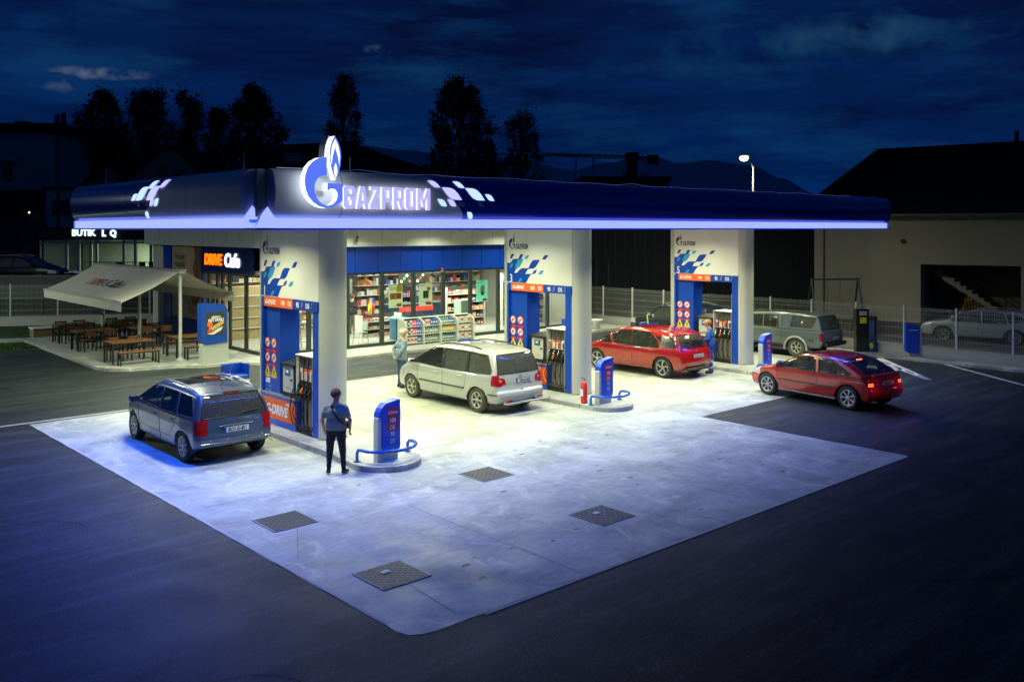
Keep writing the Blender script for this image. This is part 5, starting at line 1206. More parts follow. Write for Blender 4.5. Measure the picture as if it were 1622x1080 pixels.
S1 = Shape([(-1.6, .24), (-2.04, .36), (-2.10, .50), (-2.10, .60), (-2.06, .66), (-2.05, .80), (-2.02, .98), (-1.91, 1.28), (-1.80, 1.47), (-1.70, 1.51), (-1.0, 1.55), (0, 1.56), (.28, 1.53), (.55, 1.42), (1.35, 1.00), (1.75, .90), (2.08, .74), (2.2, .56), (2.22, .36), (2.1, .22)], 1.77, SEC, PLAN(-2.19, 2.22), 2.71, .315, well=.05)
car('grey_estate_car', 'blue grey estate car with silver roof rails parked at the nearest pump', 'car', S1, (8.18, 19.42, .006), 0, PUGP,
    [('side', [(1.12, 1.02), (.40, 1.42), (-.14, 1.44), (-.20, .985)], 'glass'), ('side', [(-.27, .985), (-.21, 1.445), (-.93, 1.44), (-1.04, .995)], 'glass'), ('side', [(-1.14, 1.0), (-1.04, 1.435), (-1.55, 1.41), (-1.80, 1.07), (-1.78, 1.02)], 'glass'),
     ('rear', [(-.70, .99), (-.68, 1.12), (-.58, 1.44), (.58, 1.44), (.68, 1.12), (.70, .99)], 'glass', glass('rear_tint', (.36, .42, .38), .10, dust=.10)), ('front', [(-.66, 1.05), (-.54, 1.48), (.54, 1.48), (.66, 1.05)], 'glass'),
     ('rear', [(.60, .64), (.58, .98), (.70, .98), (.9, .9), (.9, .64)], 'tail'), ('rear', mirx([(.60, .64), (.58, .98), (.70, .98), (.9, .9), (.9, .64)]), 'tail'), ('side', [(-1.86, .66), (-1.92, .96), (-2.2, .99), (-2.2, .66)], 'tail'),
     ('front', [(.45, .6), (.4, .78), (.85, .86), (.85, .6)], 'head'), ('front', mirx([(.45, .6), (.4, .78), (.85, .86), (.85, .6)]), 'head'), ('top', [(-.48, -.75), (.48, -.75), (.5, .15), (-.5, .15)], 'glass', mat('sunroof', (.02, .02, .02), .1, coat=1))],
    nsp=9, plate='BO1-E-451', pz=(0, .72), rails=(-1.55, .25, .60, SILV), lines=[[(1.0, .98), (.98, .6), (.85, .3)], [(-.23, .97), (-.25, .3)], [(-1.1, .98), (-1.02, .75), (-.78, .55)], [(.85, .48), (-.85, .46)], [(-1.9, .62), (-1.9, .28)]], handles=[(.02, .84), (-.86, .86)], mirror=(1.0, 1.0), extra=ex_pug)
# ---- silver minivan
def ex_sha(t, S):
    for sg in (-1, 1):
        for q in ([(-.02, 1.06), (.06, 1.60)], [(-1.025, 1.07), (-.965, 1.61)]): MB().tube([(S.px(y, z, sg)-sg*.006, y, z) for y, z in along(q, .08, False)], .03, BLACK, 6).build('door_pillar', t)
    MB().box((0, S.py(0, 1.02, -1)-.006, 1.02), (.1, .012, .1), SILV, bev=.005).build('badge', t)
    b = MB(); b.tube([(-.0, S.py(0, 1.13, -1)-.02, 1.13), (.3, S.py(.3, 1.16, -1)-.015, 1.15)], .009, BLACK, 5); b.build('wiper', t)
    b = MB(); b.tube([(-.8, S.y0-.12, .38), (-.7, S.y0-.15, .36), (.7, S.y0-.15, .36), (.8, S.y0-.12, .38)], .03, SILV, 8); b.tube([(-.4, S.y0-.14, .36), (-.4, S.y0+.1, .36)], .025, BLACK, 6); b.tube([(.4, S.y0-.14, .36), (.4, S.y0+.1, .36)], .025, BLACK, 6); b.build('tow_bar', t)
    MB().box((0, S.py(0, .66, -1)-.004, .66), (.12, .01, .02), BLACK).build('boot_latch', t)
    for sg in (-1, 1):
        b = MB(); b.tube([(S.px(y, .62, sg)+sg*.012, y, .62) for y in np.linspace(1.0, -.95, 16)], .022, BLACK, 6); b.build('rubbing_strip', t)
        b = MB(); b.tube([(S.px(y, .56, sg)+sg*.008, y, .56) for y in np.linspace(-1.86, -2.16, 6)], .02, BLACK, 6); b.build('rubbing_strip', t)
        b = MB(); b.box((sg*.55, S.y0-.03, .42), (.2, .02, .035), RED); b.build('reflector', t)
SILP = paint('paint_silver', (.47, .48, .44), .3, .32)
S2 = Shape([(-2.08, .27), (-2.24, .36), (-2.30, .52), (-2.28, .62), (-2.2, .68), (-2.17, .95), (-2.1, 1.2), (-1.97, 1.55), (-1.85, 1.68), (-1.0, 1.73), (0, 1.73), (.45, 1.68), (.72, 1.56), (1.5, 1.08), (1.9, .96), (2.2, .78), (2.33, .55), (2.33, .35), (2.2, .25)], 1.81, [(a*1.07, b) for a, b in SEC], PLAN(-2.3, 2.33), 2.84, .325)
tl_ = [(.50, .83), (.53, .98), (.66, 1.02), (.70, 1.08), (.95, 1.08), (.95, .80), (.70, .78)]
car('silver_minivan', 'silver minivan with dark tinted rear glass at the middle pump', 'car', S2, (15.78, 19.21, .006), 0, SILP,
    [('side', [(1.42, 1.10), (.55, 1.58), (.12, 1.61), (.02, 1.06)], 'glass'), ('side', [(-.06, 1.06), (.02, 1.61), (-.92, 1.62), (-.98, 1.07)], 'glass', CARGD), ('side', [(-1.07, 1.07), (-1.01, 1.62), (-1.70, 1.58), (-1.93, 1.2), (-1.92, 1.1)], 'glass', CARGD), ('side', [(.0, 1.06), (.10, 1.61), (.04, 1.61), (-.04, 1.06)], 'black'), ('side', [(-1.0, 1.07), (-.94, 1.62), (-.99, 1.62), (-1.05, 1.07)], 'black'),
     ('rear', [(-.72, 1.10), (-.62, 1.60), (.62, 1.60), (.72, 1.10)], 'glass', CARGD), ('front', [(-.7, 1.12), (-.56, 1.62), (.56, 1.62), (.7, 1.12)], 'glass'),
     ('rear', tl_, 'tail'), ('rear', mirx(tl_), 'tail'), ('rear', [(.62, .90), (.62, .96), (.70, .96), (.70, .90)], 'clear'), ('rear', mirx([(.62, .90), (.62, .96), (.70, .96), (.70, .90)]), 'clear'), ('side', [(-1.96, .80), (-1.98, 1.08), (-2.4, 1.08), (-2.4, .80)], 'tail'),
     ('front', [(.5, .62), (.45, .84), (.9, .9), (.9, .62)], 'head'), ('front', mirx([(.5, .62), (.45, .84), (.9, .9), (.9, .62)]), 'head')],
    rim=mat('hubcap', (.45, .45, .38), .4, .2), nsp=6, rr=.64, plate='T04-E-429', pz=(.10, .90), rails=(-1.35, .45, .60, BLACK), lines=[[(1.12, 1.05), (1.1, .6), (.95, .3)], [(-.02, 1.04), (-.04, .3)], [(-1.02, 1.05), (-.98, .72), (-.8, .5)], [(-2.05, .7), (-1.95, .5)]], handles=[(.25, .93), (-.78, .95)], mirror=(1.25, 1.08), extra=ex_sha, tyrem=mat('dusty_tyre', (.06, .055, .04), .8))
# ---- red five-door
def ex_pic(t, S):
    for sg in (-1, 1): MB().tube([(S.px(y, z, sg)-sg*.006, y, z) for y, z in along([(-.145, .99), (-.09, 1.50)], .08, False)], .026, BLACK, 6).build('door_pillar', t)
    MB().box((0, S.py(0, .93, -1)-.006, .92), (.1, .012, .09), CHROME, bev=.005).build('badge', t)
    b = MB(); b.box((0, S.y0+.10, 1.50), (1.15, .22, .035), REDP, rx=R(-4), bev=.012); b.build('roof_spoiler', t)
    MB().lathe([(.012, 0), (.006, .1)], BLACK, 6, 'z', (0, -1.2, S.pz(0, -1.2))).build('aerial', t)
    b = MB(); b.box((0, S.y0+.02, .32), (1.1, .08, .1), BLACK, bev=.02); b.build('diffuser', t)
REDP = paint('paint_red', (.34, .008, .005), .1, .2)
S3 = Shape([(-1.95, .26), (-2.1, .34), (-2.17, .5), (-2.16, .68), (-2.12, .84), (-2.03, 1.0), (-1.86, 1.28), (-1.72, 1.46), (-1.5, 1.54), (-.8, 1.61), (0, 1.62), (.4, 1.56), (.75, 1.42), (1.5, .98), (1.85, .86), (2.12, .70), (2.25, .5), (2.24, .33), (2.1, .22)], 1.83, SEC, PLAN(-2.17, 2.25), 2.785, .335)
tp = [(.52, .86), (.55, .98), (.9, 1.02), (.95, .84), (.7, .80)]
car('red_family_car', 'glossy red five-door car being refuelled by the attendant in blue', 'car', S3, (23.60, 19.33, .006), 0, REDP,
    [('side', [(1.38, 1.02), (.88, 1.28), (.72, 1.0)], 'glass'), ('side', [(.62, 1.0), (.78, 1.32), (.45, 1.46), (-.05, 1.5), (-.10, .98)], 'glass'), ('side', [(-.19, .98), (-.13, 1.505), (-.85, 1.47), (-1.18, 1.22), (-1.25, .99)], 'glass'), ('side', [(-1.34, 1.0), (-1.26, 1.22), (-1.05, 1.38), (-1.75, 1.40), (-1.98, 1.06)], 'black'), ('side', [(-.12, .98), (-.07, 1.50), (-.11, 1.505), (-.17, .98)], 'black'),
     ('rear', [(-.66, 1.05), (-.58, 1.44), (.58, 1.44), (.66, 1.05)], 'glass', glass('rear_tint', (.36, .42, .38), .10, dust=.10)), ('front', [(-.68, 1.02), (-.54, 1.50), (.54, 1.50), (.68, 1.02)], 'glass'),
     ('rear', tp, 'tail'), ('rear', mirx(tp), 'tail'), ('side', [(-1.8, .88), (-1.86, 1.0), (-2.2, 1.03), (-2.2, .86)], 'tail'), ('front', [(.45, .66), (.4, .8), (.9, .88), (.9, .66)], 'head'), ('front', mirx([(.45, .66), (.4, .8), (.9, .88), (.9, .66)]), 'head')],
    nsp=5, twist=.5, rr=.72, plate='A12-K-375', pz=(0, .76), lines=[[(.98, .96), (.95, .6), (.85, .3)], [(-.14, .96), (-.18, .3)], [(-1.22, .97), (-1.1, .7), (-.95, .5)], [(.9, .40), (-.9, .42)]], handles=[(.08, .88), (-.95, .9)], mirror=(.95, 1.03), extra=ex_pic, mirm=BLACK)
# ---- red three-door hatchback, brake lights lit
def ex_ast(t, S):
    MB().box((0, S.py(0, .88, -1)-.006, .88), (.07, .01, .07), CHROME, bev=.003).build('badge', t)
    b = MB(); b.box((0, S.y0+.13, 1.0), (1.2, .12, .035), REDA, rx=R(8), bev=.012); b.build('boot_spoiler', t)
    MB().box((0, S.py(0, 1.31, -1)+.03, 1.30), (.22, .03, .035), emis('stop_lit', (3.5, .3, .12), 1.5)).build('high_brake_light', t)
    MB().tube([(0, -.95, S.pz(0, -.95)), (0, -1.1, S.pz(0, -.95)+.16)], .007, BLACK, 5).build('aerial', t)
    for sg in (-1, 1):
        b = MB(); b.tube([(S.px(y, .57, sg)+sg*.01, y, .57) for y in np.linspace(.92, -.82, 14)], .02, BLACK, 6); b.build('rubbing_strip', t)
        b = MB(); b.tube([(S.px(y, .26, sg)-sg*.01, y, .25) for y in np.linspace(.92, -.92, 12)], .035, mat('sill_grey', (.2, .2, .21), .4), 6); b.build('sill_trim', t)
        l = bpy.data.lights.new('brake_glow', 'POINT'); l.energy = .9; l.color = (1, .04, .02); l.shadow_soft_size = .05; o = bpy.data.objects.new('brake_glow', l); COL.objects.link(o); o.parent = t; o.location = (sg*.66, S.y0-.12, .72)
REDA = paint('paint_red_orange', (.46, .013, .006), .05, .22)
S4 = Shape([(-1.85, .25), (-1.97, .34), (-2.02, .48), (-2.0, .62), (-1.93, .68), (-1.92, .82), (-1.88, .97), (-1.80, 1.0), (-1.45, 1.18), (-1.08, 1.34), (-.6, 1.42), (-.1, 1.435), (.2, 1.39), (.45, 1.27), (1.05, .97), (1.5, .87), (1.88, .74), (2.06, .56), (2.06, .36), (1.95, .22)], 1.71, SEC, PLAN(-2.02, 2.06), 2.61, .31, k=.08)
ta = [(.52, .70), (.50, .93), (.62, .96), (.9, .94), (.9, .68)]
car('red_hatchback', 'red three-door hatchback with lit brake lights driving onto the forecourt', 'car', S4, (23.33, 12.74, .006), R(-7.2), REDA,
    [('side', [(.92, .95), (.30, 1.29), (.0, 1.335), (-.27, 1.34), (-.34, .925)], 'glass', glass('clear_glass', (.6, .65, .62), .08)), ('side', [(-.44, .93), (-.38, 1.33), (-.72, 1.32), (-1.12, 1.16), (-1.40, .99), (-1.36, .95)], 'glass'),
     ('rear', [(-.62, 1.02), (-.50, 1.345), (.50, 1.345), (.62, 1.02)], 'glass'), ('front', [(-.62, 1.0), (-.52, 1.33), (.52, 1.33), (.62, 1.0)], 'glass'),
     ('rear', ta, 'tail'), ('rear', mirx(ta), 'tail'), ('rear', [(.55, .70), (.55, .79), (.84, .79), (.84, .70)], 'lit'), ('rear', mirx([(.55, .70), (.55, .79), (.84, .79), (.84, .70)]), 'lit'), ('side', [(-1.74, .70), (-1.70, .94), (-2.05, .96), (-2.05, .70)], 'tail'),
     ('front', [(.42, .60), (.4, .76), (.85, .82), (.85, .6)], 'head'), ('front', mirx([(.42, .60), (.4, .76), (.85, .82), (.85, .6)]), 'head'), ('side', [(1.62, .62), (1.60, .78), (2.1, .74), (2.1, .60)], 'head')],
    rim=mat('alloy', (.62, .62, .60), .3, .4), nsp=7, rr=.68, plate='J38-E-217', pz=(.0, .76), lines=[[(.93, .93), (.92, .6), (.88, .28)], [(-.39, .91), (-.42, .3)], [(-1.7, .62), (-2.0, .60)]], handles=[(-.2, .80)], mirror=(.78, .95), mirm=BLACK, extra=ex_ast)
# ---- grey pickup with hard top
def ex_pick(t, S):
    MB().box((0, S.y0-.06, .58), (1.5, .14, .16), BLACK, bev=.03).build('rear_bumper', t)
    for sg in (-1, 1):
        a = MB(); a.tube([(sg*(S.W+.0), -S.wb/2+(S.wa+.03)*math.cos(q), S.wr+(S.wa+.03)*math.sin(q)) for q in np.linspace(-.15, PI+.15, 14)], .045, mat('arch_silver', (.42, .45, .42), .35, .3), 6); a.build('wheel_arch', t)
    b = MB(); b.tube([(S.px(y, 1.13, -1)-.004, y, 1.13) for y in np.linspace(-.45, -2.45, 14)], .012, BLACK, 5); b.build('bed_seam', t)
    MB().box((S.px(.95, .88, -1)-.004, .82, .92), (.006, .35, .18), PLW).build('door_sticker', t)
    put('lettering', text_mesh('4x4', .12, BLACK, .002, .003), t, (0, 0, 0), '-y').location = (-.0, S.y0+.0, 0) if False else (.3, S.y0-.02, .86)
    yz(text_mesh('4x4', .13, BLACK, .003, .003, shear=.2), S.px(-2.1, .75, -1)-.006, t, 'lettering', -2.02, .70)
    b = MB(); b.tube([(-.02, S.py(0, 1.2, -1)-.03, 1.3), (.12, S.py(0, 1.2, -1)-.02, 1.28)], .01, SILV, 5); b.build('hatch_handle', t)
S5 = Shape([(-2.5, .48), (-2.58, .6), (-2.57, 1.08), (-2.52, 1.16), (-2.34, 1.66), (-2.2, 1.77), (-.6, 1.80), (-.3, 1.77), (.45, 1.75), (.72, 1.66), (1.3, 1.17), (2.0, 1.08), (2.28, .9), (2.33, .6), (2.25, .42), (-2.4, .40)], 1.82, [(0, .9), (.5, .98), (.8, 1.0), (1.05, .98), (1.2, .93), (1.5, .86), (1.8, .8)], PLAN(-2.58, 2.33), 3.0, .375, k=.07, bow=.05)
PKP = paint('paint_grey', (.115, .14, .135), .25, .35)
TPK = [(.74, .72), (.74, 1.04), (.95, 1.04), (.95, .72)]
pk_ = car('grey_pickup', 'grey four-wheel-drive pickup with silver hard top parked by the right fence', 'pickup truck', S5, (30.95, 19.0, .006), 0, PKP,
    [('side', [(1.05, 1.17), (.52, 1.60), (.0, 1.64), (-.02, 1.16)], 'glass'), ('side', [(-.10, 1.16), (-.08, 1.64), (-.66, 1.64), (-.74, 1.17)], 'glass'), ('side', [(-1.22, 1.24), (-1.30, 1.66), (-2.26, 1.66), (-2.10, 1.22)], 'glass', CARGD),
     ('rear', [(-.72, 1.18), (-.62, 1.68), (.62, 1.68), (.72, 1.18)], 'glass', CARGD), ('front', [(-.7, 1.2), (-.58, 1.66), (.58, 1.66), (.7, 1.2)], 'glass'), ('rear', TPK, 'tail'), ('rear', mirx(TPK), 'tail'), ('side', [(-2.42, .72), (-2.42, 1.04), (-2.6, 1.04), (-2.6, .72)], 'tail'), ('front', [(.5, .75), (.5, .98), (.95, .98), (.95, .75)], 'head'), ('front', mirx([(.5, .75), (.5, .98), (.95, .98), (.95, .75)]), 'head'),
     ('side', [(1.3, .4), (1.3, .52), (-.9, .52), (-.9, .4)], 'trim')],
    rim=mat('steel_rim', (.5, .5, .4), .4, .2), nsp=6, rr=.58, plate='O17-M-582', pz=(.1, .80), lines=[[(-.06, 1.15), (-.08, .5)], [(-.88, 1.7), (-.85, .5)], [(1.05, 1.12), (1.0, .5)]], handles=[(.12, 1.02), (-.66, 1.02)], mirror=(1.1, 1.2), mirm=BLACK, extra=ex_pick, tw=.24, tyrem=mat('muddy_tyre', (.10, .095, .07), .85))
pk_.scale = (.97, .97, .90)
# ---- background cars
S6 = Shape([(-2.1, .3), (-2.2, .45), (-2.2, .75), (-2.12, 1.0), (-1.95, 1.4), (-1.8, 1.58), (-1.0, 1.68), (0, 1.69), (.5, 1.6), (1.2, 1.12), (1.8, 1.02), (2.15, .85), (2.25, .6), (2.22, .35), (2.1, .28)], 1.84, SEC, PLAN(-2.2, 2.25), 2.69, .35)
wins = [('side', [(1.05, 1.08), (.45, 1.48), (-.05, 1.53), (-.1, 1.04)], 'glass', CARGD), ('side', [(-.18, 1.04), (-.13, 1.53), (-.9, 1.5), (-1.05, 1.06)], 'glass', CARGD), ('side', [(-1.12, 1.08), (-1.0, 1.48), (-1.5, 1.42), (-1.7, 1.2)], 'glass', CARGD)]
def bgcar(label, loc, rz, S, col, extra=None, dz=0, rimc=SILV):
    pm = paint('paint_'+label.split()[0]+label.split()[1], col)
    f = lambda p: [(a, b+dz) for a, b in p]
    return car('parked_car', label, 'car', S, loc, rz, pm, [(k, f(p), g, m) for k, p, g, m in wins]+[('rear', f([(-.62, 1.1), (-.55, 1.48), (.55, 1.48), (.62, 1.1)]), 'glass', CARGD), ('front', f([(-.66, 1.1), (-.54, 1.54), (.54, 1.54), (.66, 1.1)]), 'glass', CARGD),
        ('rear', [(.5, .84), (.5, .98), (.95, .98), (.95, .84)], 'tail'), ('rear', mirx([(.5, .84), (.5, .98), (.95, .98), (.95, .84)]), 'tail'), ('front', [(.45, .68), (.45, .84), (.95, .9), (.95, .68)], 'head'), ('front', mirx([(.45, .68), (.45, .84), (.95, .9), (.95, .68)]), 'head')], h=.045, rim=rimc, nsp=10, rr=.7, lines=[[(-.14, 1.02), (-.16, .4)], [(1.05, 1.0), (.95, .4)]], handles=[(.1, .95), (-.8, .97)], mirror=(.95, 1.1), extra=extra, plate=None, rails=(-1.5, .3, .6, SILV))
bgcar('dark green black crossover parked beside the fence behind the red five-door car', (31.3, 23.75, .006), 0, S6, (.008, .018, .022))
S7 = Shape([(-2.15, .27), (-2.27, .4), (-2.27, .7), (-2.18, .95), (-1.95, 1.25), (-1.75, 1.4), (-1.0, 1.45), (0, 1.46), (.4, 1.4), (1.1, 1.0), (1.8, .9), (2.2, .74), (2.32, .5), (2.3, .32), (2.15, .24)], 1.8, SEC, PLAN(-2.27, 2.32), 2.62, .33)
bgcar('silver blue estate car parked in the yard behind the right fence', (39.78, 14.63, .02), R(12), S7, (.35, .4, .46), dz=-.12)
def ex_pol(t, S):
    b = MB(); sh = [(-.16, .05), (-.14, .2), (0, .26), (.14, .2), (.16, .05), (.08, -.12), (0, -.2), (-.08, -.12)]
    o = curve_mesh('shield', [[(a*.9, c*.9+.1) for a, c in sh], [(a*.7, c*.7+.11) for a, c in sh]], .004, mat('decal_white', (.4, .42, .5), .5)); o.transform(Matrix(((0, 0, 1, 0), (1, 0, 0, 0), (0, 1, 0, 0), (0, 0, 0, 1)))); link('shield_decal', o, t, (S.px(-1.3, 1.25, 1)+.012, -.95, 1.2))
bgcar('black patrol car with pale shield decal on the raised road at far left', (*far(-26.4, 48.6), 1.72), R(-132.25), S6, (.004, .005, .008), ex_pol)
bgcar('small dark car partly behind the awning on the raised road', (*far(-21.9, 47.6), 1.1), R(-132.25), S7, (.006, .007, .01), dz=-.12)
# ------------------------------------------------------------ people
def cloth(name, col): return mat(name, col, .85, var=.12, vscale=9, bump=.35, bscale=60)
SKIN = mat('skin', (.46, .24, .15), .5, var=.06, vscale=20); HAIRD = mat('hair_dark', (.11, .068, .045), .9, spec=.05, var=.3, vscale=60); HAIRW = mat('hair_grey', (.55, .53, .48), .7, var=.2, vscale=60); HAIRB = mat('hair_fair', (.28, .17, .08), .7, var=.2, vscale=60)
class Body:
    def __init__(s, prims): s.p = prims
    def __call__(s, x, y, z, lab=False):
        f = None; best = np.full(x.shape, 1e9); li = np.zeros(x.shape, int)
        for i, (a, b, ra, rb, k, m) in enumerate(s.p):
            a = np.array(a); b = np.array(b); ab = b-a; L2 = (ab**2).sum()+1e-9
            px, py, pz = x-a[0], y-a[1], z-a[2]
            t = np.clip((px*ab[0]+py*ab[1]+pz*ab[2])/L2, 0, 1)
            d = np.sqrt((px-ab[0]*t)**2+(py-ab[1]*t)**2+(pz-ab[2]*t)**2)-(ra+(rb-ra)*t)
            if m in (1, 2): d = d+.0035*np.sin(34*z+11*x+5*np.sin(9*y+6*z))*np.sin(17*x+7*z)
            if lab: q = d < best; best = np.where(q, d, best); li = np.where(q, m, li)
            if f is None: f = d
            else:
                h = np.clip(.5+.5*(d-f)/k, 0, 1); f = d*(1-h)+f*h-k*h*(1-h)
        return (f, li) if lab else f
def person(label, loc, rz, sc, mats, hips, knees, ankles, toes, elbows, wrists, hands, head=(0, 0, 0), hd=0, build=1.0, short=True, hair=None, h=.0105, lean=0, extra=None, hem=.98, seated=False, group=None):
    # mats: 0 skin 1 top 2 trousers 3 shoe 4 sole; coordinates for a 1.8 m figure, y forward, x to its right
    w_ = build; P = []
    A = lambda a, b, ra, rb, m, k=.035: P.append((a, b, ra, rb, k, m))
    ly = lambda z: lean*(z-.95)
    for i, s in enumerate((-1, 1)):
        A(hips[i], knees[i], .098*w_, .066*w_, 2); A(knees[i], ankles[i], .064*w_, .046, 2, .02)
        if not seated:
            a = ankles[i]; A((a[0], a[1]-.03, .05), (a[0]+toes[i][0]*.5, a[1]+toes[i][1]*.5, .045), .046, .044, 3, .02); A((a[0]+toes[i][0]*.5, a[1]+toes[i][1]*.5, .042), (a[0]+toes[i][0], a[1]+toes[i][1], .034), .044, .034, 3, .02)
    A((-.085*w_, 0, .94), (.085*w_, 0, .94), .108*w_, .108*w_, 2)
    A((-.07*w_, ly(1.08), 1.08), (.07*w_, ly(1.08), 1.08), .118*w_, .118*w_, 1, .03); A((-.085*w_, ly(1.0), .995), (.085*w_, ly(1.0), .995), .116*w_, .116*w_, 1, .02)
    A((-.10*w_, ly(1.3), 1.28), (.10*w_, ly(1.3), 1.28), .115*w_, .115*w_, 1, .05); A((0, ly(1.43), 1.445), (-.15*w_, ly(1.43), 1.395), .060, .060, 1, .04); A((0, ly(1.43), 1.445), (.15*w_, ly(1.43), 1.395), .060, .060, 1, .04)
    hx, hy = head[0], ly(1.6)+head[1]
    A((0, ly(1.46), 1.46), (hx*.6, hy+.005, 1.56), .068, .062, 0, .03)
    c_, s_ = math.cos(hd), math.sin(hd)
    H = lambda x, y, z: (hx+x*c_+y*s_, hy-x*s_+y*c_, z+head[2])
    A(H(0, -.02, 1.70), H(0, .02, 1.695), .103, .098, 0, .02); A(H(0, .03, 1.65), H(0, .05, 1.61), .082, .056, 0, .03); A(H(0, .098, 1.68), H(0, .115, 1.655), .011, .015, 0, .01)
    for s in (-1, 1): A(H(s*.088, -.0, 1.685), H(s*.09, -.005, 1.655), .018, .013, 0, .01)
    A(H(-.02, .088, 1.618), H(.02, .088, 1.618), .012, .012, 0, .015)
    for i, s in enumerate((-1, 1)):
        sh = (s*.175*w_, ly(1.42), 1.385); e = elbows[i]; wv = wrists[i]
        if short:
            m_ = tuple(sh[j]*.42+e[j]*.58 for j in range(3)); A(sh, m_, .060*w_, .056*w_, 1, .03); A(m_, e, .045, .040, 0, .008)
        else: A(sh, e, .062*w_, .050*w_, 1, .03)
        A(e, wv, .041 if short else .048, .028 if short else .036, 0 if short else 1, .02)
        D = Vector(hands[i][0]).normalized(); S_ = Vector(hands[i][1]).normalized(); N_ = D.cross(S_).normalized(); W_ = Vector(wv)
        for o in (-.022, 0, .022): A(tuple(W_+D*.01+S_*o*.7), tuple(W_+D*.085+S_*o), .018, .015, 0, .012)
        for q, ln_ in ((-.031, .060), (-.0105, .074), (.0105, .070), (.031, .055)):
            b0 = W_+D*.09+S_*q; b1 = b0+(D*.85+N_*.35).normalized()*ln_*.5; b2 = b1+(D*.4+N_*.8).normalized()*ln_*.5; A(tuple(b0), tuple(b1), .0095, .009, 0, .004); A(tuple(b1), tuple(b2), .009, .008, 0, .004)
        b0 = W_+D*.03+S_*(.026*hands[i][2]); b1 = b0+(D*.6+S_*hands[i][2]*.8).normalized()*.04; A(tuple(b0), tuple(b1), .013, .0105, 0, .008); A(tuple(b1), tuple(b1+(D*.9+N_*.4).normalized()*.03), .0105, .009, 0, .004)
    Bd = Body(P); pts = np.array([q[0] for q in P]+[q[1] for q in P]); lo = pts.min(0)-.14; hi = pts.max(0)+.14; lo[2] = max(lo[2], -.02)
    V, F = surface_net(Bd, lo, hi, h); C = V[F].mean(1); _, li = Bd(C[:, 0], C[:, 1], C[:, 2], lab=True)
    tor = (np.abs(C[:, 0]) < .3) & (C[:, 2] > hem-.06) & (C[:, 2] < 1.2) & ((li == 2) | (li == 1)) & (C[:, 1] > -.3) & (C[:, 1] < .3)
    li = np.where(tor, np.where(C[:, 2] > hem, 1, 2), li); li = np.where((li == 3) & (C[:, 2] < .042), 4, li)
    V[:, 2] = np.maximum(V[:, 2], 0) if not seated else V[:, 2]
    o = link('person', np_mesh('person', V*sc, F, mats, li), None, loc, rz); tag(o, label, 'person', group)
    if hair:
        hm, kind = hair
        def fh(x, y, z):
            X = x-hx; Y = y-hy; xx = X*c_-Y*s_; yy = X*s_+Y*c_; zz = z-head[2]
            d = np.sqrt(xx**2+((yy+.008)*.93)**2+((zz-1.700))**2)-.1085; d = np.maximum(d, -(np.sqrt(xx**2+yy**2+(zz-1.70)**2)-.085))
            if kind == 'ring': cut = np.minimum(zz-1.755, 9); d = np.maximum(d, zz-1.76)
            d = np.maximum(d, yy-.03-(zz-1.70)*.4); return np.maximum(d, 1.605-zz+np.maximum(yy+.03, 0)*1.1)
        V2, F2 = surface_net(fh, (hx-.16, hy-.16, 1.55+head[2]), (hx+.16, hy+.16, 1.88+head[2]), .011); link('hair', np_mesh('hair', V2*sc, F2, [hm]), o)
    for s in (-1, 1): e = H(s*.032, .088, 1.685); MB().lathe([(0, -.006), (.009, 0), (0, .006)], BLACK, 8, 'z', tuple(v*sc for v in e)).build('eye', o)
    if extra: extra(o, sc, H)
    return o
Q = lambda *a: list(a)
BLK = cloth('black_trousers', (.010, .010, .012)); TSH = cloth('tshirt_grey', (.17, .19, .155)); WSOLE = mat('white_sole', (.6, .6, .58), .5); DSHOE = mat('dark_shoe', (.015, .015, .02), .5)
def ex_p1(o, sc, H):
    pts = [(-.06, -.02, 1.50), (-.08, -.09, 1.46), (-.03, -.155, 1.34), (.07, -.165, 1.2), (.17, -.12, 1.08), (.22, -.02, 1.02), (.2, .10, 1.03)]
    b = MB(); P = [Vector(p)*sc for p in pts]; 
    for i in range(len(P)-1):
        d = (P[i+1]-P[i]).normalized(); n = Vector((P[i].x*.6, P[i].y, 0)).normalized(); s_ = d.cross(n).normalized()*.022
        b.add([P[i]-s_+n*.012, P[i]+s_+n*.012, P[i+1]+s_+n*.012, P[i+1]-s_+n*.012], [(0, 1, 2, 3)], BLACK)
    b.build('bag_strap', o); MB().box((.17*sc, .17*sc, 1.0*sc), (.2, .07, .15), BLACK, bev=.02).build('bag', o)
person('man in grey T-shirt and black trousers with bag strap standing by the nearest island', (9.20, 15.20, .008), R(-42), .915, [SKIN, TSH, BLK, DSHOE, WSOLE],
       Q((-.10, 0, .90), (.10, 0, .90)), Q((-.135, .02, .49), (.135, .02, .49)), Q((-.15, -.02, .10), (.165, -.02, .10)), Q((-.05, .15), (.06, .15)), Q((-.295, -.03, 1.13), (.30, -.03, 1.13)), Q((-.275, .10, .93), (.275, .11, .93)),
       Q(((0.1, .15, -1), (0, 1, .1), 1), ((-.1, .15, -1), (0, 1, .1), 1)), head=(0, .0, 0), hd=R(30), build=1.12, hair=(HAIRD, 'cap'), extra=ex_p1, hem=.93)
DEN = cloth('denim_shirt', (.16, .23, .31)); JEAN = cloth('jeans', (.03, .07, .16))
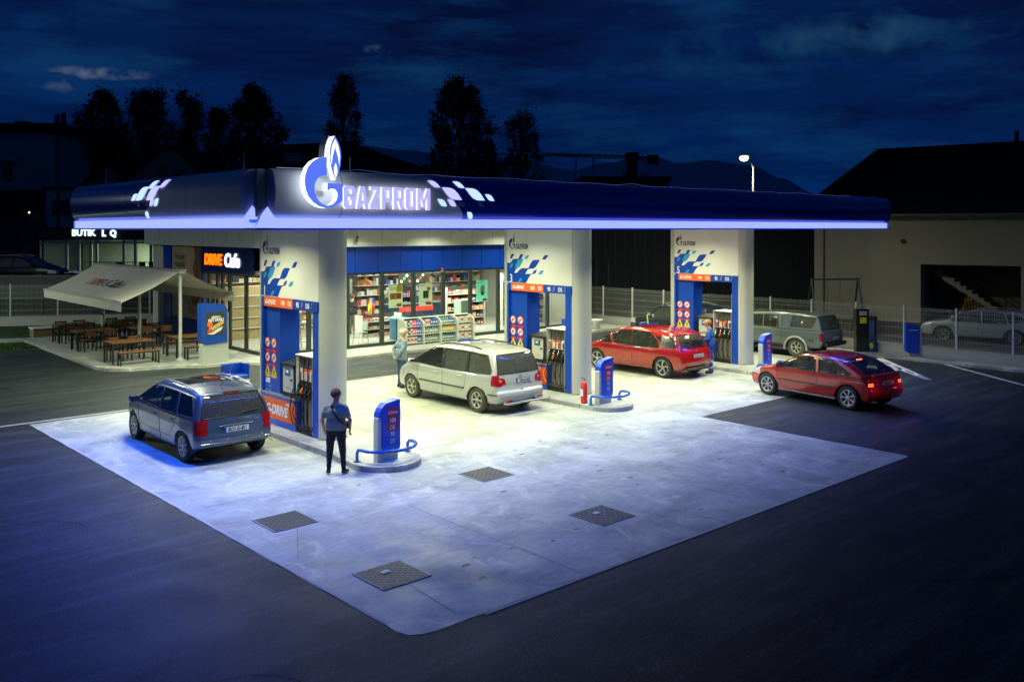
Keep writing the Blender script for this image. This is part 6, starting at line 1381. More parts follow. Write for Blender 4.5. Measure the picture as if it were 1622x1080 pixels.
person('old man with white hair and denim shirt standing with hands behind his back', (15.62, 22.12, .008), R(-98), .985, [SKIN, DEN, JEAN, DSHOE, DSHOE],
       Q((-.09, 0, .90), (.09, 0, .90)), Q((-.10, .02, .49), (.10, .02, .49)), Q((-.11, -.01, .10), (.11, -.03, .10)), Q((-.03, .15), (.04, .15)), Q((-.255, -.12, 1.14), (.255, -.12, 1.14)), Q((-.08, -.20, .93), (.08, -.20, .92)),
       Q(((.9, -.1, -.3), (0, .3, 1), 1), ((-.9, -.2, -.35), (0, .3, 1), 1)), head=(0, .03, -.01), hd=R(4), build=1.12, short=False, hair=(HAIRW, 'ring'), hem=.86, lean=.05)
OVR = cloth('overall_blue', (.008, .075, .38)); REFL = mat('reflective_tape', (.6, .63, .66), .35, .2)
def ex_p3(o, sc, H):
    for i, s in enumerate((-1, 1)):
        for z, r in ((.40, .073), (.20, .062)): MB().lathe([(r+.004, -.028), (r+.004, .028)], REFL, 14, 'z', (s*.11*sc, 0.005, z*sc), caps=False).build('reflective_band', o)
person('attendant in blue overalls with pale reflective knee bands refuelling the red car', (24.72, 17.50, .008), R(32), .985, [SKIN, OVR, OVR, DSHOE, DSHOE],
       Q((-.09, 0, .90), (.09, 0, .90)), Q((-.105, .02, .49), (.105, .02, .49)), Q((-.11, -.0, .10), (.12, -.02, .10)), Q((-.04, .15), (.03, .15)), Q((-.27, .06, 1.16), (.27, .05, 1.16)), Q((-.20, .30, 1.08), (.15, .30, 1.05)),
       Q(((.2, 1, -.2), (1, 0, .2), -1), ((-.2, 1, -.1), (1, 0, .1), -1)), head=(0, .04, -.01), hd=R(-12), build=1.18, short=False, hair=(HAIRB, 'cap'), extra=ex_p3, hem=.80, lean=.08)
nz = thing('pump_nozzle', 'black pump nozzle and hose held by the attendant in blue', 'nozzle', (24.43, 17.98, 1.02), R(32)); MB().box((-.05, .05, .02), (.05, .16, .07), BLACK, rx=R(-20), bev=.015).build('grip', nz); MB().tube([(-.05, .12, .0), (-.07, .22, -.05)], .014, CHROME, 6).build('spout', nz); MB().tube([(-.05, .0, 0), (.1, -.25, -.35), (.5, -.25, -.7), (1.0, .05, -.6), (1.5, .2, -.4)], .013, BLACK, 6).build('hose', nz)
standk = dict(hips=Q((-.09, 0, .90), (.09, 0, .90)), knees=Q((-.10, .02, .49), (.10, .02, .49)), ankles=Q((-.11, -.01, .10), (.11, -.03, .10)), toes=Q((-.03, .15), (.04, .15)))
person('customer in dark jacket standing inside the shop behind the corner window', (21.4, 34.0, .12), R(-60), .98, [SKIN, cloth('dark_jacket', (.01, .018, .03)), cloth('grey_trousers', (.1, .09, .08)), DSHOE, DSHOE], elbows=Q((-.27, .02, 1.14), (.27, .02, 1.14)), wrists=Q((-.2, .2, 1.1), (.2, .2, 1.1)),
       hands=Q(((.2, 1, 0), (1, 0, 0), -1), ((-.2, 1, 0), (1, 0, 0), -1)), build=1.1, short=False, hair=(HAIRD, 'cap'), h=.015, hem=.85, **standk)
person('grey haired clerk in dark T-shirt and white apron behind the shop counter', (23.55, 34.55, .12), R(-100), .98, [SKIN, cloth('dark_shirt', (.03, .045, .055)), cloth('beige_trousers', (.28, .24, .18)), DSHOE, DSHOE], elbows=Q((-.27, .04, 1.14), (.27, .04, 1.14)), wrists=Q((-.2, .25, 1.12), (.2, .25, 1.12)),
       hands=Q(((.2, 1, 0), (1, 0, 0), -1), ((-.2, 1, 0), (1, 0, 0), -1)), build=1.1, hair=(HAIRW, 'cap'), h=.015, hem=.9, **standk)
def seat(): 
    a = Vector((-.37, .10, 0)); a.rotate(Matrix.Rotation(R(-7.2), 3, 'Z')); return (23.33+a.x, 12.74+a.y, -.33)
person('driver in blue shirt with dark hair at the wheel of the red hatchback', seat(), R(-7.2), .93, [SKIN, cloth('blue_shirt', (.05, .14, .42)), BLK, DSHOE, DSHOE], hips=Q((-.09, 0, .95), (.09, 0, .95)), knees=Q((-.12, .42, .98), (.12, .42, .98)), ankles=Q((-.12, .7, .72), (.12, .7, .72)), toes=Q((0, .1), (0, .1)),
       elbows=Q((-.26, .1, 1.18), (.26, .1, 1.18)), wrists=Q((-.15, .42, 1.24), (.15, .42, 1.24)), hands=Q(((.2, 1, 0.2), (1, 0, 0), -1), ((-.2, 1, .2), (1, 0, 0), -1)), build=1.0, hair=(HAIRD, 'cap'), h=.014, seated=True, short=True)

# ------------------------------------------------------------ terrace furniture
STEEL = mat('black_steel', (.012, .013, .013), .45)
def slats(b, x0, x1, y0, y1, z0, z1, n, m, ax='y'):
    wv = ((y1-y0) if ax == 'y' else (x1-x0))/n
    for i in range(n):
        if ax == 'y': b.bb(x0, x1, y0+i*wv, y0+(i+1)*wv-.006, z0, z1, m)
        else: b.bb(x0+i*wv, x0+(i+1)*wv-.006, y0, y1, z0, z1, m)
def legs(t, x0, x1, y0, y1, h, s=.05):
    for x in (x0, x1):
        for y in (y0, y1): MB().bb(x-s/2, x+s/2, y-s/2, y+s/2, 0, h, STEEL).build('leg', t)
def table():
    t = thing('terrace_table', 'table', 'table'); b = MB(); slats(b, 0, 1.45, 0, .95, .715, .745, 8, WOOD); b.build('table_top', t)
    b = MB(); b.bb(.03, 1.42, .03, .92, .675, .712, STEEL); b.build('frame', t); legs(t, .05, 1.40, .05, .90, .675, .055); return t
def bench():
    t = thing('terrace_bench', 'bench', 'bench'); b = MB(); slats(b, 0, 1.35, 0, .34, .43, .455, 3, WOOD); b.build('seat', t); MB().bb(.02, 1.33, .02, .32, .395, .427, STEEL).build('frame', t); legs(t, .04, 1.31, .04, .30, .395, .045); return t
def chairt():
    t = thing('terrace_chair', 'chair', 'chair'); b = MB(); slats(b, 0, .45, 0, .45, .43, .45, 5, WOOD); b.build('seat', t)
    b = MB()
    for z in (.58, .66, .74): b.bb(.02, .43, .45, .47, z, z+.065, WOOD)
    b.build('backrest', t)
    b = MB(); b.bb(.0, .45, .0, .45, .40, .428, STEEL); b.build('frame', t)
    for x in (.02, .43): MB().bb(x-.02, x+.02, .43, .47, 0, .82, STEEL).build('leg', t); MB().bb(x-.02, x+.02, .0, .04, 0, .64, STEEL).build('leg', t); MB().bb(x-.02, x+.02, .04, .43, .61, .64, STEEL).build('armrest', t)
    return t
T0, B0, C0 = table(), bench(), chairt()
TG, BG_, CG_ = 'wooden tables on the cafe terrace', 'wooden benches on the cafe terrace', 'wooden chairs on the cafe terrace'
tabs = [(10.52, 31.85, 'wooden table nearest the camera on the left of the terrace, with a bench before it'), (12.72, 31.85, 'wooden table between the nearest awning post and the advert stand'), (10.66, 36.05, 'wooden table in the middle of the left row, two chairs before it'),
        (12.75, 35.9, 'wooden table in the middle of the row by the shop wall'), (10.82, 39.05, 'wooden table farthest back in the left row near the lawn'), (12.9, 39.1, 'wooden table farthest back in the row by the shop wall')]
for i, (x, y, lb) in enumerate(tabs):
    o = T0 if i == 0 else dup(T0, (x, y, .1)); o.location = (x, y, .1); o['label'] = lb; o['group'] = TG
for i, (x, y, r_, lb) in enumerate([(10.60, 31.30, 0, 'wooden bench in front of the nearest table on the terrace edge'), (12.88, 31.25, 0, 'wooden bench beside the advert stand'), (12.80, 33.0, 0, 'wooden bench behind the table next to the advert stand')]):
    o = B0 if i == 0 else dup(B0, (x, y, .1)); o.location = (x, y, .1); o['label'] = lb; o['group'] = BG_
wh = {0: 'the nearest left table', 2: 'the middle left table', 3: 'the middle table by the shop wall', 4: 'the farthest left table', 5: 'the farthest table by the shop wall'}
first = True
for i in (0, 2, 3, 4, 5):
    x, y, _ = tabs[i]
    for side in ((1,) if i == 0 else (0, 1)):
        for k in range(2):
            px = x+.18+k*.72; py, rz_ = (y+.62, 0) if side else (y+.30, PI)
            loc = (px, py+.1 if side else py-.05, .1) if side else (px+.45, py, .1)
            o = C0 if first else dup(C0, loc); first = False; o.location = loc; o.rotation_euler = (0, 0, rz_+random.uniform(-.08, .08)); o['group'] = CG_
            o['label'] = 'wooden chair on the %s side of %s, %s one' % ('lawn' if side else 'road', wh[i], ('first', 'second')[k])
# awning
aw = thing('double_awning', 'double sided beige awning on posts over the terrace with DRIVE Cafe print', 'awning', (12.7, 31.3, .1))
AWN = mat('awning_cloth', (.62, .59, .50), .85, var=.05, vscale=3); POST = mat('awning_post', (.45, .47, .43), .4)
for y in (.12, 4.05, 8.3):
    b = MB(); b.tube([(0, y, 0), (0, y, 3.15)], .06, POST, 10); b.lathe([(.17, 0), (.15, .03), (.06, .12)], POST, 14, c=(0, y, 0)); b.build('post', aw)
b = MB(); b.bb(-.12, .12, -.1, 9.0, 3.05, 3.17, mat('awning_box', (.33, .34, .32), .5), .02); b.bb(-.14, .14, -.12, 9.02, 3.17, 3.2, MATS['awning_box']); b.build('cassette', aw)
def cloth_panel(xo, zo, nm):
    b = MB(); n = 14
    vs = []
    for i in range(n+1):
        u = i/n; x = (-.1 if xo < 0 else .1)+(xo-(-.1 if xo < 0 else .1))*u; z = 3.12+(zo-3.12)*u-.10*math.sin(PI*u)*.6
        for j in range(19): vs.append((x, -.05+9.0*j/18, z-.012*math.sin(j*PI)*0-.02*abs(math.sin(j*PI/6))*math.sin(PI*u)))
    b.add(vs, [(i*19+j, i*19+j+1, (i+1)*19+j+1, (i+1)*19+j) for i in range(n) for j in range(18)], AWN, True)
    b.build(nm, aw)
    b = MB(); s = -1 if xo < 0 else 1; b.bb(min(xo, xo+s*.04), max(xo, xo+s*.04), -.08, 9.0, zo-.03, zo+.04, POST)
    b.build('front_bar', aw)
    vs = []; k = 60
    for j in range(k+1): y = -.08+9.06*j/k; vs += [(xo+s*.025, y, zo-.02), (xo+s*(.025+.012*math.sin(j*.9)), y, zo-.32)]
    MB().add(vs, [(2*j, 2*j+1, 2*j+3, 2*j+2) for j in range(k)], AWN, True).build('valance', aw)
    for y in (.4, 4.0, 8.4): MB().tube([(s*.1, y, 3.0), (xo*.5+s*.1, y+.6, (3.0+zo)/2-.16), (xo, y, zo-.05)], .025, POST, 6).build('folding_arm', aw)
cloth_panel(-2.06, 2.16, 'awning_cloth'); cloth_panel(1.9, 2.30, 'awning_cloth')
ang = math.atan2(3.12-2.16, 1.96)
for tx, m, sz, yy in (('DRIVE', mat('awning_red', (.42, .09, .05), .8), .62, 5.9), ('Cafe', mat('awning_ink', (.04, .04, .05), .8), .70, 3.75)):
    me = text_mesh(tx, sz, m, .002, .012, shear=.15, sx=.92)
    M_ = Matrix.Translation((-1.42, yy, 2.50)) @ Matrix(((0, math.cos(ang), -math.sin(ang), 0), (-1, 0, 0, 0), (0, math.sin(ang), math.cos(ang), 0), (0, 0, 0, 1)))
    me.transform(M_); link('lettering', me, aw, (-.012, 0, .022))
pb = thing('planter_box', 'white topped brown planter box at the far end of the terrace', 'planter', (11.3, 43.1, .02)); MB().bb(-.45, .45, -.3, .3, 0, .36, mat('planter_brown', (.22, .15, .07), .7), .02).build('box', pb); MB().bb(-.48, .48, -.33, .33, .36, .42, PAINTW, .01).build('rim', pb)
# ------------------------------------------------------------ fences
WIRE = mat('fence_wire', (.5, .52, .48), .4, .2); FWALL = mat('fence_wall', (.42, .42, .38), .7, var=.1, vscale=1.2, bump=.3, bscale=20)
def fence(label, wlabel, a, b, z0, zt, step, zw):
    A = Vector((*a, 0)); B = Vector((*b, 0)); L_ = (B-A).length; d = (B-A)/L_; ang = math.atan2(d.y, d.x)
    wl = thing('low_wall', wlabel, 'wall', (a[0], a[1], 0), ang); MB().bb(0, L_, -.1, .1, 0, zw, FWALL).build('wall_body', wl); MB().bb(0, L_, -.12, .12, zw, zw+.03, FWALL).build('coping', wl)
    t = thing('mesh_fence', label, 'fence', (a[0], a[1], zw+.03), ang); H = zt-zw-.03; n = int(L_/step)
    pm = MB(); pm.bb(-.03, .03, -.03, .03, 0, H+.03, PAINTW, .006); pm.bb(-.035, .035, -.035, .035, H+.03, H+.045, PAINTW); pme = pm.mesh('fence_post')
    w_ = MB(); k = int(step/.055)
    for i in range(1, k): x = i*step/k; w_.bb(x-.003, x+.003, -.003, .003, .03, H, WIRE)
    for z in (.05, .25, .30, .6, .85, .90, 1.15, H-.12, H-.06): w_.bb(.03, step-.03, -.006, -.001, z-.004, z+.004, WIRE)
    wme = w_.mesh('fence_panel')
    for i in range(n+1):
        link('fence_post', pme, t, (i*step, 0, 0))
        if i < n: link('fence_panel', wme, t, (i*step, -.02, 0))
fence('white welded mesh fence running along the right side of the forecourt', 'low concrete wall under the white mesh fence at right', (33.35, -3.78+.02), (33.35, 39.5), 0, 1.86, 1.875, .42)
P0 = Vector((11.41, 49.01)); dd = (Vector((17.0, 45.93))-P0)/3
q0 = P0-dd*3; q1 = P0+dd*5
fence('pale welded mesh fence behind the lawn and the cafe terrace', 'low pale wall under the mesh fence behind the terrace', tuple(q0), tuple(q1), 0, 2.0, dd.length, .44)
# ------------------------------------------------------------ right side of the site
t = thing('air_machine', 'tall black air service column with yellow label by the fence', 'service column', (32.85, 16.4, .08), R(-35))
MB().bb(-.26, .26, -.12, .12, 0, 1.62, mat('column_black', (.008, .009, .008), .2, coat=.3), .02).build('body', t); MB().bb(.26, .33, -.13, .13, 0, 1.64, SILV, .01).build('edge_post', t); MB().bb(-.12, .14, -.13, -.121, 1.08, 1.30, YELLOW).build('label_plate', t); MB().bb(-.14, .16, -.13, -.121, 1.38, 1.54, mat('display_grey', (.35, .38, .36), .3)).build('display', t)
t = thing('air_hose_unit', 'blue tyre inflator unit with black top beside the black column', 'air pump', (33.05, 16.05, .08)); t.scale = (.6, .6, .95); MB().bb(-.16, .16, -.2, .2, 0, 1.25, mat('unit_blue', (.008, .05, .14), .6), .03).build('body', t); MB().bb(-.18, .18, -.22, .22, 1.25, 1.42, BLACK, .03).build('top', t); MB().tube([(-.2+.0*k, .16*math.cos(k*.7), .4+.03*k) for k in range(12)], .02, BLACK, 6).build('hose', t); MB().lathe([(.12, 0), (.12, .1)], mat('hose_reel', (.4, .35, .1), .5), 12, 'x', (-.22, 0, .25)).build('hose_reel', t)
t = thing('info_sign', 'blue rounded information sign on grey post by the fence', 'sign', (33.0, 14.5, .08), R(-33)); t.scale = (.82, .82, .86)
MB().bb(.30, .40, -.05, .22, 0, 1.16, mat('post_pale', (.42, .45, .45), .4), .01).build('side_post', t); MB().bb(-.2, .30, -.02, .1, 0, .3, MATS['post_pale']).build('base', t)
MB().prism([(-.38, .28), (-.33, .2), (-.2, .14), (.30, .12), (.30, 1.22), (.25, 1.3), (.1, 1.36), (-.38, 1.42)], -.05, .1, PSB, axis='y').build('body', t); MB().bb(-.25, .2, -.056, -.051, 1.1, 1.13, LETTERW).build('text_line', t)
t = thing('white_planter', 'small white round planter on the walkway near the fence', 'planter', (30.9, 28.2, .1)); MB().lathe([(.0, 0), (.16, 0), (.18, .3), (.30, .42), (.30, .46), (0, .46)], PAINTW, 16).build('pot', t)
# swing frame behind the fence
t = thing('swing_frame', 'dark green A-shaped swing frame in the yard behind the fence', 'swing', (38.35, 20.4, 0), R(-38)); SG = mat('swing_green', (.01, .03, .03), .5)
for x in (-1.15, 1.15):
    MB().tube([(x, -.75, 0), (x*.94, 0, 2.45)], .04, SG, 6).build('leg', t); MB().tube([(x, .75, 0), (x*.94, 0, 2.45)], .04, SG, 6).build('leg', t); MB().tube([(x*.98, -.35, 1.3), (x*.98, .35, 1.3)], .03, SG, 6).build('brace', t)
MB().tube([(-1.15, 0, 2.45), (1.15, 0, 2.45)], .045, SG, 6).build('crossbar', t)
for x in (-.35, .25): MB().tube([(x, 0, 2.4), (x, 0, .5)], .008, SG, 4).build('rope', t)
MB().bb(-.4, .3, -.1, .1, .47, .5, WOOD).build('seat', t)
# ------------------------------------------------------------ big house on the right
def wallq(name, t, pts, m): return MB().add([Vector(p) for p in pts], [tuple(range(len(pts)))], m).build(name, t)
e0 = far(16.13, 48); ang = math.atan2(*(lambda a, b: (b[1]-a[1], b[0]-a[0]))(e0, far(16.13+.853, 48-.522)))
hs = thing('large_house', 'large pale rendered house with long dark roof and open stair bay behind fence', 'house', (*e0, 0), ang)
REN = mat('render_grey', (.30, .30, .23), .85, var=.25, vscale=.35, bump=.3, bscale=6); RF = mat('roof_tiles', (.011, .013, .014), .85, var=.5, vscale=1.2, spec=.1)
x0, x1 = 5.2, 9.6
b = MB(); b.bb(0, x0, 0, .3, 0, 5.55, REN); b.bb(x0, x1, 0, .3, 2.95, 5.55, REN); b.bb(x1, 22, 0, .3, 0, 5.55, REN); b.bb(0, .3, .3, 12, 0, 5.55, REN); b.bb(21.7, 22, .3, 12, 0, 5.55, REN); b.bb(.3, 21.7, 11.7, 12, 0, 5.55, REN); b.build('wall', hs)
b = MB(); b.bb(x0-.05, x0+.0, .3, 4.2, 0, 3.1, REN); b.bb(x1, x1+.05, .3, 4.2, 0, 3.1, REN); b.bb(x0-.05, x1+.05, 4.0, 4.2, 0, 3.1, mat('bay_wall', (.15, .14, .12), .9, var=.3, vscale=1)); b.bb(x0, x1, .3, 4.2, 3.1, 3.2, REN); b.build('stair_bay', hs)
b = MB()
b.add([(-1, -.8, 5.5), (23, -.8, 5.5), (23, 6, 9.6), (2.2, 6, 9.35), (-1, 12.8, 5.5), (23, 12.8, 5.5)], [(0, 1, 2, 3), (3, 2, 5, 4), (0, 3, 4)], RF); b.bb(-1, 23, -.82, -.7, 5.38, 5.52, RF); rf = b.build('roof', hs); tl_ = MB()
for k in range(26):
    f_ = k/26; tl_.bb(-1+3.2*f_+.02, 22.98, -.8+6.8*f_-.02, -.8+6.8*f_+.02, 5.50+3.95*f_, 5.525+3.95*f_, RF)
tl_.build('tile_courses', rf)
MB().tube([(-1, -.9, 5.42), (23, -.9, 5.42)], .07, mat('gutter', (.12, .12, .11), .5), 8).build('gutter', rf)
MB().tube([(.5, -.08, 5.4), (.5, -.08, 0)], .05, MATS['gutter'], 8).build('downpipe', hs)
b = MB(); b.tube([(9.2, 6, 9.3), (9.2, 6, 10.0)], .12, RF, 6); b.build('vent_pipe', rf); MB().bb(11.4, 13.2, 5.6, 6.4, 9.2, 9.95, RF).build('chimney', rf); MB().bb(11.2, 13.4, 5.5, 6.5, 9.95, 10.05, RF).build('chimney_cap', rf)
ST = mat('stair_concrete', (.25, .24, .2), .85, var=.2, vscale=2)
b = MB()
for k in range(14): b.bb(x0+.55+k*.27, x0+.55+(k+1)*.27+.02, 1.6, 2.7, 2.75-(k+1)*.195-.14, 2.75-k*.195-.14, ST)
b.prism([(x0+.5, 2.62), (x0+.5, 2.35), (x0+4.2, -.1), (x0+4.4, -.1), (x0+4.4, .02)], 1.55, 1.6, ST, axis='y'); b.build('stairs', hs)
b = MB()
for k in range(14): b.tube([(x0+.7+k*.27, 1.62, 2.55-k*.195), (x0+.7+k*.27, 1.62, 3.35-k*.195)], .014, BLACK, 5)
b.tube([(x0+.6, 1.62, 3.42), (x0+.7+14*.27, 1.62, 3.35-14*.195)], .025, BLACK, 6); b.build('railing', hs)
MB().lathe([(.13, -.06), (.13, 0), (0, 0)], BLACK, 12, 'y', (4.4, 0, 4.1)).build('vent_hole', hs)
MB().bb(x0+.1, x0+1.0, 3.9, 3.99, 0, 2.0, mat('bay_door', (.1, .11, .11), .6)).build('door', hs)
# firewood: every log of the stack end
fw = thing('firewood_stack', 'triangular stack of split firewood under the stairs of the house', 'firewood', (0, 0, 0)); fw.location = hs.location; fw.rotation_euler = hs.rotation_euler
b = MB(); LG = [mat('log_a', (.35, .18, .05), .8), mat('log_b', (.25, .12, .035), .8), mat('log_c', (.42, .25, .09), .8)]
for r_ in range(13):
    z = .07+r_*.125; lim = 3.2-r_*.13
    for c_ in range(int(lim/.14)):
        x = x0+1.3+c_*.14+.07*(r_ % 2)+r_*.06
        if z > 2.45-(x-x0-.5)*.72: continue
        rr = random.uniform(.045, .065); b.lathe([(rr, 2.85), (rr, 3.4)], random.choice(LG), 6, 'y', (x, 0, z), smooth=False)
b.build('logs', fw)
# dark sheds behind the fence, left of the house
DK = mat('dark_boards', (.018, .026, .026), .8, var=.4, vscale=.8); DK2 = mat('dark_sheet', (.02, .035, .045), .6, var=.3, vscale=1)
s1 = thing('dark_shed', 'long black boarded shed beyond the fence left of the large house', 'shed', (*far(3.2, 52), 0), VIEW-R(90)+R(4))
b = MB(); b.bb(-6.5, 15.6, 0, 8, 0, 5.6, DK)
for k in range(38): b.bb(-6.5+k*.58, -6.46+k*.58, -.02, 0, 0, 5.6, DK2)
b.build('wall', s1); MB().bb(-6.9, 15.7, -.4, 8.4, 5.6, 5.8, RF).build('roof', s1)
for x in (-2.5, 1.6, 2.3, 8.2): MB().bb(x, x+.16, -.1, 0, 0, 3.0, DK2).build('post', s1)
s2 = thing('flat_roofed_block', 'low flat roofed dark block seen just over the canopy', 'building', (*far(8.9, 72), 0), VIEW-R(90)); MB().bb(-3.2, 3.6, 0, 8, 0, 8.6, DK).build('wall', s2); MB().bb(-3.4, 3.8, -.2, 8.2, 8.6, 8.9, RF).build('roof', s2)
# street lamp
sl_ = thing('street_lamp', 'lit street lamp on a pale pole above the right part of the canopy', 'street lamp', (*far(10.72, 40), 0), VIEW-R(90)); sl_.scale = (.9, .9, .9)
MB().tube([(0, 0, 0), (0, 0, 8.35)], [.09, .05], mat('lamp_pole', (.05, .05, .04), .7), 8).build('pole', sl_)
b = MB(); b.tube([(0, 0, 8.3), (-.2, -.1, 8.7), (-.5, -.3, 8.85)], .04, MATS['lamp_pole'], 6); b.build('arm', sl_)
b = MB(); b.box((-.55, -.35, 8.86), (.5, .28, .1), GREYM, rx=R(18), bev=.02); hd_ = b.build('lamp_head', sl_); MB().lathe([(0, -.24), (.16, -.20), (.23, -.08), (.2, .0)], emis('lamp_bulb', (1.2, 1.2, .95), 3), 14, 'z', (-.55, -.38, 8.80)).build('bulb', hd_)
def lamp(loc, power, col=(1, .95, .7), r=.35):
    l = bpy.data.lights.new('lamp_light', 'AREA'); l.shape = 'DISK'; l.size = r; l.energy = power; l.color = col; l.spread = R(172); o = bpy.data.objects.new('lamp_light', l); COL.objects.link(o); o.location = loc; return o
p_ = far(10.1, 39.3); lamp((p_[0], p_[1], 7.68), 700)
# crane and masts
for px_, h_ in ((3.75, 8.75), (4.85, 8.85)): pass
m1 = thing('steel_mast', 'slim grey mast behind the canopy, the left of two', 'mast', (*far(6.4, 90), 0)); MB().tube([(0, 0, 0), (0, 0, 12.0)], .12, GREYM, 6).build('pole', m1)
m2 = thing('steel_mast', 'slim grey mast behind the canopy, the right of two', 'mast', (*far(8.15, 90), 0)); MB().tube([(0, 0, 0), (0, 0, 11.9)], .14, GREYM, 6).build('pole', m2)
cr_ = thing('tower_crane', 'distant dark tower crane with long jib over the canopy', 'crane', (*far(20, 150), 0), VIEW-R(90)); CRM = mat('crane', (.01, .015, .025), .7)
MB().bb(-.8, .8, -.8, .8, 0, 16, CRM).build('tower', cr_); b = MB(); b.tube([(-14.5, 0, 17.2), (3.8, 0, 16.6)], .16, CRM, 4); b.tube([(-14.5, 0, 16.9), (3.8, 0, 16.2)], .1, CRM, 4)
for k in range(18): b.tube([(-14.5+k, 0, 17.2), (-14+k, 0, 16.8)], .06, CRM, 3)
b.build('jib', cr_); MB().bb(2.6, 4.4, -.6, .6, 15.4, 17.0, CRM).build('counterweight', cr_); MB().bb(-1.0, 1.0, -1, 1, 16, 17.4, CRM).build('cab', cr_)
# ------------------------------------------------------------ left background
bt = thing('boutique_building', 'low dark boutique with lit showroom windows and glowing BUTIK lettering', 'shop', (*far(-34.3, 63), 0), VIEW-R(90))
BD = mat('boutique_dark', (.02, .025, .03), .6); BF = mat('boutique_frame', (.3, .36, .36), .5); BGL = glass('boutique_glass', (.75, .85, .8), .08)
b = MB(); b.bb(0, 10.2, 0, 9, 3.95, 4.85, BD); b.bb(0, 10.2, .2, 9, 0, 1.55, mat('boutique_base', (.12, .14, .14), .7)); b.bb(0, 1.4, .2, 9, 1.55, 3.95, BD); b.bb(10.0, 10.2, .2, 9, 1.55, 3.95, BD); b.bb(1.4, 10, 6, 6.2, 1.55, 3.95, mat('boutique_inner', (.36, .4, .3), .8)); b.bb(1.4, 10, .3, 6, 3.85, 3.95, mat('boutique_ceiling', (.5, .52, .45), .8)); b.bb(1.4, 10, .2, 6, 1.5, 1.58, mat('boutique_floor', (.3, .3, .25), .5)); b.build('wall', bt)
for k, (a, c_) in enumerate(((1.2, 3.1), (3.1, 3.95), (3.95, 4.8), (4.8, 5.2), (5.2, 7.1), (7.1, 7.9), (7.9, 9.0), (9.0, 10.0))):
    z0 = 1.6; o = MB()
    for q in ((a, a+.09, z0, 3.95), (c_-.09, c_, z0, 3.95), (a, c_, z0, z0+.1), (a, c_, 3.7, 3.82)): o.bb(q[0], q[1], .0, .1, q[2], q[3], BF)
    o = o.build('window', bt); MB().quad((a, .06, z0), (c_, .06, z0), (c_, .06, 3.9), (a, .06, 3.9), BGL).build('pane', o)
put('lettering', text_mesh('BUTIK', .62, emis('butik_white', (.8, 1.05, 1.2), 1.6), .05, .02, sx=.95), bt, (3.5, -.05, 4.25), '-y'); put('lettering', text_mesh('L  Q', .6, MATS['butik_white'], .05, .03, sx=.9), bt, (5.6, -.05, 4.22), '-y')
area('boutique_light', (*far(-27.3, 65.5), 3.8), 4, 3, 420, (.95, 1, .8)); area('boutique_light', (*far(-30.6, 65.5), 3.8), 2, 2, 25, (.7, 1, 1))
b = MB()
for k in range(14): b.tube([(5.0+k*.37, -1.4, 1.5), (5.0+k*.37, -1.4, 2.45)], .015, BLACK, 4)
b.tube([(5.0, -1.4, 2.45), (10.1, -1.4, 2.45)], .025, BLACK, 5); b.build('railing', bt)
for x in (7.0, 8.6, 9.3): 
    c9 = thing('cafe_chair', 'black chair on the boutique porch, %s of three' % {7.0: 'left', 8.6: 'middle', 9.3: 'right'}[x], 'chair', (*far(-34.3+x, 62.3), 1.5), VIEW-R(90)); MB().bb(-.22, .22, -.22, .22, .42, .46, BLACK).build('seat', c9); MB().bb(-.22, .22, .18, .22, .5, .95, BLACK).build('backrest', c9)
    for a_ in (-.2, .2):
        for b_ in (-.2, .2): MB().tube([(a_, b_, 0), (a_, b_, .43)], .015, BLACK, 4).build('leg', c9)
# raised road with parapet and steps
rd = MB(); rd.prism([far(-60, 46.3), far(-21.4, 45.9), far(-16, 60), far(-16, 63), far(-70, 70)], 0, 1.10, mat('embankment', (.03, .035, .035), .9, var=.3)); struct(rd.build('raised_road'))
rd = MB(); rd.prism([far(-60, 47.4), far(-23.3, 47.2), far(-23.8, 61), far(-70, 68)], 1.1, 1.72, MATS['embankment']); struct(rd.build('upper_road'))
pw = thing('parapet_wall', 'plain dark parapet in front of the black patrol car', 'wall', (*far(-42, 46.6), 0), VIEW-R(90)); MB().bb(0, 20.2, 0, .25, 0, 2.25, mat('parapet', (.10, .11, .11), .8, var=.15, vscale=1)).build('wall_body', pw); MB().bb(-.05, 20.25, -.05, .3, 2.25, 2.33, mat('parapet_cap', (.16, .17, .17), .7)).build('coping', pw)
stp = thing('entrance_steps', 'wide dark steps up to the boutique porch', 'steps', (*far(-27.5, 60.4), 0), VIEW-R(90))
for k in range(5): MB().bb(0, 9, k*.35, 2.4, 1.1+k*.09-.3, 1.1+(k+1)*.09, mat('step_stone', (.12, .13, .13), .7)).build('step', stp)
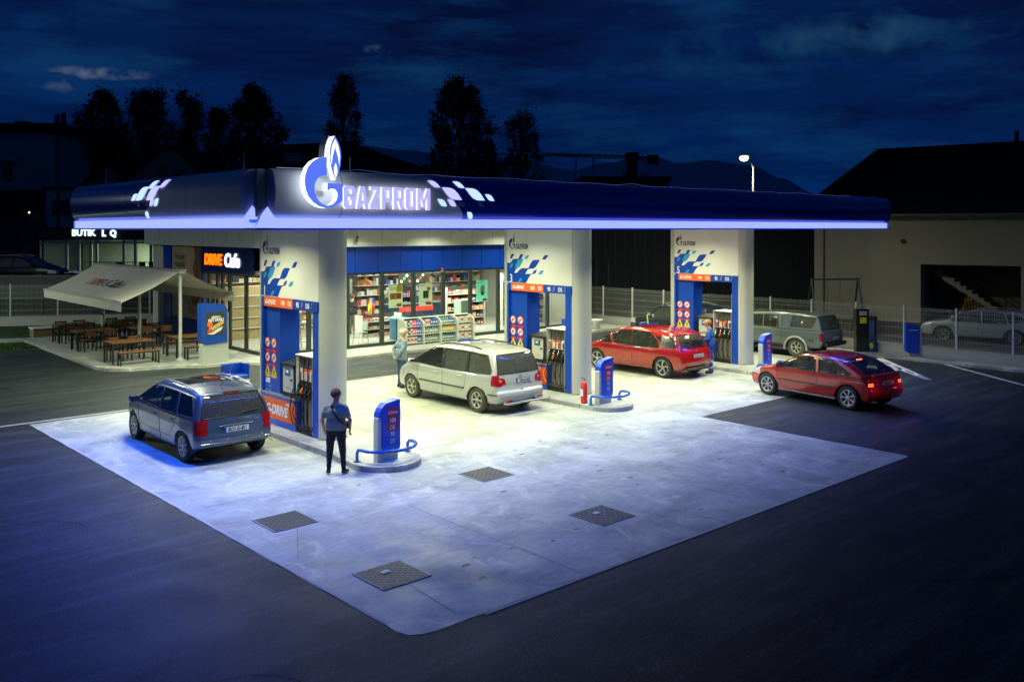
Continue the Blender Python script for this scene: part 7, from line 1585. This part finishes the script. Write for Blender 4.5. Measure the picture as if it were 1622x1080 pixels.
# houses
def gable(t, x0, x1, y0, y1, ze, zr, m, rm, over=.4, axis='x', wname='wall'):
    b = MB(); b.bb(x0, x1, y0, y1, 0, ze, m); xm = (x0+x1)/2; ym = (y0+y1)/2
    if axis == 'y': b.add([(x0, y0, ze), (x1, y0, ze), (xm, y0, zr), (x0, y1, ze), (x1, y1, ze), (xm, y1, zr)], [(0, 1, 2), (4, 3, 5)], m)
    else: b.add([(x0, y0, ze), (x0, y1, ze), (x0, ym, zr), (x1, y0, ze), (x1, y1, ze), (x1, ym, zr)], [(1, 0, 2), (3, 4, 5)], m)
    b.build(wname, t); r_ = MB(); th = .18
    if axis == 'y':
        for s in (-1, 1):
            xe = x0-over if s < 0 else x1+over; sl2 = (zr-ze)/((x1-x0)/2); zee = ze-over*sl2
            r_.add([(xe, y0-over, zee+.05), (xm, y0-over, zr+.05), (xm, y1+over, zr+.05), (xe, y1+over, zee+.05), (xe, y0-over, zee+.05+th), (xm, y0-over, zr+.05+th), (xm, y1+over, zr+.05+th), (xe, y1+over, zee+.05+th)], [(0, 1, 2, 3), (4, 7, 6, 5), (0, 4, 5, 1), (3, 2, 6, 7), (0, 3, 7, 4)], rm)
    else:
        for s in (-1, 1):
            ye = y0-over if s < 0 else y1+over; sl2 = (zr-ze)/((y1-y0)/2); zee = ze-over*sl2
            r_.add([(x0-over, ye, zee+.05), (x0-over, ym, zr+.05), (x1+over, ym, zr+.05), (x1+over, ye, zee+.05), (x0-over, ye, zee+.05+th), (x0-over, ym, zr+.05+th), (x1+over, ym, zr+.05+th), (x1+over, ye, zee+.05+th)], [(0, 1, 2, 3), (4, 7, 6, 5), (0, 4, 5, 1), (3, 2, 6, 7), (0, 3, 7, 4)], rm)
    return r_.build('roof', t)
HW = mat('house_wall', (.34, .32, .24), .85, var=.2, vscale=.5); HW2 = mat('house_wall_dim', (.22, .22, .18), .85, var=.2, vscale=.5)
h1 = thing('gabled_house', 'low house with beige gable behind the left end of the canopy', 'house', (*far(-37.6, 75), 0), VIEW-R(90)); gable(h1, 0, 8.2, 0, 10, 6.6, 10.1, HW2, RF, .5, 'y')
h2 = thing('gabled_house', 'house with pointed gable and two orange chimney pipes left of the big emblem', 'house', (*far(-31.2, 72), 0), VIEW-R(90)); gable(h2, 0, 7.6, 0, 9, 8.4, 11.3, HW2, RF, .35, 'y'); b = MB(); OP = mat('orange_pipe', (.35, .10, .04), .7)
for x in (3.3, 4.6): MB().tube([(x, -.6, 8), (x, -.6, 10.0)], .14, OP, 6).build('chimney_pipe', h2)
h3 = thing('hip_roofed_hall', 'wide hall with dark hipped roof behind the illuminated sign', 'hall', (*far(-23.0, 70), 0), VIEW-R(90))
MB().bb(0, 15.6, 0, 14, 0, 8.6, HW).build('wall', h3); MB().bb(-.3, 15.9, -.3, -.05, 8.2, 8.7, mat('eaves_band', (.24, .22, .16), .8)).build('eaves_band', h3)
b = MB(); b.add([(-.8, -.8, 8.6), (18.5, -.8, 8.6), (18.5, 14.8, 8.6), (-.8, 14.8, 8.6), (3.0, 7, 11.9), (9.0, 7, 12.2)], [(0, 1, 5, 4), (1, 2, 5), (2, 3, 4, 5), (3, 0, 4)], RF); r3 = b.build('roof', h3)
MB().bb(4.6, 6.2, 2.5, 5, 9.4, 10.9, mat('dormer', (.16, .19, .17), .7)).build('dormer', r3); MB().bb(4.3, 6.5, 2.3, 5.2, 10.9, 11.1, RF).build('dormer_roof', r3); b = MB()
for k in range(6): b.bb(4.75, 6.05, 2.46, 2.5, 9.65+k*.2, 9.75+k*.2, BF)
b.build('dormer_shutter', r3)
h4 = thing('white_annex', 'small pale annex with one dark window at the left end of the canopy', 'house', (*far(-35.7, 69), 0), VIEW-R(90)); MB().bb(0, 7, 0, 6, 0, 7.75, mat('annex_wall', (.34, .40, .38), .8, var=.1, vscale=1)).build('wall', h4); MB().bb(-.2, 7.2, -.2, 6.2, 7.75, 7.95, RF).build('roof', h4)
w4 = MB(); w4.bb(.35, 2.2, -.05, .0, 5.65, 7.05, BF); w4 = w4.build('window', h4); MB().bb(.45, 2.1, -.07, -.052, 5.75, 6.95, mat('dark_pane', (.006, .01, .014), .15)).build('pane', w4)
ap = thing('apartment_block', 'dim apartment block with arched recess at the far left edge', 'building', (*far(-60, 88), 0), VIEW-R(90)); AW = mat('apartment_wall', (.22, .34, .32), .85, var=.15, vscale=.3)
b = MB(); b.bb(0, 15.3, 0, 14, 0, 14.2, AW); b.build('wall', ap); MB().bb(-.3, 15.9, -.5, 14, 14.2, 15.0, RF).build('roof', ap); MB().bb(9.6, 10.9, 3, 5, 15.0, 15.6, RF).build('chimney', ap)
for x in (7.6, 9.9): 
    for z in (6.4, 9.2): o = MB().bb(x, x+1.4, -.03, .02, z, z+2.2, BF).build('window', ap); MB().bb(x+.12, x+1.28, -.06, -.032, z+.1, z+2.1, MATS['dark_pane']).build('pane', o)
MB().prism([(5.6+6.2*(.5-.5*math.cos(PI*k/12)), 11.6+.9*math.sin(PI*k/12)) for k in range(13)]+[(11.8, 11.3), (5.6, 11.3)], -.4, 0, BF, axis='y').build('arch', ap)
rb = thing('round_hall', 'large pale round topped hall behind the antenna mast at left', 'building', (*far(-49.5, 108), 0)); MB().lathe([(7.8, 0), (7.8, 14.5), (7.2, 16.0), (5.0, 17.0), (0, 17.4)], mat('hall_wall', (.30, .42, .48), .8, var=.1, vscale=.2), 40).build('drum', rb)
am = thing('antenna_mast', 'tall dark mast with panel antennas at far left', 'mast', (*far(-33.3, 66), 0), VIEW-R(90)); MB().tube([(0, 0, 0), (0, 0, 13.0)], .09, CRM, 6).build('pole', am)
for x, z in ((-.05, 12.2), (.42, 12.3)): MB().bb(x-.14, x+.14, -.15, .1, z-.75, z+.9, CRM).build('antenna', am)
MB().tube([(-.1, 0, 12.0), (.5, 0, 12.0)], .04, CRM, 5).build('bracket', am)
for i, (la, z, m) in enumerate(((-44.0, 6.2, (1, 1, .9)), (-41.0, 6.35, (.9, .95, 1)))):
    t = thing('window_lamp', 'tiny distant %s lamp on the wall at far left' % ('warm' if i == 0 else 'white'), 'lamp', (*far(la, 82), z)); MB().lathe([(0, -.1), (.09, 0), (0, .1)], emis('far_lamp%d' % i, m, 3+3*i), 8).build('bulb', t); MB().tube([(0, 0, .1), (0, .5, .3)], .03, BLACK, 4).build('bracket', t); 
lw = thing('far_house', 'dark low house carrying two tiny lamps at far left', 'house', (*far(-52, 83), 0), VIEW-R(90)); gable(lw, 0, 14, 0, 8, 6.6, 8.2, mat('far_wall', (.04, .05, .05), .9), RF, .4, 'x')
# ------------------------------------------------------------ trees
BARK = mat('bark', (.02, .017, .014), .9); LEAF = [mat('leaf_dark', (.013, .024, .012), .8), mat('leaf_mid', (.022, .038, .016), .8)]
TR = lambda px, dep: (px-811)/1425*dep
ZT = lambda y, dep: 4.75+(362-y)*dep/1425
D = 85
def prof_tree(label, prof, name='tree', leaf=.26, dens=1.0):
    k = D/1425; px = sum(p[1]+p[2] for p in prof)/2/len(prof); ys = [p[0] for p in prof]; rng = np.random.RandomState(int(px)); tp = ZT(ys[0], D)
    t = thing(name, label, 'tree', (*far(TR(px, D), D), 0), VIEW-R(90), 'trees on the skyline behind the station')
    b = MB(); b.tube([(0, 0, 0), (.1, 0, tp*.35), (-.1, 0, tp*.7), (0, 0, tp*.93)], [.34, .26, .15, .05], BARK, 6)
    for q in range(7):
        y_ = ys[0]+(ys[-1]-ys[0])*(.15+.11*q); xl = np.interp(y_, ys, [p[1] for p in prof]); xr = np.interp(y_, ys, [p[2] for p in prof]); xe = ((xl+(xr-xl)*(.15 if q % 2 else .85))-px)*k; b.tube([(0, 0, ZT(y_, D)-3), (xe*.6, rng.uniform(-1, 1), ZT(y_, D)-1), (xe, rng.uniform(-1, 1), ZT(y_, D))], [.12, .08, .03], BARK, 5)
    b.build('trunk', t)
    area_ = sum((ys[i+1]-ys[i])*(prof[i][2]-prof[i][1]+prof[i+1][2]-prof[i+1][1])/2 for i in range(len(ys)-1))*k*k; bottom = max(.4, ZT(ys[-1], D)-3)
    holes = [(rng.uniform(ys[0], ys[-1]-20), rng.uniform(0, 1), rng.uniform(1.5, 3.6)) for _ in range(int(area_/7))]; cl = []
    while len(cl) < area_*8.5*dens:
        y_ = rng.uniform(ys[0], ys[-1]+18); xl = np.interp(y_, ys, [p[1] for p in prof])+rng.uniform(-2.5, 3); xr = np.interp(y_, ys, [p[2] for p in prof])+rng.uniform(-3, 2.5); u = rng.uniform(0, 1)
        x_ = xl+(xr-xl)*u
        if any((y_-hy)**2/2+(x_-(xl+(xr-xl)*hu))**2 < hr*hr for hy, hu, hr in holes): continue
        dp = (xr-xl)*k*.5*math.sqrt(max(0, 1-(2*u-1)**2)); cl.append(((x_-px)*k, rng.uniform(-dp, dp), ZT(y_, D), rng.uniform(.2, .5)))
    m = 36; C_ = np.repeat(np.array(cl), m, axis=0); n_ = len(C_); P_c = C_[:, :3]+rng.normal(size=(n_, 3))*C_[:, 3:4]*np.array([.7, .7, .95]); a = rng.normal(size=(n_, 3)); a /= np.linalg.norm(a, axis=1)[:, None]; q = np.cross(a, rng.normal(size=(n_, 3))); q /= np.linalg.norm(q, axis=1)[:, None]+1e-9
    s_ = (leaf*rng.uniform(.6, 1.5, n_))[:, None]; V = np.stack([P_c-a*s_*.5, P_c+q*s_*.3, P_c+a*s_*.5, P_c-q*s_*.3], 1).reshape(-1, 3); link('crown', np_mesh('crown', V, np.arange(n_*4).reshape(-1, 4), LEAF, (rng.rand(n_) < .4).astype(int), False), t)
prof_tree('loose dark tree with split crown, leftmost of the skyline trees', [(148, 150, 176), (160, 143, 180), (172, 138, 190), (185, 120, 198), (195, 124, 200), (210, 132, 202), (230, 138, 205), (255, 145, 205), (275, 145, 205)])
prof_tree('dark tree with knobbly top, second from the left on the skyline', [(147, 234, 250), (152, 216, 256), (165, 208, 258), (180, 213, 255), (195, 215, 262), (205, 212, 278), (220, 205, 283), (240, 205, 285), (275, 205, 285)])
prof_tree('narrow tree with mushroom shaped top beside the pointed gable', [(148, 284, 305), (155, 280, 316), (165, 284, 320), (175, 291, 320), (190, 294, 316), (205, 292, 318), (215, 289, 315), (230, 285, 312), (250, 278, 312), (275, 270, 315)])
prof_tree('small dark tree between the narrow tree and the broad tree', [(175, 336, 356), (183, 332, 360), (192, 336, 360), (205, 339, 354), (215, 327, 352), (230, 322, 360), (250, 322, 365), (275, 322, 365)])
prof_tree('broad rounded tree left of the big emblem', [(141, 392, 402), (150, 387, 414), (160, 378, 430), (172, 372, 436), (185, 368, 444), (200, 365, 449), (220, 364, 449), (245, 366, 447), (275, 370, 445)])
prof_tree('tall twin poplar above the flame emblem', [(123, 541, 545), (130, 537, 560), (142, 530, 563), (157, 526, 565), (172, 524, 568), (190, 520, 570), (215, 515, 572), (240, 514, 571), (270, 516, 571)], 'poplar_tree', .22)
prof_tree('large drooping birch like tree behind the GAZPROM lettering', [(128, 721, 731), (136, 705, 744), (146, 698, 755), (158, 697, 762), (170, 698, 765), (178, 683, 765), (190, 682, 774), (202, 685, 782), (215, 690, 784), (230, 693, 780), (245, 680, 782), (260, 675, 788), (280, 672, 792), (295, 670, 795)])
prof_tree('pair of slim poplars right of the birch like tree', [(181, 821, 827), (187, 808, 838), (196, 803, 845), (210, 800, 850), (225, 798, 852), (240, 796, 855), (258, 793, 860), (272, 792, 862), (290, 792, 862)], 'poplar_tree', .2)
prof_tree('low dark bushes behind the flat roofed block', [(276, 990, 1018), (285, 985, 1022), (300, 985, 1022)], 'bush', .26)
# ------------------------------------------------------------ hills
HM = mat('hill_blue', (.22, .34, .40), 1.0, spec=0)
def ridge(name, pts, dep, m):
    b = MB(); k = dep/1425; vs = []
    for i, (px, y) in enumerate(pts):
        x = (px-811)*k; z = ZT(y, dep); a, c_ = far(x, dep), far(x*1.15, dep*1.25); f_ = far(x*.82, dep*.8); vs += [(f_[0], f_[1], -5), (*a, z), (c_[0], c_[1], z*.8)]
    b.add(vs, [q for i in range(len(pts)-1) for q in ((3*i, 3*i+3, 3*i+4, 3*i+1), (3*i+1, 3*i+4, 3*i+5, 3*i+2))], m, True); struct(b.build(name))
def jag(pts, n=6, a=1.2):
    out_ = []; rr = random.Random(3)
    for i in range(len(pts)-1):
        for k in range(n): t_ = k/n; s_ = t_*t_*(3-2*t_); out_.append((pts[i][0]+(pts[i+1][0]-pts[i][0])*t_, pts[i][1]+(pts[i+1][1]-pts[i][1])*s_+rr.uniform(-a, a)*.35))
    return out_+[pts[-1]]
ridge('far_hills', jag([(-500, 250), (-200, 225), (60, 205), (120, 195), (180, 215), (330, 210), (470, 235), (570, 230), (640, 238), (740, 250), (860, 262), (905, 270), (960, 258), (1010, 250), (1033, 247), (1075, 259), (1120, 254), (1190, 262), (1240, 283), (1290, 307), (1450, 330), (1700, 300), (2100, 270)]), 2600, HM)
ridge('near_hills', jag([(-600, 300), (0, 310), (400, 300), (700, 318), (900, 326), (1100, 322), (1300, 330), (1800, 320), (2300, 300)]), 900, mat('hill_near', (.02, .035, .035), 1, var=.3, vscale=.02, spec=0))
# two more street lamps of the same kind, assumed and added outside the picture to light the terrace and fascia
for i, (la, de, pw_) in enumerate(((-29, 27, 3000), (30, 8, 700))):
    o = dup(sl_, (*far(la, de), 0), label='assumed lit street lamp on a pale pole, added unseen beside the road, %s of the forecourt' % ('left', 'right')[i]); q = far(la-.5, de+.5); lamp((q[0], q[1], 7.66), pw_, (.9, 1, .78))
